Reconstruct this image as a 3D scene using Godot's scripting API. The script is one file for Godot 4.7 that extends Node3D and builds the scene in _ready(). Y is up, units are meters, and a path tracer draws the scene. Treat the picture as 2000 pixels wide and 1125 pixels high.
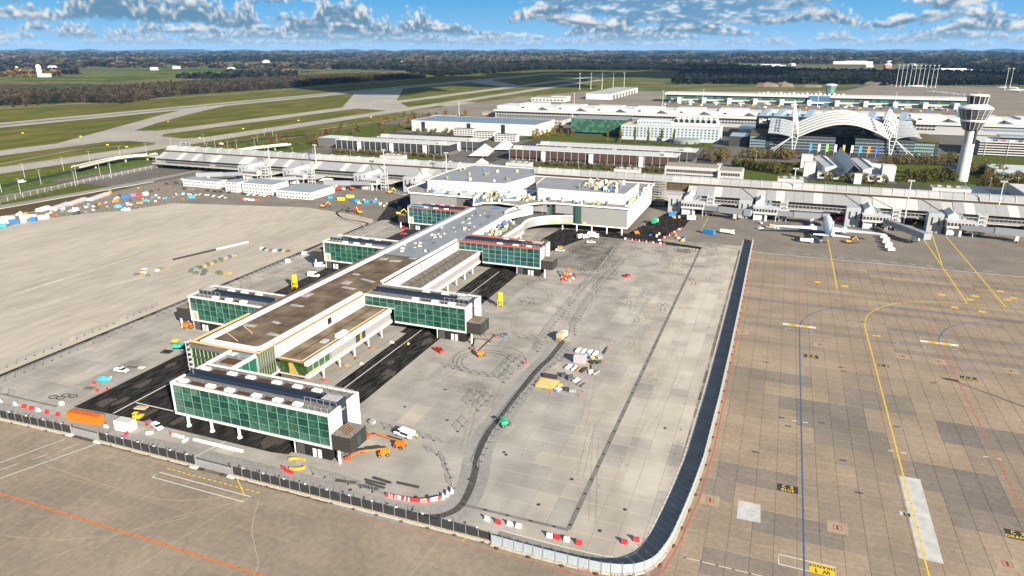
extends Node3D

const SUN_AZ := 0.9100          # radians from +X towards +Z: the sun stands behind the right shoulder
var rng := RandomNumberGenerator.new()
var mats := {}
var texs := {}
var base_of := {}

# ---------- mesh builder: collects triangles, flat shaded ----------
class MB:
	var v := PackedVector3Array()
	var c := PackedColorArray()
	var xf := Transform3D()
	var tint := Color.WHITE
	var colored := false
	var moved := false
	func at(p: Vector3, yaw := 0.0) -> MB:
		xf = Transform3D(Basis(Vector3.UP, yaw), p)
		moved = true
		return self
	func home() -> MB:
		xf = Transform3D()
		moved = false
		return self
	func tri(a: Vector3, b: Vector3, d: Vector3) -> void:
		if moved:
			v.append(xf * a); v.append(xf * b); v.append(xf * d)
		else:
			v.append(a); v.append(b); v.append(d)
		if colored:
			c.append(tint); c.append(tint); c.append(tint)
	func quad(a: Vector3, b: Vector3, d: Vector3, e: Vector3) -> void:
		tri(a, b, d)
		tri(a, d, e)
	func box(x0: float, y0: float, z0: float, x1: float, y1: float, z1: float) -> MB:
		var a := Vector3(x0, y1, z0); var b := Vector3(x1, y1, z0); var d := Vector3(x1, y1, z1); var e := Vector3(x0, y1, z1)
		var f := Vector3(x0, y0, z0); var g := Vector3(x1, y0, z0); var h := Vector3(x1, y0, z1); var i := Vector3(x0, y0, z1)
		quad(a, b, d, e); quad(e, d, h, i); quad(b, a, f, g); quad(d, b, g, h); quad(a, e, i, f); quad(i, h, g, f)
		return self
	func slab(x0: float, y0: float, z0: float, x1: float, y1: float, z1: float, b := 0.1) -> MB:   # a box with a chamfered upper rim
		var lo := PackedVector2Array([Vector2(x0, z0), Vector2(x1, z0), Vector2(x1, z1), Vector2(x0, z1)])
		var t := [Vector3(x0 + b, y1, z0 + b), Vector3(x1 - b, y1, z0 + b), Vector3(x1 - b, y1, z1 - b), Vector3(x0 + b, y1, z1 - b)]
		quad(t[0], t[1], t[2], t[3])
		for k in 4:
			var p := lo[k]; var q := lo[(k + 1) % 4]
			var pm := Vector3(p.x, y1 - b, p.y); var qm := Vector3(q.x, y1 - b, q.y)
			quad(t[(k + 1) % 4], t[k], pm, qm)
			quad(qm, pm, Vector3(p.x, y0, p.y), Vector3(q.x, y0, q.y))
		return self
	func cbox(x: float, y: float, z: float, sx: float, sy: float, sz: float) -> MB:   # centred in x and z, standing on y
		return box(x - sx / 2, y, z - sz / 2, x + sx / 2, y + sy, z + sz / 2)
	func bar(p: Vector3, q: Vector3, w: float, w2 := 0.0) -> MB:
		var d := (q - p).normalized()
		var s := d.cross(Vector3.UP)
		s = Vector3.RIGHT if s.length() < 0.01 else s.normalized()
		var u := s.cross(d).normalized()
		s *= w / 2
		u *= (w2 if w2 > 0 else w) / 2
		var k := [s + u, s - u, -s - u, -s + u]
		for i in 4:
			quad(p + k[i], q + k[i], q + k[(i + 1) % 4], p + k[(i + 1) % 4])
		quad(p + k[3], p + k[2], p + k[1], p + k[0])
		quad(q + k[0], q + k[1], q + k[2], q + k[3])
		return self
	func tube(p: Vector3, q: Vector3, r0: float, r1: float, n := 8, caps := true) -> MB:
		var d := (q - p).normalized()
		var s := d.cross(Vector3.UP)
		s = Vector3.RIGHT if s.length() < 0.01 else s.normalized()
		var u := s.cross(d).normalized()
		for i in n:
			var a0 := TAU * i / n; var a1 := TAU * (i + 1) / n
			var k0 := s * cos(a0) + u * sin(a0); var k1 := s * cos(a1) + u * sin(a1)
			quad(p + k1 * r0, q + k1 * r1, q + k0 * r1, p + k0 * r0)
			if caps:
				tri(p, p + k1 * r0, p + k0 * r0)
				tri(q, q + k0 * r1, q + k1 * r1)
		return self
	func lathe(at_: Vector3, prof: Array, n := 16) -> MB:      # prof: [radius, height] from below upwards
		for j in prof.size() - 1:
			for i in n:
				var a0 := TAU * i / n; var a1 := TAU * (i + 1) / n
				var k0 := Vector3(cos(a0), 0, sin(a0)); var k1 := Vector3(cos(a1), 0, sin(a1))
				var y0 := Vector3(0, prof[j][1], 0) + at_; var y1 := Vector3(0, prof[j + 1][1], 0) + at_
				quad(y1 + k0 * prof[j + 1][0], y1 + k1 * prof[j + 1][0], y0 + k1 * prof[j][0], y0 + k0 * prof[j][0])
		return self
	func sheet(poly: PackedVector2Array, y: float) -> MB:
		var ix := Geometry2D.triangulate_polygon(poly)
		for k in range(0, ix.size(), 3):
			var a := poly[ix[k]]; var b := poly[ix[k + 1]]; var d := poly[ix[k + 2]]
			if (b - a).cross(d - a) < 0:
				var t := b; b = d; d = t
			tri(Vector3(a.x, y, a.y), Vector3(b.x, y, b.y), Vector3(d.x, y, d.y))
		return self
	func prism(poly: PackedVector2Array, y0: float, y1: float) -> MB:   # plan outline, upright
		sheet(poly, y1)
		var cw := Geometry2D.is_polygon_clockwise(poly)
		for k in poly.size():
			var a := poly[k]; var b := poly[(k + 1) % poly.size()]
			if cw:
				var t := a; a = b; b = t
			quad(Vector3(b.x, y1, b.y), Vector3(a.x, y1, a.y), Vector3(a.x, y0, a.y), Vector3(b.x, y0, b.y))
		return self
	func extr(poly: PackedVector2Array, z0: float, z1: float) -> MB:    # side outline in x and y, drawn out along z
		var ix := Geometry2D.triangulate_polygon(poly)
		for k in range(0, ix.size(), 3):
			var a := poly[ix[k]]; var b := poly[ix[k + 1]]; var d := poly[ix[k + 2]]
			tri(Vector3(a.x, a.y, z1), Vector3(b.x, b.y, z1), Vector3(d.x, d.y, z1))
			tri(Vector3(a.x, a.y, z0), Vector3(d.x, d.y, z0), Vector3(b.x, b.y, z0))
		for k in poly.size():
			var a := poly[k]; var b := poly[(k + 1) % poly.size()]
			quad(Vector3(a.x, a.y, z0), Vector3(b.x, b.y, z0), Vector3(b.x, b.y, z1), Vector3(a.x, a.y, z1))
		return self
	func ribbon(pts: PackedVector2Array, w: float, y: float) -> MB:     # a flat band along a line on the ground
		for k in pts.size() - 1:
			var p := pts[k]; var q := pts[k + 1]
			var n0 := (q - (pts[k - 1] if k > 0 else p)).normalized().orthogonal() * w / 2
			var n1 := ((pts[k + 2] if k < pts.size() - 2 else q) - p).normalized().orthogonal() * w / 2
			quad(Vector3(p.x - n0.x, y, p.y - n0.y), Vector3(q.x - n1.x, y, q.y - n1.y), Vector3(q.x + n1.x, y, q.y + n1.y), Vector3(p.x + n0.x, y, p.y + n0.y))
		return self
	func blob(p: Vector3, r: Vector3, seed_: int, rough := 0.25) -> MB:  # a lumpy stone, heap or bundle
		var g := RandomNumberGenerator.new()
		g.seed = seed_
		var rows := []
		for j in 5:
			var row := []
			for i in 7:
				var la := -PI / 2 + PI * j / 4.0; var lo := TAU * i / 7.0
				var k := 1.0 + g.randf_range(-rough, rough)
				row.append(p + Vector3(cos(la) * cos(lo) * r.x, sin(la) * r.y, cos(la) * sin(lo) * r.z) * k)
			rows.append(row)
		for j in 4:
			for i in 7:
				quad(rows[j + 1][i], rows[j + 1][(i + 1) % 7], rows[j][(i + 1) % 7], rows[j][i])
		return self
	func done() -> ArrayMesh:
		var m := ArrayMesh.new()
		if v.is_empty():
			return m
		var a := []
		a.resize(Mesh.ARRAY_MAX)
		a[Mesh.ARRAY_VERTEX] = v
		if colored:
			a[Mesh.ARRAY_COLOR] = c
		m.add_surface_from_arrays(Mesh.PRIMITIVE_TRIANGLES, a)
		return m

# ---------- materials ----------
func noise_tex(key: String, freq: float, lo: float, hi: float, oct := 4, size := 512, kind := FastNoiseLite.TYPE_SIMPLEX_SMOOTH) -> Texture2D:
	if texs.has(key):
		return texs[key]
	var n := FastNoiseLite.new()
	n.seed = key.hash() % 10000
	n.noise_type = kind
	n.frequency = freq
	n.fractal_octaves = oct
	var t := NoiseTexture2D.new()
	t.width = size
	t.height = size
	t.seamless = true
	t.noise = n
	var g := Gradient.new()
	g.set_color(0, Color(lo, lo, lo))
	g.set_color(1, Color(hi, hi, hi))
	t.color_ramp = g
	texs[key] = t
	return t

func mt(r: float, g: float, b: float, rough := 0.8, metal := 0.0, wear := "", scale := 0.05) -> StandardMaterial3D:   # linear base colour
	var key := "%.3f %.3f %.3f %.2f %.2f %s %.3f" % [r, g, b, rough, metal, wear, scale]
	if mats.has(key):
		return mats[key]
	var m := StandardMaterial3D.new()
	m.albedo_color = Color(r, g, b).linear_to_srgb()
	m.roughness = rough
	m.metallic = metal
	if rough >= 0.85: m.specular_mode = BaseMaterial3D.SPECULAR_DISABLED      # dusty, open-pored stuff does not shine
	if wear:
		m.albedo_texture = wear_tex(wear)
		m.uv1_triplanar = true
		m.uv1_world_triplanar = true
		m.uv1_scale = Vector3.ONE * scale
		if wear == "ground":
			m.detail_enabled = true
			m.detail_blend_mode = BaseMaterial3D.BLEND_MODE_MUL
			m.detail_albedo = wear_tex("blotch")
			m.detail_uv_layer = BaseMaterial3D.DETAIL_UV_2
			m.uv2_triplanar = true
			m.uv2_world_triplanar = true
			m.uv2_scale = Vector3.ONE * scale * 0.13
	mats[key] = m
	return m

func wear_tex(kind: String) -> Texture2D:
	match kind:
		"ground": return noise_tex("ground", 0.02, 0.88, 1.0, 5)
		"blotch": return noise_tex("blotch", 0.012, 0.88, 1.0, 5)
		"grass": return noise_tex("grass", 0.015, 0.62, 1.0, 6)
		"dirt": return noise_tex("dirt", 0.010, 0.62, 1.0, 5)
		"paint": return noise_tex("paint", 0.02, 0.86, 1.0, 4, 256)
	return noise_tex("leaf", 0.05, 0.6, 1.0, 3, 256)

func two_tone(key: String, freq: float, a: Color, b: Color, scale: Vector3) -> StandardMaterial3D:   # ground that changes between two covers
	var t: NoiseTexture2D = noise_tex(key, freq, 0.0, 1.0, 6)
	var g := Gradient.new()
	g.set_color(0, a.linear_to_srgb())
	g.set_color(1, b.linear_to_srgb())
	t.color_ramp = g
	var m: StandardMaterial3D = mt(0.99, 0.99, 0.99, 1.0, 0.0, "ground", scale.x).duplicate()
	m.albedo_color = Color.WHITE
	m.albedo_texture = t
	m.uv1_scale = scale
	return m

func vmat(key: String, rough := 0.85, wear := "ground", scale := 0.05) -> StandardMaterial3D:   # takes its colour from the vertices
	if mats.has(key):
		return mats[key]
	var m: StandardMaterial3D = mt(0.999, 0.999, 0.999, rough, 0.0, wear, scale).duplicate()
	m.albedo_color = Color.WHITE
	m.vertex_color_use_as_albedo = true
	mats[key] = m
	return m

func glass(r: float, g: float, b: float, a := 0.5, rough := 0.27) -> StandardMaterial3D:
	var key := "glass %.3f %.3f %.3f %.2f %.2f" % [r, g, b, a, rough]
	if mats.has(key):
		return mats[key]
	var m := StandardMaterial3D.new()
	var c := Color(r, g, b).linear_to_srgb()
	m.albedo_color = Color(c.r, c.g, c.b, a)
	m.transparency = BaseMaterial3D.TRANSPARENCY_ALPHA
	m.roughness = rough
	mats[key] = m
	return m

# ---------- nodes ----------
func tag(o: Node3D, label := "", category := "", group := "", kind := "") -> Node3D:
	if label: o.set_meta("label", label)
	if category: o.set_meta("category", category)
	if group: o.set_meta("group", group)
	if kind: o.set_meta("kind", kind)
	return o

func thing(called: String, label: String, category: String, at := Vector3.ZERO, yaw := 0.0, group := "") -> Node3D:
	var o := Node3D.new()
	o.name = called
	add_child(o, true)
	o.position = at
	o.rotation.y = yaw
	base_of[o] = at
	return tag(o, label, category, group)

func put(called: String, mesh: Mesh, m: Material, parent: Node3D = self) -> MeshInstance3D:
	var o := MeshInstance3D.new()
	o.name = called
	o.mesh = mesh
	o.material_override = m
	parent.add_child(o, true)
	return o

func part(called: String, b: MB, m: Material, parent: Node3D) -> MeshInstance3D:   # b is built round the thing's own base
	return put(called, b.done(), m, parent)

func wpart(called: String, b: MB, m: Material, parent: Node3D) -> MeshInstance3D:  # b is built in scene coordinates; parent is a thing that is not turned
	var o := put(called, b.done(), m, parent)
	var p: Node = parent
	while p != null and not base_of.has(p):
		p = p.get_parent()
	o.position = -base_of[p] if p == parent else Vector3.ZERO
	return o

func solo(called: String, b: MB, m: Material, label: String, category: String, at := Vector3.ZERO, yaw := 0.0, group := "") -> MeshInstance3D:
	var o := put(called, b.done(), m)
	o.position = at
	o.rotation.y = yaw
	tag(o, label, category, group)
	return o

func struct(called: String, b: MB, m: Material, parent: Node3D = self) -> MeshInstance3D:
	var o := put(called, b.done(), m, parent)
	if parent == self:
		o.set_meta("kind", "structure")
	return o

func dup(o: Node3D, called: String, at: Vector3, yaw := 0.0, label := "", group := "") -> Node3D:
	var r: Node3D = o.duplicate()
	r.name = called
	add_child(r, true)
	r.position = at
	r.rotation.y = yaw
	if label: r.set_meta("label", label)
	if group: r.set_meta("group", group)
	return r

func P(a: Array) -> PackedVector2Array:    # [x, z, x, z, ...] in metres
	var r := PackedVector2Array()
	for k in range(0, a.size(), 2):
		r.append(Vector2(a[k], a[k + 1]))
	return r

func curve(a: Array, steps := 6) -> PackedVector2Array:   # the same, rounded through its points
	var p := P(a)
	var r := PackedVector2Array()
	for k in p.size() - 1:
		for s in steps:
			r.append(p[k].cubic_interpolate(p[k + 1], p[maxi(k - 1, 0)], p[mini(k + 2, p.size() - 1)], float(s) / steps))
	r.append(p[p.size() - 1])
	return r

func V(x: float, y: float, z: float) -> Vector3:
	return Vector3(x, y, z)

func rect(x0: float, z0: float, x1: float, z1: float) -> PackedVector2Array:
	return P([x0, z0, x1, z0, x1, z1, x0, z1])

func _ready() -> void:
	rng.seed = 7
	# camera, sky, sun, exposure
	var cam := Camera3D.new()
	cam.name = "camera"
	cam.position = Vector3(0, 112, 0)
	cam.rotation = Vector3(deg_to_rad(-18.815), deg_to_rad(20.937), 0)
	cam.fov = 44.93
	cam.near = 1.0
	cam.far = 90000.0
	cam.current = true
	add_child(cam)
	var env := Environment.new()
	env.background_mode = Environment.BG_SKY
	var sm := PanoramaSkyMaterial.new()
	sm.panorama = sky_picture()
	sm.energy_multiplier = 1.0
	env.sky = Sky.new()
	env.sky.sky_material = sm
	env.tonemap_mode = Environment.TONE_MAPPER_LINEAR
	env.tonemap_exposure = 2.7
	env.sdfgi_enabled = true
	env.ssao_enabled = true
	env.ssil_enabled = true
	env.fog_enabled = true
	env.fog_density = 0.000016
	env.fog_light_color = Color(0.55, 0.74, 0.95)
	var we := WorldEnvironment.new()
	we.name = "world_environment"
	we.environment = env
	add_child(we)
	var sun := DirectionalLight3D.new()
	sun.name = "sun"
	sun.light_energy = 1.6
	sun.light_color = Color(1.0, 0.95, 0.87)
	sun.light_angular_distance = 0.5
	sun.shadow_enabled = true
	add_child(sun)
	var to_sun := Vector3(0.789 * cos(0.419), sin(0.419), 0.614 * cos(0.419))
	sun.look_at_from_position(to_sun * 100.0, Vector3.ZERO)
	ground()
	airfield()
	terminal_pier()
	terminals()
	landside()
	woods()
	fences()
	markings()
	vehicles()
	site_things()
	yard()
	tower_masts()

# ---------- the sky: air and clouds ----------
func sky_picture() -> Texture2D:
	var w := 4096
	var h := 2048
	var n1 := FastNoiseLite.new()
	n1.seed = 11
	n1.frequency = 1.0
	n1.fractal_octaves = 4
	n1.fractal_gain = 0.6
	var n2 := FastNoiseLite.new()
	n2.seed = 27
	n2.frequency = 1.0
	n2.fractal_octaves = 2
	# the higher sky, coarse; then the band above the horizon, fine
	var im := Image.create_empty(512, 256, false, Image.FORMAT_RGBF)
	for y in 256:
		for x in 512:
			im.set_pixel(x, y, air(180.0 * (0.5 - (y + 0.5) / 256.0), TAU * (x + 0.5) / 512.0, n1, n2))
	im.resize(w, h, Image.INTERPOLATE_CUBIC)
	for y in range(int(h * (0.5 - 5.0 / 180.0)), h / 2 + 2):
		for x in w:
			im.set_pixel(x, y, air(180.0 * (0.5 - (y + 0.5) / h), TAU * (x + 0.5) / w, n1, n2))
	return ImageTexture.create_from_image(im)

func air(deg: float, az: float, n1: FastNoiseLite, n2: FastNoiseLite) -> Color:
	if deg < 0.0:
		return Color(0.13, 0.135, 0.12)
	if az > PI: az -= TAU
	var out := Color(0.150, 0.250, 0.35).lerp(Color(0.045, 0.165, 0.30), pow(clampf(deg / 3.6, 0.0, 1.0), 0.7)).lerp(Color(0.085, 0.135, 0.215), smoothstep(4.0, 26.0, deg))
	# rows of cumulus one behind the other: each has a flat dark foot and a billowing sunlit head
	var fade := 1.0
	for k in 12:
		var foot: float = 0.30 * pow(1.58, k) * (1.0 + 0.32 * n2.get_noise_2d(az * 7.0 + k * 31.0, k * 5.0))
		if deg < foot - 0.3 * foot or deg > foot * 3.2 + 0.5: continue
		var tall := 0.30 + foot * 0.80
		var s := 1.0 / (foot + 0.25)
		var mass := n2.get_noise_2d(az * 7.5 * s + k * 7.7, k * 17.3)
		var clear := smoothstep(-0.02, 0.16, az + 0.06) * 0.22 + smoothstep(0.09, 0.0, absf(az + 0.385)) * smoothstep(1.2, 2.2, deg) * 0.5     # the open blue right of the middle
		var heap := clampf(0.60 + 1.7 * mass - clear + 0.15 * smoothstep(-0.45, -0.7, az), 0.0, 1.6)
		if heap < 0.05: continue
		var puff := absf(n1.get_noise_2d(az * 62.0 * s, k * 9.1 + deg * 1.6 * s)) * 1.5
		var edge := n1.get_noise_2d(az * 190.0 * s, deg * 4.2 * s + k * 3.0)
		var top := tall * heap * (0.40 + 0.85 * puff)
		var v := (deg - foot + edge * 0.16 * tall) / maxf(top, 0.02)
		var a := smoothstep(-0.10, 0.06, v) * smoothstep(1.16, 0.84, v)
		if a <= 0.0: continue
		var bill := n1.get_noise_2d(az * 95.0 * s + 5.0, deg * 2.6 * s + k * 5.0)
		var lit := smoothstep(0.12, 0.95, v * 0.70 + bill * 0.95 + 0.20 - 0.16 * heap)
		var c := Color(0.048, 0.105, 0.160).lerp(Color(0.335, 0.332, 0.325), lit)
		c = c.lerp(Color(0.175, 0.255, 0.335), clampf(0.85 - deg * 0.55, 0.0, 0.8))
		out = out.lerp(c, a)
	# the broad dark base of a nearer cloud, right of the middle
	var m := smoothstep(-0.375, -0.33, az) * smoothstep(0.06, -0.06, az)
	var low := 3.55 - 1.7 * smoothstep(-0.36, -0.16, az) + 0.9 * smoothstep(-0.08, 0.05, az) + n1.get_noise_2d(az * 26.0, 3.0) * 0.5
	m *= smoothstep(low - 0.12, low + 0.22, deg + n1.get_noise_2d(az * 60.0, deg * 4.0) * 0.16) * smoothstep(9.0, 6.0, deg)
	if m > 0.0:
		var st := n1.get_noise_2d(az * 22.0, deg * 1.6 + 40.0) + 0.6 * n1.get_noise_2d(az * 70.0, deg * 5.0 + 9.0)
		out = out.lerp(Color(0.055, 0.125, 0.20).lerp(Color(0.31, 0.34, 0.37), smoothstep(-0.05, 0.75, st)), m * 0.95)
	return out

# ---------- ground ----------
func hash2(a: int, b: int, s := 0) -> float:
	var k := (a * 73856093) ^ (b * 19349663) ^ (s * 83492791)
	k = (k ^ (k >> 13)) * 1274126177
	return float((k ^ (k >> 16)) & 0xffff) / 65535.0

func slab_field(root: MeshInstance3D, rects: Array, x0: float, z0: float, sx: float, sz: float, tones: Array, pick: Callable, cap := 300) -> void:
	var cells := []
	for r in rects:
		for ix in range(int(floor((r[0] - x0) / sx)), int(ceil((r[2] - x0) / sx))):
			for iz in range(int(floor((r[1] - z0) / sz)), int(ceil((r[3] - z0) / sz))):
				var cx := x0 + (ix + 0.5) * sx; var cz := z0 + (iz + 0.5) * sz
				if cx > r[0] and cx < r[2] and cz > r[1] and cz < r[3]:
					var seen := absf(cx + 0.38 * cz + 10.0) < -cz * 0.9 and cz < -104.0 + 0.22 * absf(cx + 40.0)
					cells.append([cx * cx + cz * cz + (0.0 if seen else 1e7), cx, cz, pick.call(ix, iz)])
	cells.sort_custom(func(a, b): return a[0] < b[0])
	var one := MB.new()
	one.slab(-sx / 2 + 0.03, -0.3, -sz / 2 + 0.03, sx / 2 - 0.03, 0.0, sz / 2 - 0.03, 0.035)
	var mesh := one.done()
	var rest := []
	for t in tones: rest.append(MB.new())
	for k in cells.size():
		var q = cells[k]
		if k < cap:
			var o := put("concrete_slab", mesh, tones[q[3]], root)
			o.position = Vector3(q[1], 0, q[2])
		else:
			rest[q[3]].slab(q[1] - sx / 2 + 0.03, -0.3, q[2] - sz / 2 + 0.03, q[1] + sx / 2 - 0.03, 0.0, q[2] + sz / 2 - 0.03, 0.035)
	var all := ArrayMesh.new()
	var n := 0
	for k in tones.size():
		if rest[k].v.size():
			var a := []
			a.resize(Mesh.ARRAY_MAX)
			a[Mesh.ARRAY_VERTEX] = rest[k].v
			all.add_surface_from_arrays(Mesh.PRIMITIVE_TRIANGLES, a)
			all.surface_set_material(n, tones[k])
			n += 1
	var o := MeshInstance3D.new()
	o.name = "farther_slabs"
	o.mesh = all
	o.set_meta("kind", "stuff")
	root.add_child(o, true)

func tyre_picture() -> Texture2D:      # rubber, water and cement marks on the new concrete, 295 m by 330 m
	var s := 2048
	var n := FastNoiseLite.new()
	n.seed = 5
	n.frequency = 0.008
	n.fractal_octaves = 5
	var im := n.get_seamless_image(s, s)
	im.convert(Image.FORMAT_RGB8)
	var n2 := FastNoiseLite.new()
	n2.seed = 9
	n2.frequency = 0.05
	# turn the noise into a pale mottling
	var bytes := im.get_data()
	for i in range(0, bytes.size(), 3):
		var k := 205 + (bytes[i] * 50) / 255
		bytes[i] = k
		bytes[i + 1] = k - 1
		bytes[i + 2] = k - 3
	im = Image.create_from_data(s, s, false, Image.FORMAT_RGB8, bytes)
	var g := RandomNumberGenerator.new()
	g.seed = 31
	# lighter and darker pours
	for p in [[-61, -258, -52, -300, 14], [-30, -170, -16, -420, 10], [-44, -177, -34, -165, 20], [-51, -168, -30, -163, 22], [-95, -250, -72, -330, 8], [-38, -230, -20, -320, 9], [-142, -150, -84, -232, -24], [-112, -160, -86, -232, -14], [-140, -255, -112, -300, -18], [-205, -330, -190, -160, -14], [-240, -330, -205, -170, -12], [-51, -177, -43, -168, -44], [-120, -143, -84, -129, -16], [-84, -162, -74, -420, -8], [-25, -160, -20, -155, 12]]:
		tint_rect(im, p)
	# turning circles and tracks
	for k in 210:
		var c := Vector2(g.randf_range(-140, -25), g.randf_range(-330, -132))
		if k < 70: c = Vector2(g.randf_range(-72, -24), g.randf_range(-172, -134))
		elif k < 110: c = Vector2(g.randf_range(-112, -85), g.randf_range(-215, -150))
		var r := g.randf_range(3.5, 16.0)
		var a0 := g.randf() * TAU
		var sweep := g.randf_range(0.6, 4.0)
		var dark := g.randf_range(0.08, 0.26)
		for w in [0.0, 1.9]:
			track(im, c, r + w, a0, sweep, dark, 0.3)
	for k in 46:
		var a := Vector2(g.randf_range(-110, -20), g.randf_range(-400, -130))
		var b := a + Vector2(g.randf_range(-14, 14), g.randf_range(-60, 60))
		for w in [0.0, 1.8]:
			line(im, a + Vector2(w, 0), b + Vector2(w, 0), g.randf_range(0.03, 0.08), 0.35)
	for k in 60:
		var a := Vector2(g.randf_range(-252, -190), g.randf_range(-340, -135))
		line(im, a, a + Vector2(g.randf_range(-20, 20), g.randf_range(-50, 50)), g.randf_range(0.04, 0.12), 0.5)
	for r in [[-96.5, -186.5, 4.6], [-96.5, -186.5, 6.3], [-97.5, -192, 8.5], [-97.5, -192, 10.2], [-104, -262, 7], [-104, -262, 8.6], [-96, -358, 9], [-96, -358, 10.8], [-95, -356, 14], [-36, -192, 9.0], [-36, -192, 11.0]]:
		track(im, Vector2(r[0], r[1]), r[2], 0.3, 5.2, 0.3, 0.32)
	for k in 110:      # broad smudges
		var c := px(Vector2(g.randf_range(-250, -18), g.randf_range(-420, -132)))
		var r := Vector2(g.randf_range(10, 60), g.randf_range(14, 90))
		var dk := g.randf_range(-0.07, 0.11)
		for y in range(int(c.y - r.y), int(c.y + r.y)):
			for x in range(int(c.x - r.x), int(c.x + r.x)):
				var f := 1.0 - Vector2((x - c.x) / r.x, (y - c.y) / r.y).length() + n2.get_noise_2d(x, y) * 0.35
				if f > 0.0 and x >= 0 and y >= 0 and x < s and y < s:
					var q := im.get_pixel(x, y)
					var w := 1.0 - dk * minf(f * 2.0, 1.0)
					im.set_pixel(x, y, Color(q.r * w, q.g * w, q.b * w))
	for k in 500:      # small oil and cement spots
		var a := Vector2(g.randf_range(-254, -16), g.randf_range(-430, -130))
		line(im, a, a + Vector2(g.randf_range(-0.6, 0.6), g.randf_range(-0.6, 0.6)), g.randf_range(0.1, 0.35), g.randf_range(0.2, 0.5))
	return ImageTexture.create_from_image(im)

func px(p: Vector2) -> Vector2:
	return Vector2((p.x + 300.0) / 295.0, (p.y + 455.0) / 330.0) * 2048.0

func tint_rect(im: Image, p: Array) -> void:
	var a := px(Vector2(minf(p[0], p[2]), minf(p[1], p[3]))); var b := px(Vector2(maxf(p[0], p[2]), maxf(p[1], p[3])))
	for y in range(int(a.y), int(b.y)):
		for x in range(int(a.x), int(b.x)):
			var c := im.get_pixel(x, y)
			var d: float = p[4] / 255.0
			im.set_pixel(x, y, Color(c.r + d, c.g + d, c.b + d))

func dab(im: Image, p: Vector2, dark: float, w: float) -> void:
	var q := px(p)
	var r := maxi(1, int(w / 0.15))
	for y in range(int(q.y), int(q.y) + r):
		for x in range(int(q.x), int(q.x) + r):
			if x >= 0 and y >= 0 and x < 2048 and y < 2048:
				im.set_pixel(x, y, im.get_pixel(x, y).darkened(dark))

func track(im: Image, c: Vector2, r: float, a0: float, sweep: float, dark: float, w: float) -> void:
	var n := int(r * sweep / 0.2)
	for k in n:
		var a := a0 + sweep * k / n
		dab(im, c + Vector2(cos(a), sin(a)) * r, dark, w)

func line(im: Image, a: Vector2, b: Vector2, dark: float, w: float) -> void:
	var n := int(a.distance_to(b) / 0.2) + 1
	for k in n:
		dab(im, a.lerp(b, float(k) / n), dark, w)

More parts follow.
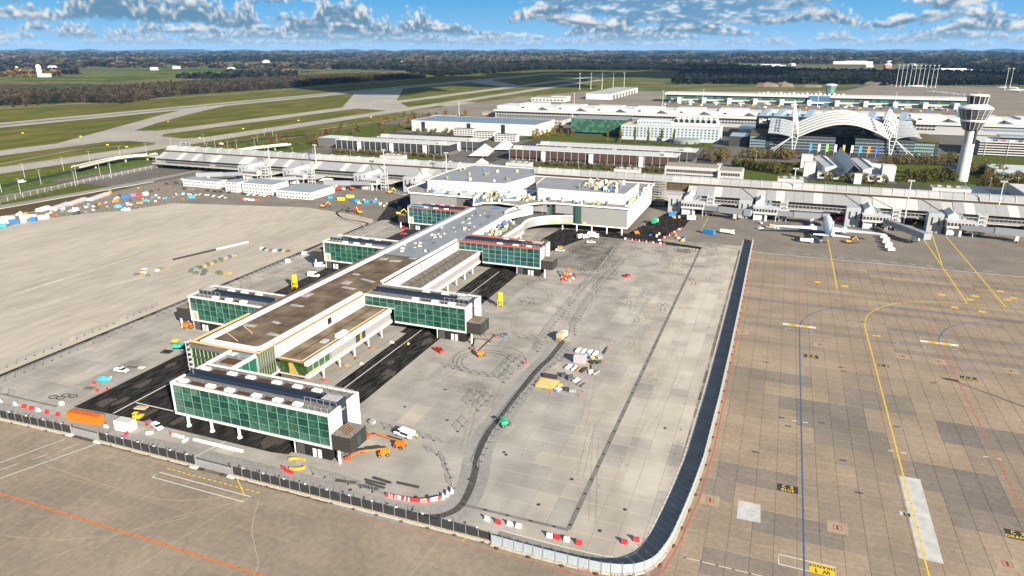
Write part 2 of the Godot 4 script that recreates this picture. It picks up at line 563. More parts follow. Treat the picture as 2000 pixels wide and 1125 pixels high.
func ground() -> void:
	var b := MB.new()
	b.quad(V(-60000, -1.0, -60000), V(60000, -1.0, -60000), V(60000, -1.0, 8000), V(-60000, -1.0, 8000))
	struct("terrain", b, two_tone("plain", 0.012, Color(0.055, 0.085, 0.030), Color(0.20, 0.165, 0.085), V(0.0006, 0.0006, 0.0006)))
	# fields of the plain, each with its own crop
	b = MB.new()
	b.colored = true
	var g := RandomNumberGenerator.new()
	g.seed = 3
	var crops := [Color(0.10, 0.13, 0.045), Color(0.15, 0.13, 0.075), Color(0.19, 0.16, 0.09), Color(0.075, 0.10, 0.045), Color(0.11, 0.085, 0.06), Color(0.14, 0.20, 0.055)]
	for k in 520:
		var d := 2300.0 * pow(13.0, g.randf())
		var a := g.randf_range(-1.25, 0.62)
		var c := Vector2(sin(a), -cos(a)) * d
		var sz := Vector2(g.randf_range(0.05, 0.16), g.randf_range(0.04, 0.11)) * d * 0.6
		if c.y > -4300.0 and c.x > -1900.0 and c.x < 900.0:
			continue
		b.tint = crops[g.randi() % 6]
		b.at(V(c.x, -0.9 + k * 0.0008, c.y), g.randf_range(-0.5, 0.5))
		b.quad(V(-sz.x, 0, -sz.y), V(sz.x, 0, -sz.y), V(sz.x, 0, sz.y), V(-sz.x, 0, sz.y))
	struct("fields", b, vmat("fields", 1.0, "grass", 0.002))
	# far ridges
	for h in [[9000.0, 30.0, 0.8], [13000.0, 60.0, 1.7], [20000.0, 125.0, 3.1], [34000.0, 235.0, 5.3]]:
		b = MB.new()
		var n := FastNoiseLite.new()
		n.seed = int(h[0])
		n.frequency = 1.0
		n.fractal_octaves = 4
		for k in 160:
			var a0 := -1.3 + 2.0 * k / 160.0; var a1 := -1.3 + 2.0 * (k + 1) / 160.0
			var rows := []
			for a in [a0, a1]:
				var y: float = h[1] * clampf(0.62 + n.get_noise_1d(a * 4.0 * h[2]) * 0.45 + n.get_noise_1d(a * 60.0) * 0.25, 0.0, 1.2)
				var u := Vector3(sin(a), 0, -cos(a))
				rows.append([u * h[0] + V(0, -1, 0), u * (h[0] * 1.06) + V(0, y * 0.75, 0), u * (h[0] * 1.14) + V(0, y, 0), u * (h[0] * 1.4) + V(0, -1, 0)])
			for j in 3:
				b.quad(rows[0][j + 1], rows[1][j + 1], rows[1][j], rows[0][j])
		struct("hills", b, mt(0.030, 0.045, 0.045, 1.0, 0.0, "dirt", 0.0008))
	# the ground among the terminals
	b = MB.new()
	b.quad(V(-620, -0.35, -1190), V(900, -0.35, -1190), V(900, -0.35, -440), V(-620, -0.35, -440))
	struct("landside_ground", b, mt(0.15, 0.142, 0.13, 0.95, 0.0, "ground", 0.02))
	b = MB.new()
	b.sheet(P([-700, -1190, 900, -1190, 1500, -2750, 260, -2750, 150, -2330, -560, -2050, -640, -1700]), -0.2)
	struct("satellite_apron", b, mt(0.24, 0.215, 0.185, 0.95, 0.0, "ground", 0.008))
	# aprons
	b = MB.new()
	b.quad(V(-520, -0.25, -560), V(300, -0.25, -560), V(300, -0.25, -40), V(-520, -0.25, -40))
	struct("apron_base", b, mt(0.09, 0.085, 0.08, 0.95))
	var right := MB.new()
	right.box(-9.5, -0.24, -420, -9.3, -0.02, -126)
	var old := struct("old_apron", right, mt(0.2, 0.18, 0.16, 0.95, 0.0, "ground", 0.05))
	var tones := [mt(0.318, 0.252, 0.190, 0.95, 0.0, "ground", 0.06), mt(0.292, 0.236, 0.182, 0.95, 0.0, "ground", 0.06), mt(0.228, 0.197, 0.166, 0.95, 0.0, "ground", 0.06), mt(0.212, 0.186, 0.160, 0.95, 0.0, "ground", 0.06), mt(0.262, 0.216, 0.172, 0.95, 0.0, "ground", 0.06), mt(0.192, 0.170, 0.150, 0.95, 0.0, "ground", 0.06)]
	slab_field(old, [[-14.4, -419, 210, -60]], 4.0, -203.8, 5.2, 4.9, tones, func(ix, iz):
		if iz < -12:      # the farther bays are long even strips
			var r := hash2(0, iz, 3)
			return 1 if r < 0.4 else 4 if r < 0.75 else 0 if hash2(ix / 9, iz, 5) < 0.5 else 2
		var blk := int(floor(iz / 2.0)) if hash2(int(floor(ix / 5.0)), 0, 9) < 0.6 else int(floor(iz / 3.0))
		var r2 := hash2(int(floor((ix + 3 * blk) / 4.0)), blk, 1)
		if ix > -2 and r2 > 0.86 and iz < 4: return 3 if hash2(ix / 2, blk, 4) < 0.6 else 5
		return 0 if r2 < 0.3 else 1 if r2 < 0.55 else 4 if r2 < 0.7 else 2, 300)
	var front := MB.new()
	front.box(-300, -0.24, -128.3, -299.8, -0.02, -60)
	var fr := struct("foreground_apron", front, mt(0.2, 0.18, 0.16, 0.95, 0.0, "ground", 0.05))
	var t2 := [mt(0.272, 0.228, 0.178, 0.95, 0.0, "ground", 0.04), mt(0.258, 0.218, 0.174, 0.95, 0.0, "ground", 0.04), mt(0.284, 0.236, 0.184, 0.95, 0.0, "ground", 0.04)]
	slab_field(fr, [[-330, -128.6, -14.4, -60]], 4.0, -203.8, 5.2, 4.9, t2, func(ix, iz): return int(hash2(ix / 3, iz, 2) * 2.99), 300)
	b = MB.new()
	b.quad(V(-14.4, -0.005, -545), V(260, -0.005, -545), V(260, -0.005, -419), V(-14.4, -0.005, -419))
	struct("stand_apron", b, mt(0.215, 0.192, 0.168, 0.95, 0.0, "ground", 0.05))
	# new concrete round the pier
	var nm := mt(0.335, 0.318, 0.295, 0.93).duplicate()
	nm.albedo_texture = tyre_picture()
	nm.uv1_triplanar = true
	nm.uv1_world_triplanar = true
	nm.uv1_scale = Vector3(1 / 295.0, 1.0, -1 / 330.0)
	nm.uv1_offset = Vector3(300 / 295.0, 0, -455 / 330.0)
	var nm2: StandardMaterial3D = nm.duplicate()
	nm2.albedo_color = Color(0.385, 0.355, 0.315).linear_to_srgb()
	var nm3: StandardMaterial3D = nm.duplicate()
	nm3.albedo_color = Color(0.318, 0.302, 0.280).linear_to_srgb()
	var nb := MB.new()
	nb.box(-257, -0.24, -430, -256.8, -0.02, -129)
	var site := struct("new_apron", nb, nm)
	slab_field(site, [[-257, -432, -14.4, -128.7]], -38.4, -139.0, 6.0, 6.2, [nm, nm2, nm3], func(ix, iz): return (1 if ix >= -2 else 2 if ix < -8 else 0) if hash2(ix, iz / 3, 6) < 0.8 else int(hash2(ix, iz, 8) * 2.99), 300)
	b = MB.new()
	b.sheet(P([-257, -128.7, -257, -404, -262, -412, -285, -420, -330, -428, -436, -404, -449, -371, -468, -352, -484, -320, -480, -302, -470, -250, -420, -128.7]), 0.0)
	var wa: StandardMaterial3D = mt(0.435, 0.392, 0.335, 0.93, 0.0, "ground", 0.0071).duplicate()
	wa.uv1_scale = V(0.021, 1.0, 0.0043)
	wa.uv2_scale = V(0.0031, 1.0, 0.0009)
	struct("west_apron", b, wa)
	b = MB.new()
	b.ribbon(P([-316, -160, -312, -220, -303, -262]), 4.5, 0.004)
	b.ribbon(P([-340, -160, -339, -330]), 3.0, 0.004)
	struct("pale_lane", b, mt(0.46, 0.42, 0.37, 0.93, 0.0, "ground", 0.03))
	b = MB.new()
	b.quad(V(-520, -0.05, -545), V(-14.4, -0.05, -545), V(-14.4, -0.05, -340), V(-520, -0.05, -340))
	struct("gate_apron", b, mt(0.21, 0.19, 0.168, 0.95, 0.0, "ground", 0.05))
	# lanes of the west apron
	b = MB.new()
	for k in 13:
		b.cbox(-268.0 - k * 15.0, 0.0, -300.0 + k * 2.0, 0.14, 0.006, 240.0 - k * 4.0)
	for z in [-200.0, -262.0, -330.0]:
		b.cbox(-350, 0.0, z, 180, 0.006, 0.16)
	struct("apron_joint", b, mt(0.19, 0.17, 0.15, 0.95))
	# channels
	b = MB.new()
	b.ribbon(curve([-256.2, -100, -256.4, -148, -256.0, -250, -257.2, -360, -257.6, -394, -260.0, -400.5, -269.9, -403.6, -283, -406.7, -297.7, -420, -299.1, -428], 5), 1.7, 0.012)
	struct("drainage_channel", b, mt(0.055, 0.048, 0.042, 0.95, 0.0, "dirt", 0.1))
	b = MB.new()
	b.ribbon(P([-38.4, -139, -38.4, -418]), 1.3, 0.012)
	b.ribbon(P([-38.4, -139, -67.5, -138.9]), 1.0, 0.014)
	b.ribbon(P([-215, -138.8, -246, -138.4]), 0.9, 0.012)
	struct("slot_drain", b, mt(0.20, 0.19, 0.18, 0.9, 0.0, "ground", 0.2))
	b = MB.new()
	for k in 41:
		b.cbox(-38.4, 0.014, -141 - k * 6.9, 0.75, 0.01, 0.75)
	for k in 5:
		b.cbox(-42 - k * 6.2, 0.016, -139, 0.9, 0.01, 0.55)
	for k in 44:
		b.cbox(-310 + 53.5 + hash2(k, 1) * 0.4, 0.014, -146 - k * 6.0, 0.4, 0.01, 0.4)
	for q in [[-24, -197], [-43.6, -160], [-48.5, -146], [-31, -141.5], [-70, -150], [-100, -196], [-90, -177], [-107, -180], [-27, -152], [-29, -129.5], [-120, -262], [-66, -166], [-65, -165], [-80, -137.5], [-77.5, -139], [-98, -134]]:
		b.tube(V(q[0], 0.0, q[1]), V(q[0], 0.015, q[1]), 0.55, 0.55, 10)
	struct("drain_cover", b, mt(0.02, 0.02, 0.02, 0.8))
	# asphalt round the new pier
	b = MB.new()
	b.sheet(P([-209.6, -140.5, -209.5, -191, -189, -191, -189, -172, -157, -172, -157, -179.5, -147, -179.5, -141, -179.5, -141, -330, -137, -372, -131, -432, -86, -436, -86, -440, -70, -520, -53, -520, -55, -465, -64.5, -425, -38, -419, -38, -414, -85, -421, -104, -421.5, -111, -408, -122, -372, -122.5, -330, -121.8, -178, -123.5, -155, -123.5, -142.5, -130, -141.5, -160, -141.5, -176, -141.5, -194, -141.5]), 0.03)
	var na: StandardMaterial3D = mt(0.056, 0.053, 0.050, 0.9, 0.0, "dirt", 0.05).duplicate()
	na.albedo_texture = noise_tex("streaks", 0.012, 0.34, 1.0, 6)
	na.uv1_scale = V(0.11, 0.1, 0.016)
	struct("new_asphalt", b, na)
	b = MB.new()
	b.sheet(P([-257, -408, -276, -456, -280, -490, -250, -490, -240, -432, -222, -390, -227, -400, -252, -414]), 0.03)
	b.sheet(P([-224, -225, -187, -225, -187, -400, -226, -395, -226, -310, -224, -300]), 0.028)
	struct("west_asphalt", b, mt(0.05, 0.05, 0.055, 0.9, 0.0, "dirt", 0.05))
	b = MB.new()
	var gd := RandomNumberGenerator.new()
	gd.seed = 41
	for k in 26:
		var c: Vector2 = [Vector2(gd.randf_range(-136, -124), gd.randf_range(-325, -180)), Vector2(gd.randf_range(-206, -190), gd.randf_range(-188, -144)), Vector2(gd.randf_range(-205, -126), gd.randf_range(-150, -143))][k % 3]
		var poly := PackedVector2Array()
		var rr := gd.randf_range(0.8, 2.6)
		for j in 11: poly.append(c + Vector2(cos(TAU * j / 11.0), sin(TAU * j / 11.0) * 2.0) * rr * gd.randf_range(0.55, 1.2))
		b.sheet(poly, 0.036 + k * 0.0004)
	struct("dust_patches", b, mt(0.105, 0.095, 0.082, 0.95, 0.0, "dirt", 0.3))
	b = MB.new()
	b.ribbon(P([-133.5, -178, -133.5, -330]), 0.35, 0.045)
	b.ribbon(P([-133.5, -335, -133.5, -395]), 0.35, 0.045)
	b.ribbon(P([-193.6, -142, -193.4, -190]), 0.5, 0.045)
	b.ribbon(P([-192.8, -150.2, -168, -150.2]), 0.45, 0.049)
	b.ribbon(P([-149.5, -130.5, -147, -141.5]), 0.3, 0.045)
	struct("kerb_line", b, mt(0.52, 0.5, 0.47, 0.85))
	b = MB.new()
	b.box(-145.8, 0.03, -330, -141, 0.15, -180)
	b.box(-157, 0.03, -408, -141, 0.15, -345)
	b.box(-124.5, 0.03, -143.6, -109.5, 0.14, -142.0)
	b.box(-109.6, 0.03, -158.6, -108.3, 0.14, -142.0)
	b.box(-140.7, 0.03, -236.0, -137.8, 0.13, -180)
	struct("pavement", b, mt(0.33, 0.315, 0.29, 0.9, 0.0, "ground", 0.1))
	# haul road swept wet by the sprinkler
	var wet := curve([-74.2, -252.4, -74.1, -235, -75.2, -220.1, -75.0, -200.8, -74.7, -185.8, -74.6, -173.9, -72.9, -163, -70.1, -154, -68.2, -147, -67.2, -139.2, -68.4, -134.9, -71.4, -131.9, -76.6, -130.4, -80.5, -129.9, -100, -130.2], 6)
	b = MB.new()
	b.ribbon(wet, 8.2, 0.008)
	b.ribbon(P([-100, -132.8, -150, -132.8, -190, -131.6, -262, -131.2]), 6.0, 0.0075)
	struct("haul_road", b, mt(0.29, 0.28, 0.27, 0.93, 0.0, "ground", 0.05))
	b = MB.new()
	b.ribbon(wet.slice(0, wet.size() - 12), 2.0, 0.016)
	struct("wet_track", b, mt(0.095, 0.082, 0.066, 0.6, 0.0, "dirt", 0.12))

# ---------- airfield beyond the fence ----------
func airfield() -> void:
	var b := MB.new()
	b.sheet(P([-600, 100, -1560, 100, -1560, -1180, -1500, -2100, -1560, -2900, -1450, -4300, -560, -4300, -560, -2050, -640, -1700, -640, -760, -560, -560, -520, -340, -480, -200, -460, 100]), -0.6)
	struct("airfield_grass", b, two_tone("meadow", 0.010, Color(0.055, 0.085, 0.016), Color(0.175, 0.135, 0.050), V(0.004, 0.004, 0.0016)))
	var con := mt(0.36, 0.335, 0.30, 0.95, 0.0, "ground", 0.01)
	b = MB.new()
	b.quad(V(-1206, -0.5, 200), V(-1206, -0.5, -3750), V(-1132, -0.5, -3750), V(-1132, -0.5, 200))
	struct("runway", b, con)
	b = MB.new()
	b.quad(V(-1178, -0.42, 200), V(-1178, -0.42, -3600), V(-1160, -0.42, -3600), V(-1160, -0.42, 200))
	struct("runway_rubber_marks", b, mt(0.22, 0.21, 0.205, 0.9, 0.0, "dirt", 0.004))
	b = MB.new()
	b.quad(V(-868, -0.49, 200), V(-868, -0.49, -3600), V(-824, -0.49, -3600), V(-824, -0.49, 200))
	b.quad(V(-742, -0.48, 200), V(-742, -0.48, -2900), V(-701, -0.48, -2900), V(-701, -0.48, 200))
	b.sheet(P([-1140, -1120, -1075, -998, -975, -823, -868, -637, -824, -680, -824, -760, -856, -802, -901, -785, -960, -880, -1045, -1038, -1132, -1230]), -0.47)
	b.sheet(P([-824, -672, -805, -689, -753, -686, -742, -670, -701, -730, -742, -750, -759, -736, -804, -743, -824, -765]), -0.465)
	b.sheet(P([-868, -1275, -742, -1240, -701, -1250, -701, -1330, -742, -1330, -868, -1500, -1132, -2003, -1132, -1728]), -0.46)
	b.sheet(P([-1132, -2500, -868, -2200, -868, -2330, -1132, -2720]), -0.455)
	b.sheet(P([-868, -2700, -742, -2650, -742, -2760, -868, -2800]), -0.455)
	b.quad(V(-868, -0.45, -3600), V(-868, -0.45, -3500), V(-1132, -0.45, -3500), V(-1132, -0.45, -3600))
	b.sheet(P([-701, -1400, -701, -1520, -560, -1500, -470, -1420, -470, -1330, -600, -1300]), -0.45)
	struct("taxiways", b, con)
	b = MB.new()
	b.ribbon(P([-763, 100, -763.7, -493, -790, -600, -772, -655]), 5.0, -0.5)
	b.ribbon(P([-640, -1800, -630, -1100, -655, -900]), 8.0, -0.5)
	struct("airfield_track", b, mt(0.28, 0.255, 0.215, 0.95, 0.0, "ground", 0.02))
	b = MB.new()
	for q in [[-1135, 1.6], [-1203, 1.6]]:
		b.quad(V(q[0] - 1, -0.40, 200), V(q[0] - 1, -0.40, -3700), V(q[0] + 1, -0.40, -3700), V(q[0] + 1, -0.40, 200))
	b.quad(V(-722.4, -0.40, 200), V(-722.4, -0.40, -2800), V(-721.8, -0.40, -2800), V(-721.8, -0.40, 200))
	struct("runway_edge_line", b, mt(0.55, 0.55, 0.52, 0.9))
	# perimeter road along the far side and the road and railway to the terminals
	b = MB.new()
	b.ribbon(P([-1500, 100, -1510, -1000, -1440, -1500, -1440, -2400, -1480, -3000]), 7.0, -0.5)
	struct("perimeter_road", b, mt(0.30, 0.29, 0.27, 0.95))
	b = MB.new()
	b.sheet(P([-668, 100, -668, -570, -664, -760, -610, -760, -600, -610, -596, -500, -586, -380, -560, 100]), -0.45)
	struct("green_verge", b, mt(0.105, 0.165, 0.030, 1.0, 0.0, "grass", 0.02))
	b = MB.new()
	b.ribbon(P([-628, 200, -628, -300, -636, -430, -668, -570, -664, -690, -648, -790, -600, -880]), 13.0, -0.3)
	struct("airport_road", b, mt(0.062, 0.062, 0.066, 0.9, 0.0, "ground", 0.03))
	b = MB.new()
	b.ribbon(curve([-636, -480, -652, -540, -640, -568, -615, -566, -590, -600, -577, -624, -571, -660, -556, -700], 4), 8.0, 5.2)
	b.ribbon(curve([-636, -480, -652, -540, -640, -568, -615, -566, -590, -600, -577, -624, -571, -660, -556, -700], 4), 8.6, 4.4)
	var ramp := struct("slip_road_bridge", b, mt(0.24, 0.232, 0.22, 0.9, 0.0, "ground", 0.05))
	b = MB.new()
	var cv := curve([-636, -480, -652, -540, -640, -568, -615, -566, -590, -600, -577, -624, -571, -660, -556, -700], 4)
	for k in cv.size() - 1:
		var nn := (cv[k + 1] - cv[k]).orthogonal().normalized() * 4.1
		for s in [-1, 1]:
			b.bar(V(cv[k].x + nn.x * s, 5.3, cv[k].y + nn.y * s), V(cv[k + 1].x + nn.x * s, 5.3, cv[k + 1].y + nn.y * s), 0.4, 1.9)
	struct("parapet", b, mt(0.42, 0.41, 0.38, 0.85), ramp)
	for k in range(2, cv.size() - 1, 3):
		var pb := MB.new()
		pb.cbox(cv[k].x, -0.4, cv[k].y, 1.2, 4.9, 1.2)
		struct("bridge_pier", pb, mt(0.36, 0.35, 0.33, 0.9), ramp)
	b = MB.new()
	b.ribbon(P([-598, 200, -600, -380, -606, -470, -612, -540, -641, -633]), 9.0, -0.32)
	struct("railway_ballast", b, mt(0.20, 0.175, 0.145, 1.0, 0.0, "dirt", 0.1))
	b = MB.new()
	for s in [-3.0, -1.5, 1.2, 2.7]:
		b.ribbon(P([-598 + s, 200, -600 + s, -380, -606 + s, -470, -612 + s, -540, -641 + s, -633]), 0.35, -0.2)
	struct("rails", b, mt(0.10, 0.09, 0.085, 0.5, 0.3))
	b = MB.new()
	b.sheet(P([-590, 100, -585, -380, -590, -480, -600, -545, -612, -560, -560, -600, -552, -540, -548, -430, -544, -342, -540, 100]), -0.4)
	struct("meadow_strip", b, mt(0.115, 0.135, 0.040, 1.0, 0.0, "grass", 0.03))
	b = MB.new()
	b.ribbon(P([-592, 100, -588, -380, -594, -480, -602, -540]), 6.0, -0.28)
	b.ribbon(P([-548, 200, -549, -346, -541, -400, -535, -470, -534, -530, -520, -580]), 11.0, -0.02)
	struct("service_road", b, mt(0.27, 0.255, 0.235, 0.92, 0.0, "ground", 0.04))
	b = MB.new()
	b.ribbon(P([-540, 200, -541, -343, -533, -411, -527, -470]), 3.5, 0.0)
	struct("pale_kerb", b, mt(0.50, 0.46, 0.39, 0.9))
	b = MB.new()
	b.sheet(P([-538, 200, -539, -343, -531, -411, -518, -405, -512, -380, -508, -352, -515, -330, -512, 200]), 0.1)
	struct("bare_earth_bank", b, mt(0.125, 0.095, 0.055, 1.0, 0.0, "grass", 0.06))
	# wire fence of the security area: posts and a thin mesh
	var o := thing("security_fence", "long wire mesh fence between the railway and the service road", "fence", V(-566, -0.3, -400))
	b = MB.new()
	var fl := P([-556, 60, -562, -356, -581, -450, -588, -545])
	var posts := MB.new()
	for k in fl.size() - 1:
		var n := int(fl[k].distance_to(fl[k + 1]) / 7.0)
		for j in n:
			var p := fl[k].lerp(fl[k + 1], float(j) / n)
			var q := fl[k].lerp(fl[k + 1], float(j + 1) / n)
			posts.bar(V(p.x, -0.3, p.y), V(p.x, 3.6, p.y), 0.16)
			b.quad(V(p.x, 3.4, p.y), V(q.x, 3.4, q.y), V(q.x, 0.0, q.y), V(p.x, 0.0, p.y))
	wpart("wire_mesh", b, glass(0.30, 0.31, 0.28, 0.22, 0.6), o)
	var po := wpart("fence_post", posts, mt(0.55, 0.55, 0.52, 0.6), o)
	po.set_meta("kind", "stuff")
	# street lights along road and railway
	var lamp := thing("street_lamp", "tall grey street lamp with a double arm beside the airport road", "street lamp", V(-661, -0.4, -486), 0, "street lamps along the airport road")
	var mb := MB.new()
	mb.tube(V(0, 0, 0), V(0, 13, 0), 0.20, 0.10, 6)
	part("pole", mb, mt(0.45, 0.46, 0.46, 0.5, 0.3), lamp)
	for s in [-1, 1]:
		mb = MB.new()
		mb.bar(V(0, 12.9, 0), V(s * 1.8, 13.3, 0), 0.12)
		mb.box(s * 1.8 - 0.5, 13.2, -0.18, s * 1.8 + 0.5, 13.4, 0.18)
		part("lamp_arm", mb, mt(0.45, 0.46, 0.46, 0.5, 0.3), lamp)
	for q in [[-604, -455], [-602, -478], [-606, -493], [-676, -565], [-674, -598], [-656, -443], [-581, -386], [-607, -388], [-610, -425], [-641, -669], [-610, -601], [-609, -623], [-602, -648], [-600, -660], [-596, -686], [-675, -527], [-680, -640], [-678, -690], [-640, -360], [-640, -400], [-574, -430], [-578, -470], [-620, -720], [-590, -720]]:
		dup(lamp, "street_lamp", V(q[0], -0.4, q[1]), rng.randf_range(-0.2, 0.2), "", "")
	# sign gantries over the road
	for q in [[-706.0, -657, "blue and white direction sign gantry by the slip road bend"], [-703.0, -805, "blue direction sign gantry farther up the airport road"]]:
		var s := thing("sign_gantry", q[2], "road sign", V(q[0] + 30, -0.3, q[1]), 0.15)
		mb = MB.new()
		for x in [-6.5, 6.5]:
			mb.bar(V(x, 0, 0), V(x, 7.2, 0), 0.35)
		mb.bar(V(-6.5, 7.1, 0), V(6.5, 7.1, 0), 0.35)
		part("frame", mb, mt(0.35, 0.36, 0.36, 0.6), s)
		mb = MB.new()
		mb.box(-5.5, 5.4, 0.2, -0.4, 8.2, 0.35)
		mb.box(0.4, 5.4, 0.2, 5.5, 8.2, 0.35)
		part("sign_board", mb, mt(0.06, 0.10, 0.19, 0.5), s)
		mb = MB.new()
		for x in [-4.8, 1.0]:
			mb.box(x, 7.4, 0.355, x + 3.2, 7.7, 0.37)
			mb.box(x, 6.5, 0.355, x + 2.4, 6.8, 0.37)
		part("sign_lettering", mb, mt(0.7, 0.7, 0.7, 0.6), s)
	# marker boards in the grass
	var mk := thing("taxiway_sign", "small yellow guidance sign in the airfield grass", "sign", V(-960, -0.5, -905), 0, "guidance signs in the airfield grass")
	mb = MB.new()
	mb.box(-1.6, 0.3, -0.1, 1.6, 1.3, 0.1)
	part("sign_face", mb, mt(0.75, 0.55, 0.05, 0.6), mk)
	mb = MB.new()
	mb.box(-1.3, 0, -0.05, -1.1, 0.3, 0.05)
	mb.box(1.1, 0, -0.05, 1.3, 0.3, 0.05)
	part("foot", mb, mt(0.3, 0.3, 0.3, 0.6), mk)
	for q in [[-738, -745], [-790, -645], [-752, -640], [-1020, -700], [-1040, -640], [-1080, -690], [-905, -700], [-765, -860], [-770, -1000], [-690, -1100]]:
		dup(mk, "taxiway_sign", V(q[0], -0.5, q[1]), 0.4)

# ---------- the new pier ----------
func glass_box(root: Node3D, x0: float, x1: float, y0: float, y1: float, z: float, bays: int, rows: int, glz: Material, mull: Material, facing := 1.0) -> void:
	# a curtain wall in the plane z: every pane its own, mullions and transoms proud of it
	var w := (x1 - x0) / bays
	var h := (y1 - y0) / rows
	var one := MB.new()
	one.box(-w / 2 + 0.07, -h / 2 + 0.07, -0.04, w / 2 - 0.07, h / 2 - 0.07, 0.04)
	var mesh := one.done()
	for i in bays:
		for j in rows:
			var o := put("glass_pane", mesh, glz if hash2(i, j, int(z)) < 0.68 else glass(0.010, 0.050, 0.042, 0.62, 0.27) if hash2(i, j, int(z) + 5) < 0.6 else glass(0.03, 0.13, 0.095, 0.42, 0.27), root)
			o.position = V(x0 + (i + 0.5) * w, y0 + (j + 0.5) * h, z) - base_of[root]
	for i in bays + 1:
		var b := MB.new()
		b.box(x0 + i * w - 0.075, y0, z - 0.25, x0 + i * w + 0.075, y1, z + 0.12)
		wpart("mullion", b, mull, root)
	for j in rows + 1:
		var b := MB.new()
		b.box(x0, y0 + j * h - 0.05, z - 0.2, x1, y0 + j * h + 0.05, z + 0.08)
		wpart("transom", b, mull, root)

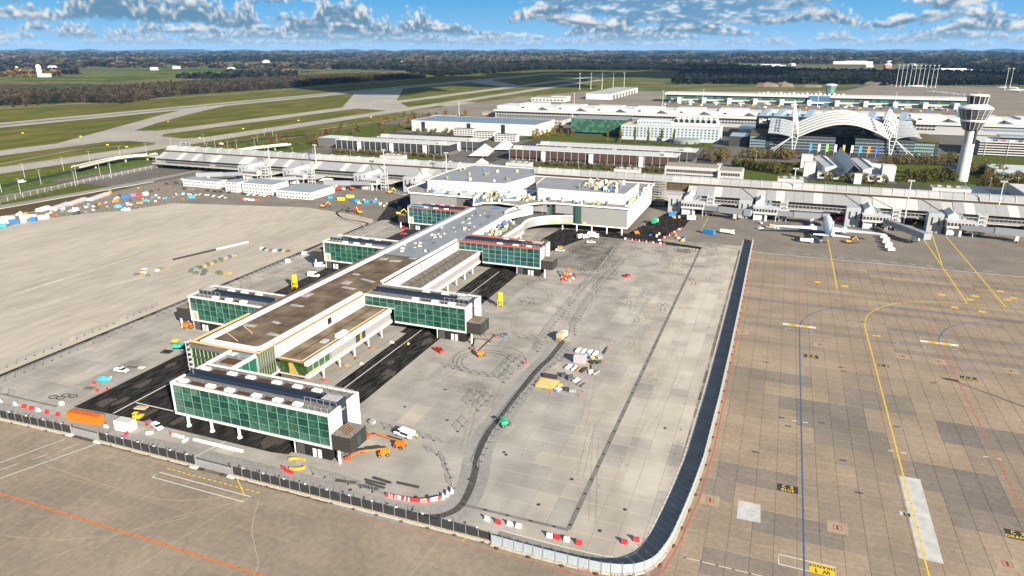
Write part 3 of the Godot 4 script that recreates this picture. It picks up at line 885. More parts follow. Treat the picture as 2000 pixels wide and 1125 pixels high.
func finger(called: String, label: String, xa: float, xb: float, zf: float, tip: int, red: bool, full: bool) -> Node3D:
	# a glazed boarding wing: xa its root at the pier, xb its tip; zf its south face
	var zb := zf - 15.0
	var x0 := minf(xa, xb); var x1 := maxf(xa, xb)
	var root := thing(called, label, "building", V((x0 + x1) / 2, 0, (zf + zb) / 2))
	var white := mt(0.58, 0.58, 0.58, 0.6, 0.0, "paint", 0.2)
	var grey := mt(0.24, 0.23, 0.22, 0.9, 0.0, "dirt", 0.15)
	var dark := mt(0.012, 0.020, 0.040, 0.45)
	var slate := mt(0.030, 0.028, 0.028, 0.85, 0.0, "ground", 0.3)
	var glz := glass(0.012, 0.085, 0.058, 0.46, 0.27) if not red else glass(0.015, 0.09, 0.105, 0.48, 0.27)
	var mull := mt(0.115, 0.265, 0.205, 0.5)
	if red: mull = mt(0.26, 0.36, 0.36, 0.5)
	var lowx := x0 if full else (-143.0 if tip > 0 else x0)      # where the lower storey begins
	var yb := 4.0; var yt := 15.2
	# white frame: floor slab, roof rim, ends
	var b := MB.new()
	b.box(lowx, yb, zb, x1, yb + 0.75, zf)
	if not full and tip > 0:
		b.box(x0, 9.9, zb, lowx, 10.35, zf - 0.3)
	wpart("floor_slab", b, white, root)
	b = MB.new()
	var rim := white if not red else mt(0.36, 0.09, 0.075, 0.7, 0.0, "paint", 0.3)
	b.box(x0, yt - 0.85, zf - 0.5, x1, yt, zf)
	b.box(x0, yt - 0.85, zb, x1, yt, zb + 0.5)
	wpart("roof_rim", b, rim, root)
	for s in [0, 1]:
		b = MB.new()
		var za := zf if s == 0 else zf - 9.3
		var ze := zf - 5.8 if s == 0 else zb
		if tip > 0: b.box(x1 - 0.6, yb - 0.003, ze, x1 + 0.012, yt + 0.012, za + 0.012)
		else: b.box(x0 - 0.012, yb - 0.003, ze, x0 + 0.6, yt + 0.012, za + 0.012)
		wpart("end_wall", b, white, root)
		if full: wpart("end_wall", MB.new().box(x0 - 0.012, yb - 0.003, ze, x0 + 0.6, yt + 0.012, za + 0.012), white, root)
	# roof with a sunk channel
	b = MB.new()
	b.box(x0 + 0.3, yt - 0.9, zf - 5.8, x1 - 0.3, yt - 0.55, zf - 0.5)
	b.box(x0 + 0.3, yt - 0.9, zb + 0.5, x1 - 0.3, yt - 0.55, zf - 9.3)
	wpart("roof_deck", b, grey if not red else mt(0.30, 0.12, 0.10, 0.8, 0.0, "dirt", 0.2), root)
	b = MB.new()
	b.box(x0 + 1, yt - 1.9, zf - 6.3, x1 - 6.5 if tip > 0 else x1 - 1, yt + 0.35, zf - 5.8)
	b.box(x0 + 1, yt - 1.9, zf - 9.3, x1 - 6.5 if tip > 0 else x1 - 1, yt + 0.55, zf - 8.6)
	wpart("channel_wall", b, dark, root)
	b = MB.new()
	b.box(x0 + 0.6, yt - 2.3, zf - 8.6, x1 - 0.6, yt - 1.9, zf - 6.3)
	wpart("channel_floor", b, mt(0.42, 0.38, 0.32, 0.9, 0.0, "dirt", 0.2), root)
	# lift head at the tip
	var tx := x1 - 4.2 if tip > 0 else x0 + 4.2
	b = MB.new()
	b.box(tx - 3.2, yb, zf - 9.7, tx + 3.4, yt + 0.9, zf - 5.4)
	wpart("lift_shaft", b, dark, root)
	b = MB.new()
	b.box(tx - 2.6, yt + 0.9, zf - 9.2, tx + 2.8, yt + 1.05, zf - 5.9)
	wpart("lift_roof", b, mt(0.5, 0.5, 0.49, 0.8, 0.0, "dirt", 0.3), root)
	# skylights
	var sk := [-165.1, -154.5, -147.2, -137.2, -129.5, -122.4] if full else ([-134.0, -125.0, -117.5] if tip > 0 else [x0 + 12.5, x0 + 19.5, x0 + 27.0])
	for x in sk:
		for dz in [-2.4, -11.6]:
			b = MB.new()
			b.slab(x - 1.45, yt - 0.55, zf + dz - 0.75, x + 1.45, yt + 0.30, zf + dz + 0.75, 0.12)
			wpart("roof_light", b, mt(0.56, 0.56, 0.55, 0.5), root)
	for k in sk.size() - 1:
		for dz in [-2.6, -11.9]:
			b = MB.new()
			b.box(sk[k] + 2.4, yt - 0.55, zf + dz - 1.0, sk[k + 1] - 2.4, yt - 0.52, zf + dz + 0.9)
			wpart("rusty_patch", b, mt(0.12, 0.062, 0.040, 0.9, 0.0, "grass", 0.3), root)
	# guard rail at the tip of the roof
	b = MB.new()
	for dz in [-1.0, -5.2, -9.9, -14.0]:
		for k in 6:
			var x := (x1 - 1.2 - k * 2.2) if tip > 0 else (x0 + 1.2 + k * 2.2)
			b.bar(V(x, yt - 0.6, zf + dz), V(x, yt + 0.9, zf + dz), 0.07)
		var xe := (x1 - 12.2) if tip > 0 else (x0 + 12.2)
		b.bar(V(xe, yt + 0.9, zf + dz), V(x1 - 1.2 if tip > 0 else x0 + 1.2, yt + 0.9, zf + dz), 0.06)
	wpart("guard_rail", b, mt(0.5, 0.5, 0.5, 0.5, 0.3), root)
	# glazing, both long sides
	if not full and tip > 0:
		glass_box(root, x0 + 0.2, lowx, 10.35, yt - 0.85, zf - 0.35, 4, 2, glz, mull)
		glass_box(root, lowx, x1 - 0.6, yb + 0.75, yt - 0.85, zf - 0.3, 9, 4, glz, mull)
	else:
		glass_box(root, x0 + 0.6 if (full or tip < 0) else x0, x1 - 0.6, yb + 0.75, yt - 0.85, zf - 0.3, 16 if full else 11, 4, glz, mull)
	b = MB.new()
	b.box(x0 + 0.6, yb + 0.75 if full or tip < 0 else 10.4, zb + 0.3, x1 - 0.6, yt - 0.85, zb + 0.38)
	wpart("rear_glazing", b, glass(0.02, 0.10, 0.07, 0.75, 0.27), root)
	# inside: upper floor, columns, braces, core wall
	b = MB.new()
	b.box(lowx + 0.5, 9.5, zb + 0.6, x1 - 1, 9.9, zf - 2.4)
	wpart("upper_floor", b, mt(0.22, 0.27, 0.24, 0.8), root)
	b = MB.new()
	b.box(x0 + 1.0, (yb + 0.75) if (full or tip < 0) else 10.4, zf - 6.2, x1 - 7, yt - 1.9, zf - 5.9)
	wpart("core_wall", b, mt(0.10, 0.17, 0.13, 0.8, 0.0, "dirt", 0.2), root)
	var n := 16 if full else 11
	for k in range(1, n, 2):
		b = MB.new()
		var x := lerpf(maxf(lowx, x0 + 0.6), x1 - 0.6, float(k) / n)
		b.bar(V(x, yb + 0.75, zf - 1.4), V(x, yt - 0.9, zf - 1.4), 0.28)
		wpart("column", b, mull, root)
	var mid := lerpf(lowx, x1, 0.58)
	for s in [-1, 1]:
		for k in 2:
			b = MB.new()
			var xs: float = mid + s * 10.5 + s * k * 3.0
			b.bar(V(xs, yt - 1.2, zf - 0.6), V(mid + s * 0.6 + s * k * 3.0, yb + 1.0, zf - 0.6), 0.3)
			wpart("diagonal_brace", b, mt(0.28, 0.55, 0.45, 0.5), root)
	var gi := RandomNumberGenerator.new()
	gi.seed = int(-zf)
	for k in 10:      # crates, ducts and blinds inside
		b = MB.new()
		var xi := gi.randf_range(lowx + 2, x1 - 8)
		var fl: float = (yb + 0.8) if k % 2 else 9.95
		b.box(xi, fl, zf - 4.6, xi + gi.randf_range(0.8, 3.0), fl + gi.randf_range(0.6, 2.4), zf - 3.2)
		wpart("stored_goods", b, [mt(0.45, 0.40, 0.30, 0.8), mt(0.05, 0.05, 0.05, 0.8), mt(0.5, 0.5, 0.5, 0.7), mt(0.35, 0.30, 0.03, 0.7)][k % 4], root)
	b = MB.new()
	b.box(lowx + 1, yt - 1.9, zf - 2.6, x1 - 1, yt - 1.4, zf - 2.0)
	b.box(lowx + 1, 8.8, zf - 2.9, x1 - 1, 9.3, zf - 2.3)
	wpart("air_duct", b, mt(0.35, 0.38, 0.36, 0.5), root)
	# stilts, ground block and bridge cabin
	if full:
		for x in [-164.2, -154.9, -144.3]:
			for dz in [-0.8, -13.5]:
				b = MB.new()
				b.tube(V(x, 0, zf + dz), V(x, yb, zf + dz), 0.45, 0.45, 10)
				b.tube(V(x, 0.02, zf + dz), V(x, 0.5, zf + dz), 0.75, 0.75, 10)
				wpart("stilt", b, mt(0.62, 0.60, 0.56, 0.8), root)
	var bx0 := (x1 - 13.2) if tip > 0 else (x0 + 0.9)
	var bx1 := (x1 - 0.9) if tip > 0 else (x0 + 14.0)
	b = MB.new()
	b.box(bx0, 0, zb + 1.5, bx1, yb, zf + 0.0 - 0.35)
	var blk := wpart("ground_block", b, slate, root)
	b = MB.new()
	b.box(bx0 + 0.5, 0.15, zf - 0.36, bx0 + 3.2, 3.5, zf - 0.26)
	wpart("roller_shutter", b, mt(0.05, 0.055, 0.06, 0.5), root)
	for k in 2:
		b = MB.new()
		var dx: float = bx0 + (6.1 if tip > 0 else 4.4) + k * 1.75
		b.box(dx, 0.1, zf - 0.36, dx + 1.2, 2.8, zf - 0.24)
		wpart("door", b, mt(0.55, 0.60, 0.64, 0.5), root)
	b = MB.new()
	b.box(bx0 - 0.3, 0.0, zf - 0.5, bx0 - 0.01, yb, zf - 0.2)
	wpart("corner_post", b, mt(0.62, 0.60, 0.55, 0.8), root)
	# cabin that the bridges dock to
	var cx := (x1 + 4.0) if tip > 0 else (x0 - 3.9)
	b = MB.new()
	var cw := 3.7 if tip > 0 else 3.2
	b.box(cx - cw, 4.3, zf - 7.8, cx + cw - 1.2, 9.0, zf + 0.25)
	wpart("docking_cabin", b, mt(0.036, 0.033, 0.031, 0.8, 0.0, "dirt", 0.25), root)
	b = MB.new()
	b.box(cx - cw + 0.2, 9.0, zf - 7.6, cx + cw - 1.4, 9.18, zf + 0.05)
	wpart("cabin_roof", b, mt(0.26, 0.25, 0.23, 0.9, 0.0, "dirt", 0.2), root)
	b = MB.new()
	b.box(cx + cw - 1.25, 5.2, zf - 4.9, cx + cw - 1.15, 7.9, zf - 3.2)
	wpart("cabin_window", b, glass(0.03, 0.08, 0.08, 0.8, 0.3), root)
	b = MB.new()
	for k in 5:
		b.box(cx - cw + 0.8 + k * 0.9, 9.18, zf - 6.8 + k * 0.5, cx - cw + 1.0 + k * 0.9, 9.45, zf - 2.5 + k * 0.4)
	wpart("steel_sections", b, mt(0.24, 0.13, 0.06, 0.8, 0.0, "dirt", 0.3), root)
	b = MB.new()
	b.tube(V(cx - 1.8, 0, zf + 0.0), V(cx - 1.8, 4.3, zf + 0.0), 0.38, 0.38, 8)
	wpart("cabin_column", b, mt(0.70, 0.69, 0.66, 0.8), root)
	if tip < 0:
		b = MB.new()
		b.box(x0 + 0.55, yb + 0.75, zf - 0.25, x0 + 4.0, yb + 4.6, zf + 0.05)
		wpart("blank_panel", b, white, root)
		b = MB.new()
		b.box(x0 + 2.2, yb + 1.0, zf + 0.05, x0 + 3.3, yb + 3.9, zf + 0.12)
		wpart("gate_number_board", b, mt(0.52, 0.24, 0.05, 0.7), root)
	return root

func stripe_facade(root: Node3D, x0: float, x1: float, y0: float, y1: float, z: float, n: int, horizontal_along_x := true) -> void:
	# slats one above the other before a dark wall
	var slat := mt(0.42, 0.43, 0.44, 0.5, 0.2)
	for k in n:
		var b := MB.new()
		var y := lerpf(y0, y1, (k + 0.25) / n)
		if horizontal_along_x: b.box(x0, y, z, x1, y + (y1 - y0) / n * 0.52, z + 0.25)
		else: b.box(z, y, x0, z + 0.25, y + (y1 - y0) / n * 0.52, x1)
		wpart("slat", b, slat, root)

func terminal_pier() -> void:
	var white := mt(0.58, 0.58, 0.58, 0.6, 0.0, "paint", 0.2)
	var brown := mt(0.185, 0.143, 0.105, 0.95, 0.0, "dirt", 0.017)
	var tan_ := mt(0.255, 0.200, 0.142, 0.95, 0.0, "dirt", 0.02)
	var blueg := mt(0.215, 0.232, 0.262, 0.8, 0.0, "ground", 0.1)
	var slate := mt(0.035, 0.033, 0.033, 0.85)
	var greeng := glass(0.025, 0.075, 0.014, 0.55, 0.28)
	var base := V(-171.5, 0, -290)
	var root := thing("terminal_pier", "long terminal pier under construction with brown front roof and white side wall", "building", base)
	var b := MB.new()
	b.box(-183, 0, -430, -160, 4.0, -173)
	wpart("ground_floor", b, slate, root)
	b = MB.new()
	b.box(-186.2, 4.0, -432, -157.3, 4.9, -170)
	wpart("floor_slab", b, mt(0.5, 0.49, 0.47, 0.8), root)
	b = MB.new()
	b.box(-186.2, 4.9, -432, -185.7, 14.6, -180)
	wpart("west_wall", b, mt(0.55, 0.56, 0.57, 0.6), root)
	b = MB.new()
	b.box(-186.4, 14.6, -292, -157.0, 15.2, -169.8)
	wpart("brown_roof", b, brown, root)
	b = MB.new()
	b.prism(P([-186.4, -292.2, -157, -292.2, -157, -400, -152, -416, -165, -416, -179, -420, -196, -428, -186.4, -415]), 14.6, 15.21)
	wpart("grey_roof", b, blueg, root)
	# lighter lap edges and roll seams on the roofs
	b = MB.new()
	for k in 12:
		b.box(-180.5, 15.2, -184 - k * 8.7, -159, 15.235, -183.85 - k * 8.7)
	for x in [-176, -170, -165.0]:
		b.box(x, 15.2, -290, x + 0.12, 15.23, -174)
	wpart("roof_seam", b, mt(0.15, 0.115, 0.085, 0.95), root)
	# white upstands
	b = MB.new()
	b.box(-182.6, 15.2, -405, -180.4, 16.0, -171.6)
	b.box(-182.6, 15.2, -173.6, -160.5, 16.0, -171.4)
	b.prism(P([-160.5, -171.4, -158.6, -172.2, -157.6, -174.5, -159.4, -175, -160.5, -173.6]), 15.2, 16.0)
	b.box(-159.4, 15.2, -236, -157.7, 16.0, -174.8)
	b.box(-158.6, 15.2, -329, -157.4, 16.0, -252)
	wpart("roof_upstand", b, mt(0.60, 0.595, 0.58, 0.7), root)
	b = MB.new()
	b.box(-186.5, 15.2, -171.2, -157, 15.5, -170.2)
	b.box(-186.5, 15.2, -200, -185.3, 15.45, -171.2)
	b.box(-157.35, 15.2, -236, -156.7, 15.45, -170.2)
	wpart("timber_edge", b, mt(0.50, 0.36, 0.20, 0.9), root)
	# roof odds and ends: paler foil sheets, vents
	for q in [[-177, -190, 5, 3], [-170, -196, 4, 2.6], [-163, -186, 5, 3], [-174, -214, 6, 2.4], [-167, -240, 7, 3], [-172, -246, 4, 6], [-165, -252, 8, 2.6], [-175, -258, 3.6, 3], [-169, -283, 6, 4], [-163, -290, 4, 3], [-176, -284, 4, 5], [-178, -226, 3, 7]]:
		b = MB.new()
		b.at(V(q[0], 15.21, q[1]), hash2(int(q[0]), int(q[1])) * 0.6 - 0.3)
		b.cbox(0, 0, 0, q[2], 0.1, q[3] * 0.7)
		b.cbox(q[2] * 0.2, 0.1, 0.3, q[2] * 0.3, 0.25, q[3] * 0.25)
		wpart("foil_sheet", b, mt(0.42, 0.40, 0.38, 0.8, 0.0, "dirt", 0.4), root)
	for k in 44:
		b = MB.new()
		var x := -179.0 + hash2(k, 5) * 19; var z := -296.0 - hash2(k, 6) * 110
		b.at(V(x, 15.22, z), hash2(k, 7) * 3.0)
		b.cbox(0, 0, 0, 0.6 + hash2(k, 8) * 1.6, 0.25 + hash2(k, 9) * 0.5, 0.4 + hash2(k, 4) * 1.0)
		wpart("roof_vent", b, [mt(0.5, 0.44, 0.33, 0.8), mt(0.6, 0.6, 0.6, 0.6), mt(0.06, 0.06, 0.065, 0.7)][k % 3], root)
	b = MB.new()
	for k in 46:
		var x := -184.4 + hash2(k, 12) * 3.5; var z := -176.0 - k * 4.8
		b.cbox(x, 15.2, z, 0.5, 0.25, 0.4)
	wpart("roof_brackets", b, mt(0.15, 0.14, 0.13, 0.8), root)
	b = MB.new()
	b.bar(V(-178, 15.5, -188), V(-171, 15.5, -184), 0.3)
	b.bar(V(-181.5, 15.4, -182), V(-171, 15.4, -176.5), 0.25)
	wpart("timber_batten", b, mt(0.55, 0.42, 0.25, 0.9), root)
	# white east wall, in panels, over the annexes
	for seg in [[-179.5, -236.3], [-251.5, -329.3], [-345.0, -398.0]]:
		var n := int((seg[0] - seg[1]) / 4.7)
		var w: float = (seg[0] - seg[1]) / n
		for k in n:
			for j in 2:
				b = MB.new()
				b.box(-157.3, 9.9 + j * 2.5, seg[0] - (k + 1) * w + 0.03, -157.0, 9.9 + j * 2.5 + 2.46, seg[0] - k * w - 0.03)
				wpart("wall_panel", b, white, root)
	b = MB.new()
	b.box(-157.5, 9.9, -398, -157.3, 15.0, -170)
	wpart("east_wall", b, mt(0.3, 0.3, 0.3, 0.8), root)
	b = MB.new()
	b.box(-157.0, 11.0, -212.2, -156.9, 13.4, -209.8)
	b.box(-157.0, 10.5, -287.2, -156.9, 13.9, -286.8)
	wpart("wall_opening", b, mt(0.012, 0.012, 0.014, 0.6), root)
	# glazed south front
	for q in [[-186.0, -168.0, 10], [-163.0, -157.4, 3]]:
		var n: int = q[2]
		for k in n:
			for j in 2:
				var xa: float = lerpf(q[0], q[1], float(k) / n)
				var xb: float = lerpf(q[0], q[1], float(k + 1) / n)
				b = MB.new()
				b.box(xa + 0.06, 4.9 + j * 5.2, -170.3, xb - 0.06, 9.4 + j * 5.0, -170.2)
				wpart("glass_pane", b, greeng, root)
		for k in n + 1:
			b = MB.new()
			var x: float = lerpf(q[0], q[1], float(k) / n)
			b.box(x - 0.08, 4.9, -170.4, x + 0.08, 14.6, -170.05)
			wpart("mullion", b, mt(0.30, 0.34, 0.30, 0.5), root)
	b = MB.new()
	b.box(-186.1, 9.35, -170.6, -157.4, 10.1, -170.02)
	wpart("spandrel", b, mt(0.05, 0.05, 0.055, 0.7), root)
	b = MB.new()
	b.box(-186.1, 13.7, -170.6, -168.2, 14.6, -169.95)
	for k in 26:
		b.box(-186 + k * 0.7, 13.1, -170.3, -185.75 + k * 0.7, 13.9, -169.6)
	wpart("facade_brackets", b, mt(0.16, 0.16, 0.17, 0.5, 0.4), root)
	b = MB.new()
	b.box(-168.2, 14.0, -170.0, -156.9, 14.75, -169.6)
	wpart("blue_edge_beam", b, mt(0.03, 0.20, 0.42, 0.6), root)
	b = MB.new()
	for k in 7:
		b.box(-157.35, 4.9, -178.6 + k * 1.2, -157.25, 14.4, -177.5 + k * 1.2)
	wpart("side_glass", b, greeng, root)
	for k in 8:
		wpart("side_mullion", MB.new().box(-157.3, 4.9, -178.75 + k * 1.2, -157.1, 14.5, -178.62 + k * 1.2), mt(0.25, 0.27, 0.24, 0.5), root)
	wpart("side_transom", MB.new().box(-157.3, 9.3, -179, -157.05, 10.0, -170.4), mt(0.10, 0.10, 0.10, 0.6), root)
	b = MB.new()
	b.box(-186, 4.9, -179.5, -185.8, 14.4, -171)
	b.box(-180, 4.9, -179.6, -158, 14.6, -179.4)
	wpart("inner_wall", b, mt(0.05, 0.095, 0.03, 0.9, 0.0, "dirt", 0.35), root)
	b = MB.new()
	b.box(-185.5, 9.4, -180, -157.8, 9.9, -171)
	wpart("upper_floor", b, mt(0.3, 0.29, 0.27, 0.9), root)
	# neck between the pier and the front wing
	var neck := thing("connecting_bridge", "grey roofed link between the pier front and the foremost glass wing", "building", V(-162.5, 0, -164))
	b = MB.new()
	b.box(-168, 4.0, -169.9, -157.2, 4.7, -158.9)
	wpart("floor_slab", b, white, neck)
	b = MB.new()
	b.box(-168.2, 14.2, -169.6, -167.4, 15.4, -158.85)
	b.box(-157.8, 14.2, -169.6, -157.0, 15.4, -158.85)
	wpart("roof_rim", b, white, neck)
	b = MB.new()
	b.box(-167.4, 14.1, -169.6, -157.8, 14.5, -158.85)
	wpart("roof_deck", b, mt(0.33, 0.325, 0.315, 0.9, 0.0, "dirt", 0.1), neck)
	b = MB.new()
	b.box(-165.5, 14.5, -165.5, -159, 14.56, -161.5)
	wpart("rusty_patch", b, mt(0.14, 0.075, 0.045, 0.9, 0.0, "grass", 0.3), neck)
	for x in [-167.8, -157.3]:
		for k in 3:
			b = MB.new()
			b.box(x, 4.8, -169.4 + k * 3.5, x + 0.1, 14.1, -166.1 + k * 3.5)
			wpart("glass_pane", b, glass(0.02, 0.12, 0.09, 0.65, 0.27), neck)
			b = MB.new()
			b.box(x - 0.06, 4.8, -169.55 + k * 3.5, x + 0.16, 14.1, -169.4 + k * 3.5)
			wpart("mullion", b, mt(0.2, 0.4, 0.33, 0.5), neck)
	# low annexes on the east side, each with slats, white bands and columns
	var an := [[-179.5, -236.2, "low annex with tan flat roof between the two nearest east wings"], [-251.6, -329.2, "low annex with grey flat roof between the middle and far east wings"], [-345.2, -398.0, "low annex with stacked building material on its roof behind the far east wing"]]
	for i in 3:
		var za: float = an[i][0]; var zb: float = an[i][1]
		var a := thing("pier_annex", an[i][2], "building", V(-151, 0, (za + zb) / 2))
		b = MB.new()
		b.box(-157, 9.4, zb, -145.6, 9.85, za)
		wpart("roof_deck", b, tan_ if i == 0 else mt(0.225, 0.20, 0.17, 0.95, 0.0, "dirt", 0.08), a)
		b = MB.new()
		b.box(-145.7, 8.55, zb, -144.2, 10.0, za)
		wpart("white_fascia", b, white, a)
		b = MB.new()
		b.box(-145.6, 4.0, zb, -144.1, 5.35, za)
		wpart("white_sill", b, white, a)
		b = MB.new()
		b.box(-157, 4.0, zb, -145.6, 4.5, za)
		wpart("floor_slab", b, mt(0.4, 0.39, 0.37, 0.8), a)
		b = MB.new()
		b.box(-146.2, 5.3, zb + 0.2, -145.4, 8.6, za - (14.0 if i == 0 else 0.2))
		wpart("dark_wall", b, mt(0.015, 0.015, 0.016, 0.7), a)
		for k in 6:
			b = MB.new()
			var y := 5.65 + k * 0.52
			b.box(-144.85, y, zb + 0.4, -144.5, y + 0.22, za - (14.2 if i == 0 else 0.4))
			wpart("slat", b, mt(0.34, 0.34, 0.34, 0.6), a)
		var n := int((za - zb) / 10.0)
		for k in n:
			b = MB.new()
			b.tube(V(-145.1, 0, za - 9.3 - k * 10.0), V(-145.1, 4.0, za - 9.3 - k * 10.0), 0.35, 0.35, 8)
			wpart("column", b, mt(0.55, 0.53, 0.49, 0.85), a)
		b = MB.new()
		b.box(-156.9, 0, zb + 1, -152, 4.0, za - 1)
		wpart("rear_wall", b, mt(0.10, 0.095, 0.09, 0.9), a)
		b = MB.new()
		b.box(-152.6, 9.85, zb + 4, -152.2, 9.9, za - 3)
		wpart("roof_gutter", b, mt(0.05, 0.045, 0.04, 0.9), a)
		if i == 0:
			b = MB.new()
			b.box(-147.3, 9.85, za - 56, -146.9, 10.05, za - 0.4)
			b.box(-156.6, 9.85, za - 0.8, -147, 10.05, za - 0.4)
			wpart("timber_edge", b, mt(0.52, 0.40, 0.24, 0.9), a)
			for k in 4:
				b = MB.new()
				b.box(-145.0, 5.0, za - 13.6 + k * 3.4, -144.9, 8.8, za - 10.4 + k * 3.4)
				wpart("glass_pane", b, glass(0.05, 0.13, 0.06, 0.6, 0.28), a)
				b = MB.new()
				b.box(-156.4 + k * 2.8, 4.6, za - 0.3, -153.8 + k * 2.8, 9.2, za - 0.2)
				wpart("front_pane", b, greeng, a)
				b = MB.new()
				b.box(-145.2, 4.6, za - 13.8 + k * 3.4, -144.75, 9.3, za - 13.6 + k * 3.4)
				wpart("mullion", b, mt(0.34, 0.36, 0.35, 0.5), a)
			b = MB.new()
			b.extr(P([-152.4, 4.6, -148.6, 4.6, -150.8, 8.8, -152.4, 8.8]), za - 0.15, za - 0.05)
			b.box(-144.85, 4.7, za - 7, -144.7, 5.9, za - 0.5)
			wpart("insulation_board", b, mt(0.62, 0.40, 0.12, 0.9, 0.0, "dirt", 0.4), a)
			b = MB.new()
			b.box(-144.6, 5.3, za - 36.5, -144.3, 8.6, za - 30)
			wpart("window_recess", b, mt(0.03, 0.04, 0.035, 0.5), a)
			b = MB.new()
			b.box(-144.3, 5.3, za - 33.7, -144.15, 8.6, za - 32.7)
			wpart("timber_panel", b, mt(0.50, 0.28, 0.05, 0.8), a)
			b = MB.new()
			b.slab(-148.5, 9.85, za - 28, -146.6, 11.3, za - 22.5, 0.15)
			wpart("wrapped_pallet", b, mt(0.78, 0.77, 0.75, 0.7), a)
			b = MB.new()
			b.cbox(-150.0, 9.86, za - 18, 2.2, 0.5, 3)
			wpart("metal_sheets", b, mt(0.45, 0.46, 0.47, 0.5, 0.4), a)
	# wings
	finger("east_wing", "foremost green glass boarding wing with white frame on stilts", -168.3, -110.0, -143.8, 1, false, true)
	finger("east_wing", "middle east boarding wing with blue staircase behind its green glass", -157.0, -110.0, -236.3, 1, false, false)
	finger("east_wing", "far east boarding wing with red unfinished roof edge", -157.0, -110.0, -329.5, 1, true, false)
	finger("west_wing", "near west boarding wing with green glass behind the brown roof", -186.5, -224.8, -208.0, -1, false, false)
	finger("west_wing", "middle west boarding wing beside the parked white vans", -186.5, -224.8, -302.5, -1, false, false)
	finger("west_wing", "far west boarding wing with red roof edge and blue tarpaulin", -186.5, -224.8, -395.5, -1, true, false)
	for q in [[-236.3, "blue steel staircase hall inside the middle east wing"], [-329.5, "blue steel staircase hall inside the far east wing"]]:
		var s := thing("staircase", q[0 + 1], "stairs", V(-136, 4.75, q[0] - 3.0))
		for k in 2:
			b = MB.new()
			b.extr(P([-6.5 + k * 3, 0.2, -5.2 + k * 3, 0.2, 6.5 + k * 3, 9.0, 5.2 + k * 3, 9.0]), -0.6 - k * 1.6, -0.2 - k * 1.6)
			part("stringer", b, mt(0.03, 0.26, 0.50, 0.5), s)
		b = MB.new()
		for k in 14:
			b.box(-6.0 + k * 0.9, 0.3 + k * 0.64, -2.4, -4.6 + k * 0.9, 0.42 + k * 0.64, -0.6)
		part("treads", b, mt(0.05, 0.30, 0.52, 0.5), s)
	head_building()

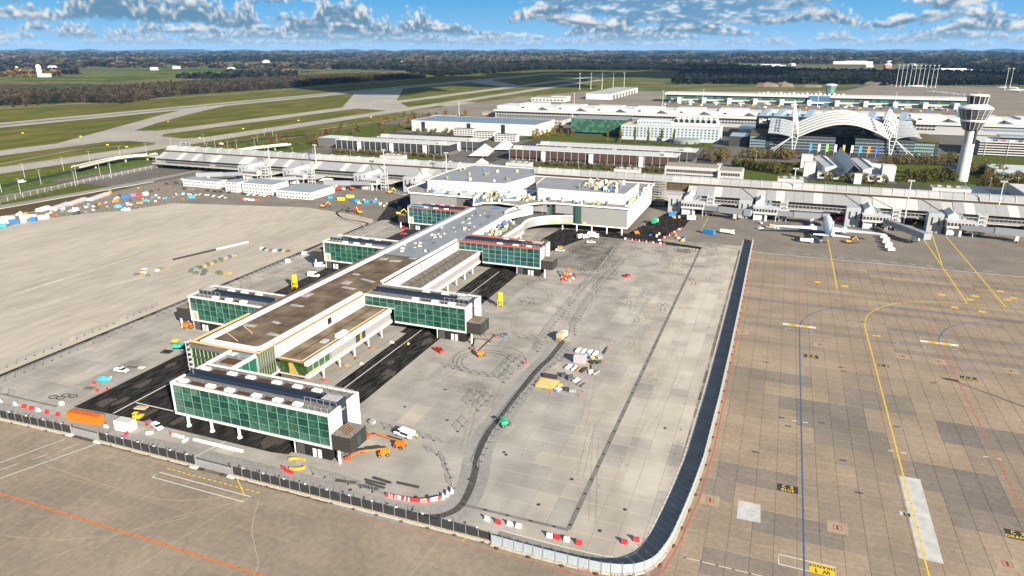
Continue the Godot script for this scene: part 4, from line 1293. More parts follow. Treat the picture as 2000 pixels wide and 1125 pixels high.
func head_building() -> void:
	var white := mt(0.58, 0.58, 0.58, 0.6, 0.0, "paint", 0.2)
	var blueg := mt(0.235, 0.25, 0.28, 0.8, 0.0, "ground", 0.1)
	var root := thing("pier_head_building", "pier head with grey slatted facade, white upper storeys and columns below", "building", V(-165, 0, -478))
	var b := MB.new()
	# lower storey east: curved corner
	var outer := P([-86, -430, -86, -524, -250, -524, -250, -440, -241.5, -428, -192, -428, -187, -418, -182, -406, -179, -414, -170, -418, -160, -416, -153, -412, -149.5, -420.5, -144, -427, -136, -430, -128, -430])
	b.prism(outer, 16.6, 17.4)
	wpart("terrace_deck", b, mt(0.33, 0.32, 0.31, 0.9, 0.0, "dirt", 0.1), root)
	b = MB.new()
	for k in outer.size():
		var p := outer[k]; var q := outer[(k + 1) % outer.size()]
		b.bar(V(p.x, 17.4, p.y), V(q.x, 17.4, q.y), 0.9, 0.9)
	wpart("terrace_rim", b, mt(0.66, 0.66, 0.66, 0.6), root)
	b = MB.new()
	b.box(-128, 5, -523, -86.4, 16.6, -430.8)
	b.box(-241, 3.5, -523, -192, 16.6, -429)
	b.box(-192, 5, -523, -128, 16.6, -434)
	wpart("lower_storey", b, mt(0.10, 0.105, 0.11, 0.7), root)
	stripe_facade(root, -116.5, -86.3, 5.4, 16.2, -430.5, 20)
	stripe_facade(root, -240.8, -205, 4.2, 16.2, -428.6, 20)
	stripe_facade(root, -150, -140, 11.0, 16.2, -430.4, 9)
	stripe_facade(root, -134, -122.5, 11.0, 16.2, -430.4, 9)
	b = MB.new()
	for x in [-202.0, -198.5, -194.8, -138.0, -120.4, -118.6]:
		b.box(x, 5.0, -429.7, x + 1.6, 16.4, -429.6)
	wpart("glazing_strip", b, glass(0.03, 0.10, 0.08, 0.8, 0.3), root)
	# white east wall
	for k in 9:
		b = MB.new()
		b.box(-86.35, 4.2, -439.6 - k * 9.4, -86.05, 16.7, -430.6 - k * 9.4)
		wpart("wall_panel", b, white if k != 5 else mt(0.4, 0.4, 0.4, 0.7), root)
	b = MB.new()
	b.box(-122, 0, -520, -92, 5, -436)
	b.box(-238, 0, -520, -196, 3.5, -432)
	wpart("ground_floor", b, mt(0.06, 0.06, 0.062, 0.8, 0.0, "dirt", 0.2), root)
	b = MB.new()
	b.box(-128, 4.4, -434, -86.2, 5.1, -429.6)
	wpart("soffit_edge", b, mt(0.6, 0.6, 0.58, 0.7), root)
	for x in [-129.0, -119.3, -109.2, -99.2, -89.4]:
		b = MB.new()
		b.tube(V(x, 0, -430.3), V(x, 4.6, -430.3), 0.42, 0.42, 10)
		wpart("column", b, mt(0.72, 0.71, 0.69, 0.7), root)
	# curved lower gallery
	b = MB.new()
	var gal := curve([-145.2, -398, -145.6, -408, -143.8, -414, -138.5, -421, -130, -426.5, -121.5, -429], 4)
	for k in gal.size() - 1:
		var p := gal[k]; var q := gal[k + 1]
		b.quad(V(p.x, 9.6, p.y), V(q.x, 9.6, q.y), V(q.x, 4.6, q.y), V(p.x, 4.6, p.y))
	wpart("gallery_wall", b, mt(0.20, 0.22, 0.22, 0.6), root)
	b = MB.new()
	for k in gal.size() - 1:
		b.bar(V(gal[k].x, 10.0, gal[k].y), V(gal[k + 1].x, 10.0, gal[k + 1].y), 1.3, 1.0)
	wpart("gallery_fascia", b, white, root)
	for j in 8:
		b = MB.new()
		for k in range(9, gal.size() - 1):
			b.bar(V(gal[k].x, 5.3 + j * 0.52, gal[k].y + 0.15), V(gal[k + 1].x, 5.3 + j * 0.52, gal[k + 1].y + 0.15), 0.2, 0.24)
		wpart("gallery_slat", b, mt(0.45, 0.46, 0.47, 0.5, 0.2), root)
	b = MB.new()
	b.sheet(P([-157, -398, -145.4, -398, -145.6, -408, -143.8, -414, -138.5, -421, -130, -426.5, -121.5, -429, -150, -432, -153, -414]), 9.5)
	wpart("gallery_roof", b, mt(0.17, 0.165, 0.16, 0.9, 0.0, "dirt", 0.1), root)
	b = MB.new()
	for q in [[-133.5, -424.6, 4.5], [-124, -428.5, 2.8], [-114, -430.0, 2.4]]:
		b.at(V(q[0], 5.35, q[1] + 0.6), 0.45 if q[0] < -130 else 0.1)
		b.cbox(0, 0, 0, q[2], 1.1, 0.1)
	wpart("yellow_sheet", b, mt(0.72, 0.50, 0.02, 0.7), root)
	# inner white wall between pier and terrace
	b = MB.new()
	var iw := curve([-157.2, -398, -157.0, -408, -154.0, -416, -150.5, -423, -148.5, -427], 4)
	for k in iw.size() - 1:
		b.quad(V(iw[k].x, 16.9, iw[k].y), V(iw[k + 1].x, 16.9, iw[k + 1].y), V(iw[k + 1].x, 9.6, iw[k + 1].y), V(iw[k].x, 9.6, iw[k].y))
	wpart("inner_wall", b, white, root)
	# two upper storeys
	for q in [[P([-150, -441, -91, -441, -90.5, -486, -160, -487.5, -157, -458, -153.5, -449]), "east_storey"], [P([-236, -443, -177, -448, -168.5, -487, -180, -519, -232, -519, -237, -490]), "west_storey"]]:
		b = MB.new()
		var poly: PackedVector2Array = q[0]
		for k in poly.size():
			var p := poly[k]; var r := poly[(k + 1) % poly.size()]
			var len := p.distance_to(r)
			var n := maxi(1, int(len / 10.0))
			for j in n:
				var p0 := p.lerp(r, (j + 0.004) / n); var p1 := p.lerp(r, (j + 0.996) / n)
				b.bar(V(p0.x, 20.75, p0.y), V(p1.x, 20.75, p1.y), 0.3, 7.5)
		var st := wpart(q[1], b, white, root)
		b = MB.new()
		b.prism(Geometry2D.offset_polygon(poly, -0.3)[0], 17.4, 24.0)
		struct("upper_roof", b, blueg, st)
	b = MB.new()
	b.box(-153.2, 17.5, -449.5, -152.2, 24, -447.6)
	b.box(-235.8, 17.5, -443.2, -234.4, 23.8, -442.6)
	wpart("dark_gap", b, mt(0.02, 0.02, 0.022, 0.6), root)  # dark uprights near the front corners of the two storeys
	# glass canopy
	b = MB.new()
	b.sheet(P([-180, -447.5, -167.4, -423, -159.6, -426, -157.5, -460, -180, -458]), 18.4)
	b.sheet(P([-180, -447.5, -167.4, -423, -159.6, -426, -157.5, -460, -180, -458]), 17.6)
	var can := wpart("glass_canopy", b, mt(0.03, 0.10, 0.17, 0.25), root)
	b = MB.new()
	for k in 9:
		b.bar(V(-179 + k * 1.0, 18.55, -449.0 + k * 3.0), V(-176 + k * 2.3, 18.55, -459.0), 0.3)
	for k in 5:
		var pl := P([-180, -447.5, -167.4, -423, -159.6, -426, -157.5, -460, -180, -458])
		b.bar(V(pl[k].x, 18.4, pl[k].y), V(pl[(k + 1) % 5].x, 18.4, pl[(k + 1) % 5].y), 1.0)
	struct("canopy_bar", b, mt(0.62, 0.66, 0.68, 0.5), can)
	# three shallow barrel roof lights on the west terrace
	for k in 3:
		b = MB.new()
		var x := -221.0 + k * 10.5
		b.extr(P([x - 4, 17.4, x + 4, 17.4, x + 4, 18.2, x + 2, 19.0, x, 19.3, x - 2, 19.0, x - 4, 18.2]), -439.5, -432.5)
		wpart("barrel_roof_light", b, mt(0.30, 0.36, 0.38, 0.3), root)
	# scaffold behind the east wall
	var sc := thing("scaffold_tower", "grey scaffold tower at the far corner of the pier head", "scaffold", V(-84, 0, -527))
	b = MB.new()
	for x in [-2.0, 2.0, 6.0]:
		for z in [-3.0, 2.0]:
			b.bar(V(x, 0, z), V(x, 21, z), 0.22)
	part("standards", b, mt(0.35, 0.38, 0.36, 0.6, 0.3), sc)
	for j in 10:
		b = MB.new()
		b.box(-2, 2.0 * j + 1.8, -3, 6, 2.0 * j + 1.95, 2)
		part("platform", b, mt(0.33, 0.34, 0.31, 0.8), sc)
	b = MB.new()
	for j in 10:
		b.bar(V(-2, j * 2.0, 2.05), V(2, j * 2.0 + 2, 2.05), 0.12)
		b.bar(V(2, j * 2.0 + 2, 2.05), V(6, j * 2.0, 2.05), 0.12)
	part("braces", b, mt(0.35, 0.38, 0.36, 0.6, 0.3), sc)
	var s2 := thing("scaffold_tower", "narrow white scaffold tower at the west corner of the pier front", "scaffold", V(-187.6, 0, -171.5))
	for x in [-1.0, 1.0]:
		for z in [-1.2, 1.2]:
			b = MB.new()
			b.bar(V(x, 0, z), V(x, 15, z), 0.16)
			part("standard", b, mt(0.62, 0.65, 0.68, 0.5, 0.3), s2)
	for j in 8:
		b = MB.new()
		b.box(-1, 1.9 * j + 1.2, -1.2, 1, 1.9 * j + 1.35, 1.2)
		part("platform", b, mt(0.5, 0.53, 0.56, 0.7), s2)
	b = MB.new()
	for j in 14:
		b.bar(V(-1, j * 1.0, 1.25), V(1, j * 1.0 + 1.0, 1.25), 0.09)
	part("braces", b, mt(0.62, 0.65, 0.68, 0.5, 0.3), s2)
	var s3 := dup(s2, "scaffold_tower", V(-165.6, 0, -168.7), 0.0, "white scaffold tower in the angle between the link roof and pier front")
	# stacks of building material on the roofs
	var g := RandomNumberGenerator.new()
	g.seed = 77
	var cols := [mt(0.56, 0.47, 0.33, 0.9), mt(0.66, 0.62, 0.55, 0.9), mt(0.75, 0.75, 0.74, 0.8), mt(0.10, 0.13, 0.16, 0.8), mt(0.05, 0.15, 0.38, 0.7), mt(0.38, 0.30, 0.19, 0.9), mt(0.16, 0.15, 0.14, 0.9), mt(0.20, 0.26, 0.12, 0.9)]
	var kinds := []
	for k in 8:
		b = MB.new()
		b.slab(-0.8, 0.14, -0.6, 0.8, 1.0 + (k % 4) * 0.45, 0.6, 0.08)
		b.box(-0.85, 0, -0.62, 0.85, 0.14, 0.62)
		if k % 2 == 1: b.slab(-0.2, 0.9, -0.5, 0.9, 1.7 + (k % 3) * 0.5, 0.5, 0.06)
		kinds.append(b.done())
	var zones := [[-190, -168, -447, -419, 17.4, 90, "pallet of building material in the crowded middle of the head terrace", "pallets in the middle of the head terrace"], [-163, -140, -440, -430, 17.4, 38, "pale pallet stack along the inner edge of the east terrace", "pallets along the inner terrace edge"], [-124, -98, -478, -448, 24.0, 60, "stack of roofing material on the flat roof of the east upper storey", "stacks on the east upper roof"], [-156, -147.5, -396, -352, 9.6, 60, "bundle of building material on the roof of the rear annex", "bundles on the rear annex roof"], [-232, -200, -441, -431, 17.4, 16, "small stack in front of the west upper storey", "stacks on the west terrace"], [-88.6, -87.4, -510, -436, 17.4, 18, "small stack on the narrow east terrace walk", "stacks on the narrow east terrace"], [-140, -96, -438, -431.5, 17.4, 12, "loose item on the front east terrace below the white storey", "items on the front east terrace"], [-230, -175, -512, -450, 24.0, 14, "small bundle on the roof of the west upper storey", "bundles on the west upper roof"]]
	for z in zones:
		for k in z[5]:
			var o := put("pallet_stack", kinds[g.randi() % 8], cols[g.randi() % 8])
			tag(o, z[6], "stack", z[7])
			o.position = V(g.randf_range(z[0], z[1]), z[4] + 0.02, g.randf_range(z[2], z[3]))
			o.rotation.y = g.randf() * 3.0
			if z[4] == 24.0 and z[0] == -124: o.scale = Vector3(1.2, 1.3, 1.2)
	for q in [[-217, -398.5, 15.3, 20, 2.2, "long sky blue tarpaulin on the roof of the far west wing"], [-168.5, -411, 15.3, 5, 3.5, "dark blue tarpaulin at the end of the grey pier roof"], [-176, -421, 17.45, 7, 2.4, "blue tarpaulin among the pallets at the pier end"]]:
		b = MB.new()
		b.blob(V(0, 0.2, 0), V(q[3] / 2.0, 0.5, q[4] / 2.0), int(-q[0]), 0.12)
		solo("tarpaulin", b, mt(0.03, 0.26, 0.58, 0.6) if q[2] < 16 and q[0] < -200 else mt(0.03, 0.13, 0.30, 0.6), q[5], "tarpaulin", V(q[0], q[2], q[1]), -0.02)

# ---------- terminal buildings behind the pier ----------
func windows(root: Node3D, x0: float, x1: float, y0: float, y1: float, z: float, n: int, m: Material, fill := 0.6, called := "window") -> void:
	var w := (x1 - x0) / n
	var one := MB.new()
	one.box(-w * fill / 2, 0, -0.06, w * fill / 2, y1 - y0, 0.06)
	var mesh := one.done()
	for k in n:
		var o := put(called, mesh, m, root)
		o.position = V(x0 + (k + 0.5) * w, y0, z) - base_of[root]

func boarding_gate() -> Node3D:
	var white := mt(0.47, 0.48, 0.49, 0.5, 0.0, "paint", 0.2)
	var grey := mt(0.24, 0.26, 0.29, 0.5, 0.1)
	var dark := mt(0.025, 0.03, 0.035, 0.4)
	var t := thing("boarding_gate", "white boarding gate house with stair tower at the terminal front, left of the parked airliner", "gate", V(-58.5, 0, -526), 0, "")
	var b := MB.new()
	b.extr(P([-3, 8, 3, 8, 3, 12, 0, 14.2, -3, 12]), 0, 17)
	part("corridor_roof", b, white, t)
	b = MB.new()
	b.box(3.4, 9, 0, 4.6, 11.6, 16)
	b.box(5.6, 8.4, 2, 7.6, 10.6, 15)
	part("roof_duct", b, grey, t)
	b = MB.new()
	b.box(-4, 5.0, 14, 12, 9.4, 23)
	var room := part("waiting_room", b, white, t)
	for k in 8:
		b = MB.new()
		b.box(-3.7 + k * 1.95, 6.6, 23.0, -2.3 + k * 1.95, 8.6, 23.12)
		struct("window", b, dark, room)
	b = MB.new()
	b.box(-4.4, 9.4, 13.6, 12.4, 9.8, 23.4)
	part("room_roof", b, white, t)
	b = MB.new()
	b.box(-3, 0.2, 15, 3, 4.9, 21)
	part("service_room", b, mt(0.5, 0.52, 0.55, 0.6), t)
	for x in [-3.2, 4.2, 11.2]:
		for z in [15.0, 22.2]:
			b = MB.new()
			b.tube(V(x, 0, z), V(x, 5, z), 0.3, 0.3, 6)
			part("leg", b, white, t)
	b = MB.new()
	b.slab(-14.0, 0, 9, -5.2, 12.6, 17.5, 0.3)
	var lift := part("lift_block", b, mt(0.33, 0.35, 0.38, 0.6, 0.0, "paint", 0.3), t)
	for x in [-12.2, -8.2]:
		b = MB.new()
		b.box(x, 5, 17.52, x + 1.0, 10.2, 17.6)
		struct("slot_window", b, dark, lift)
	for x in [13.6, 18.0]:
		for z in [15.0, 19.0]:
			b = MB.new()
			b.bar(V(x, 0, z), V(x, 14.5, z), 0.45)
			part("stair_post", b, white, t)
	for j in 5:
		b = MB.new()
		b.box(13.4, 2.6 * j + 2.4, 14.8, 18.2, 2.6 * j + 3.0, 19.2)
		part("stair_landing", b, white, t)
		b = MB.new()
		b.extr(P([14, 2.6 * j + 0.2, 15, 2.6 * j + 0.2, 17.6, 2.6 * j + 2.6, 16.6, 2.6 * j + 2.6]), 16, 18)
		part("stair_flight", b, grey, t)
	b = MB.new()
	b.box(4, 4.8, 2, 20, 5.2, 14)
	b.bar(V(4, 6.4, 14), V(20, 6.4, 14), 0.2)
	part("deck", b, white, t)
	return t

func passenger_bridge() -> Node3D:
	var t := thing("passenger_bridge", "long grey passenger bridge reaching to the nose of the parked airliner", "passenger bridge", V(-5, 0, -505), 0)
	var b := MB.new()
	b.box(0, 4.6, -1.7, 20, 7.6, 1.7)
	part("tunnel", b, mt(0.22, 0.24, 0.27, 0.5, 0.2, "paint", 0.3), t)
	b = MB.new()
	b.box(18, 4.3, -2.0, 36, 7.9, 2.0)
	part("outer_tunnel", b, mt(0.27, 0.29, 0.32, 0.5, 0.2, "paint", 0.3), t)
	b = MB.new()
	b.box(36, 4.2, -2.3, 40.5, 8.1, 2.6)
	part("bridge_head", b, mt(0.20, 0.22, 0.25, 0.6), t)
	b = MB.new()
	b.box(29, 0.9, -2.2, 31, 4.4, -1.2)
	b.box(29, 0.9, 1.2, 31, 4.4, 2.2)
	part("lift_column", b, mt(0.5, 0.5, 0.5, 0.5), t)
	for s in [-1.9, 1.9]:
		b = MB.new()
		b.tube(V(30, 0.7, s - 0.3), V(30, 0.7, s + 0.3), 0.7, 0.7, 10)
		part("wheel", b, mt(0.02, 0.02, 0.02, 0.9), t)
	b = MB.new()
	b.tube(V(0, 0, 0), V(0, 4.6, 0), 1.0, 1.0, 10)
	part("rotunda_column", b, mt(0.6, 0.6, 0.6, 0.6), t)
	return t

func terminals() -> void:
	var white := mt(0.46, 0.46, 0.455, 0.6, 0.0, "paint", 0.1)
	var pale := mt(0.275, 0.28, 0.29, 0.5, 0.0, "paint", 0.1)
	var dark := mt(0.022, 0.028, 0.033, 0.35)
	var root := thing("airport_terminal", "very long low terminal with white pitched roofs and a continuous vaulted skylight", "building", V(-180, 0, -545))
	var b := MB.new()
	b.box(-588, 0, -575, 235, 5, -541)
	wpart("ground_floor", b, mt(0.11, 0.108, 0.105, 0.8, 0.0, "dirt", 0.1), root)
	b = MB.new()
	b.box(-588, 5, -575, 235, 11, -531)
	wpart("upper_floor", b, mt(0.24, 0.245, 0.25, 0.7), root)
	b = MB.new()
	b.box(-588, 4.6, -541, 235, 5.1, -526.5)
	b.box(-588, 6.1, -526.8, 235, 6.3, -526.5)
	b.box(-588, 8.0, -527.4, 235, 8.3, -526.9)
	wpart("balcony", b, white, root)
	# brown roof strip, vault, rear roof
	b = MB.new()
	b.box(-590, 11, -546, 238, 15.7, -537)
	wpart("gravel_roof", b, mt(0.125, 0.098, 0.068, 1.0, 0.0, "dirt", 0.1), root)
	b = MB.new()
	b.box(-590, 11, -556.8, 238, 16.0, -546)
	wpart("vault_base", b, white, root)
	var one := MB.new()
	var arc := [[0.0, 0.0], [0.4, 2.2], [1.9, 3.6], [4.0, 4.2], [7.0, 3.9], [9.5, 2.6], [10.4, 0.0]]
	for k in 6:
		one.quad(V(-3.55, arc[k + 1][1], -arc[k + 1][0]), V(3.55, arc[k + 1][1], -arc[k + 1][0]), V(3.55, arc[k][1], -arc[k][0]), V(-3.55, arc[k][1], -arc[k][0]))
	var seg := one.done()
	one = MB.new()
	for k in 6:
		one.bar(V(0, arc[k][1] + 0.1, -arc[k][0]), V(0, arc[k + 1][1] + 0.1, -arc[k + 1][0]), 0.5)
	var rib := one.done()
	for k in 112:
		var o := put("skylight_segment", seg, mt(0.25, 0.26, 0.27, 0.4) if hash2(k / 5, 4) < 0.5 else mt(0.32, 0.325, 0.33, 0.4), root)
		o.position = V(-584 + k * 7.3, 16.0, -546.2) - base_of[root]
		if k % 2 == 0:
			o = put("skylight_rib", rib, white, root)
			o.position = V(-580.35 + k * 7.3, 16.0, -546.2) - base_of[root]
	b = MB.new()
	b.box(-590, 9, -572, 238, 14.6, -557)
	b.box(-590, 14.6, -571.8, 238, 15.6, -571)
	wpart("rear_roof", b, mt(0.30, 0.30, 0.295, 0.7, 0.0, "ground", 0.1), root)
	b = MB.new()
	b.box(-560, 10.2, -592, 225, 10.8, -576)
	wpart("forecourt_canopy", b, mt(0.28, 0.29, 0.30, 0.6, 0.0, "paint", 0.1), root)
	# pitched front roofs between the gates
	var gates := [-578.0, -515.0, -450.0, -400.0, -326.0, -278.0, -206.0, -158.0, -58.5, -9.5, 59.5, 108.0, 177.0, 238.0]
	for k in gates.size() - 1:
		var xa: float = gates[k] + 3.4; var xb: float = gates[k + 1] - 3.4
		if k == 6 or k == 7: continue
		var n := int((xb - xa) / 6.0)
		for j in n:
			var x0 := lerpf(xa, xb, float(j) / n) + 0.06; var x1 := lerpf(xa, xb, float(j + 1) / n) - 0.06
			b = MB.new()
			b.quad(V(x0, 15.9, -537), V(x1, 15.9, -537), V(x1, 10.9, -526), V(x0, 10.9, -526))
			b.quad(V(x0, 10.9, -526), V(x1, 10.9, -526), V(x1, 10.4, -526), V(x0, 10.4, -526))
			wpart("roof_panel", b, pale if hash2(j, k) < 0.75 else white, root)
		b = MB.new()
		b.quad(V(xa - 6.8, 15.6, -537), V(xb, 15.6, -537), V(xb, 10.6, -526.2), V(xa - 6.8, 10.6, -526.2))
		wpart("roof_underlay", b, mt(0.3, 0.3, 0.3, 0.8), root)
		b = MB.new()
		b.bar(V(xb - 11.0, 16.0, -537), V(xb - 1.0, 11.0, -526), 0.5)
		wpart("roof_valley", b, mt(0.10, 0.10, 0.11, 0.6), root)
		windows(root, xa, xb, 5.6, 7.9, -530.9, int((xb - xa) / 2.4), dark, 0.78)
		windows(root, xa, xb, 8.5, 10.4, -530.9, int((xb - xa) / 2.4), dark, 0.78)
		windows(root, xa + 2, xb - 2, 0.3, 3.9, -540.9, int((xb - xa) / 9.0), mt(0.55, 0.55, 0.53, 0.6), 0.45, "gate_door")
	# gate houses and bridges
	var gate := boarding_gate()
	var gl := ["", "white gate house nearest to the pier head on its left", "white gate house beside the parked road rollers", "white gate house behind the office containers", "leftmost white gate house by the slip road bridge", "white gate house between the airliner and the pier head", "white gate house right of the parked airliner", "white gate house at the right with a tow tractor before it", "rightmost white gate house at the photo's edge"]
	var gi := 1
	for x in [-278.0, -326.0, -400.0, -450.0]:
		dup(gate, "boarding_gate", V(x, 0, -526), 0, gl[gi])
		gi += 1
	for x in [-9.5, 59.5, 108.0, 177.0]:
		dup(gate, "boarding_gate", V(x, 0, -526), 0, gl[gi])
		gi += 1
	var br := passenger_bridge()
	dup(br, "passenger_bridge", V(112, 0, -504), -0.15, "grey passenger bridge folded beside the right-hand gate house")
	dup(br, "passenger_bridge", V(70, 0, -505), -1.1, "grey passenger bridge drawn in on the airliner's right")
	dup(br, "passenger_bridge", V(-54, 0, -507), -0.2, "grey passenger bridge left of the airliner near the fence end")
	dup(br, "passenger_bridge", V(-455, 0, -505), -2.6, "grey passenger bridge at the left gate with yellow machines")
	dup(br, "passenger_bridge", V(-396, 0, -505), -2.3, "blue grey passenger bridge behind the office containers")
	dup(br, "passenger_bridge", V(-320, 0, -505), -2.8, "grey passenger bridge behind the orange and white drilling machine")
	# boxes on the rear roof
	var pl := ["left", "second", "third", "fourth", "rightmost"]
	var bx := [[-360.0, -337.0], [-230.0, -208.0], [-131.0, -110.0], [0.0, 19.0], [107.0, 132.0]]
	for k in 5:
		var t := thing("plant_house", "white roof plant box behind the vaulted skylight, %s of five" % pl[k], "plant house", V((bx[k][0] + bx[k][1]) / 2, 0, -590))
		b = MB.new()
		b.box(bx[k][0], 9, -597, bx[k][1], 16.8, -585)
		wpart("wall", b, white, t)
		b = MB.new()
		b.box(bx[k][0] + 1, 16.8, -596, bx[k][1] - 1, 16.9, -586)
		wpart("roof", b, mt(0.22, 0.21, 0.2, 0.9), t)
		b = MB.new()
		for s in 3:
			b.cbox(bx[k][0] + 5 + s * 6, 16.9, -591, 2.6, 1.1, 4)
		wpart("ventilators", b, mt(0.3, 0.3, 0.3, 0.6), t)
	# office block behind the skylight
	var of := thing("office_block", "white three-storey office block with long window bands behind the terminal", "building", V(-60, 0, -625))
	b = MB.new()
	b.box(-93, 0, -640, -48, 17, -616)
	b.box(-48, 0, -637, -28, 16, -613)
	wpart("wall", b, white, of)
	windows(of, -91.5, -50, 12.2, 14.6, -615.9, 26, dark, 0.7)
	windows(of, -91.5, -50, 8.2, 10.6, -615.9, 26, dark, 0.7)
	windows(of, -45.5, -30, 12.0, 14.4, -612.9, 8, dark, 0.7)
	windows(of, -45.5, -30, 7.8, 10.2, -612.9, 8, dark, 0.7)
	b = MB.new()
	b.box(-92, 17, -639, -49, 17.3, -617)
	b.box(-47, 16, -636, -29, 16.3, -614)
	wpart("roof", b, mt(0.36, 0.33, 0.29, 0.9, 0.0, "dirt", 0.1), of)
	# white office containers on the west side
	var cl := ["two-storey white office container row at the left end", "narrow three-storey white office container stack", "three-storey white office container block", "long two-storey white office container block at the right"]
	var cs := [[-484, -446, -462, -474, 6.3], [-431, -418, -455, -468, 8.6], [-414, -383, -456, -476, 8.8], [-376, -342.5, -451, -483, 6.2]]
	for k in 4:
		var q = cs[k]
		var t := thing("office_containers", cl[k], "office container", V((q[0] + q[1]) / 2, 0, (q[2] + q[3]) / 2))
		b = MB.new()
		b.box(q[0], 0.2, q[3], q[1], q[4], q[2])
		wpart("wall", b, mt(0.62, 0.62, 0.60, 0.6, 0.0, "paint", 0.3), t)
		b = MB.new()
		b.box(q[0] - 0.2, q[4], q[3] - 0.2, q[1] + 0.2, q[4] + 0.15, q[2] + 0.2)
		wpart("roof", b, mt(0.24, 0.27, 0.30, 0.5, 0.0, "paint", 0.2), t)
		var fl := 3 if q[4] > 8 else 2
		for f in fl:
			windows(t, q[0] + 0.8, q[1] - 0.8, 1.1 + f * 2.85, 2.2 + f * 2.85, q[2] + 0.02, int((q[1] - q[0]) / 2.9), dark, 0.38)
		b = MB.new()
		for s in 6:
			b.bar(V(q[1] + 0.1, 0.2 + s * 0.5, q[2] - 3 - s * 0.6), V(q[1] + 1.4, 0.2 + s * 0.5, q[2] - 3 - s * 0.6), 0.5, 0.1)
		b.box(q[1], 3.1, q[2] - 9, q[1] + 1.5, 3.25, q[2] - 6)
		wpart("outside_stair", b, mt(0.3, 0.3, 0.3, 0.6), t)

func block(called: String, label: String, x0: float, x1: float, z0: float, z1: float, h: float, wall: Material, roof: Material, wins: Array, cat := "building") -> Node3D:
	# a flat-roofed building; z0 its front (nearest), z1 its back; wins: [y0, y1, number, share of width]
	var t := thing(called, label, cat, V((x0 + x1) / 2, 0, (z0 + z1) / 2))
	var b := MB.new()
	b.box(x0, -0.4, z1, x1, h, z0)
	wpart("wall", b, wall, t)
	b = MB.new()
	b.box(x0 + 0.4, h, z1 + 0.4, x1 - 0.4, h + 0.12, z0 - 0.4)
	wpart("roof", b, roof, t)
	for w in wins:
		windows(t, x0 + 0.6, x1 - 0.6, w[0], w[1], z0 + 0.02, w[2], mt(0.03, 0.04, 0.05, 0.3), w[3])
	return t

func garage(called: String, label: String, x0: float, x1: float, z: float, tint: Material) -> void:
	var white := mt(0.46, 0.465, 0.465, 0.6, 0.0, "paint", 0.1)
	var t := thing(called, label, "parking garage", V((x0 + x1) / 2, 0, z - 14))
	var b := MB.new()
	b.box(x0, -0.3, z - 30, x1, 3.2, z - 3)
	wpart("ground_floor", b, mt(0.10, 0.10, 0.10, 0.9), t)
	b = MB.new()
	b.box(x0 + 1, 3.2, z - 29, x1 - 1, 11.4, z - 1)
	wpart("parking_deck", b, mt(0.03, 0.032, 0.036, 0.5), t)
	var n := int((x1 - x0) / 7.5)
	for k in n:
		b = MB.new()
		var w := (x1 - x0) / n
		b.box(x0 + k * w + 0.2, 4.2, z - 0.95, x0 + (k + 1) * w - 0.2, 10.6, z - 0.75)
		wpart("glass_louvre", b, tint, t)
		b = MB.new()
		b.box(x0 + k * w - 0.15, -0.3, z - 0.9, x0 + k * w + 0.15, 11.2, z - 0.3)
		wpart("column", b, white, t)
	for s in 3:
		b = MB.new()
		b.box(x0 - 1, 11.4, z - 9.2 - s * 9.8, x1 + 1, 12.3, z - 1.2 - s * 9.8)
		wpart("white_roof_strip", b, white, t)
		b = MB.new()
		b.box(x0, 11.2, z - 1.2 - s * 9.8 - 9.6, x1, 11.9, z - 9.4 - s * 9.8)
		wpart("roof_slit", b, mt(0.12, 0.16, 0.21, 0.4), t)
	b = MB.new()
	b.box(x0 + 4, 12.3, z - 8, x0 + 12, 15.2, z - 2)
	b.box(x1 - 12, 12.3, z - 8, x1 - 4, 15.4, z - 2)
	wpart("stair_house", b, white, t)
	for k in 3:
		b = MB.new()
		b.box(x0 + (k + 0.7) * (x1 - x0) / 3.4, 0, z - 0.5, x0 + (k + 0.7) * (x1 - x0) / 3.4 + 4.4, 10.8, z + 1.2)
		wpart("stair_cage", b, mt(0.5, 0.52, 0.53, 0.6), t)

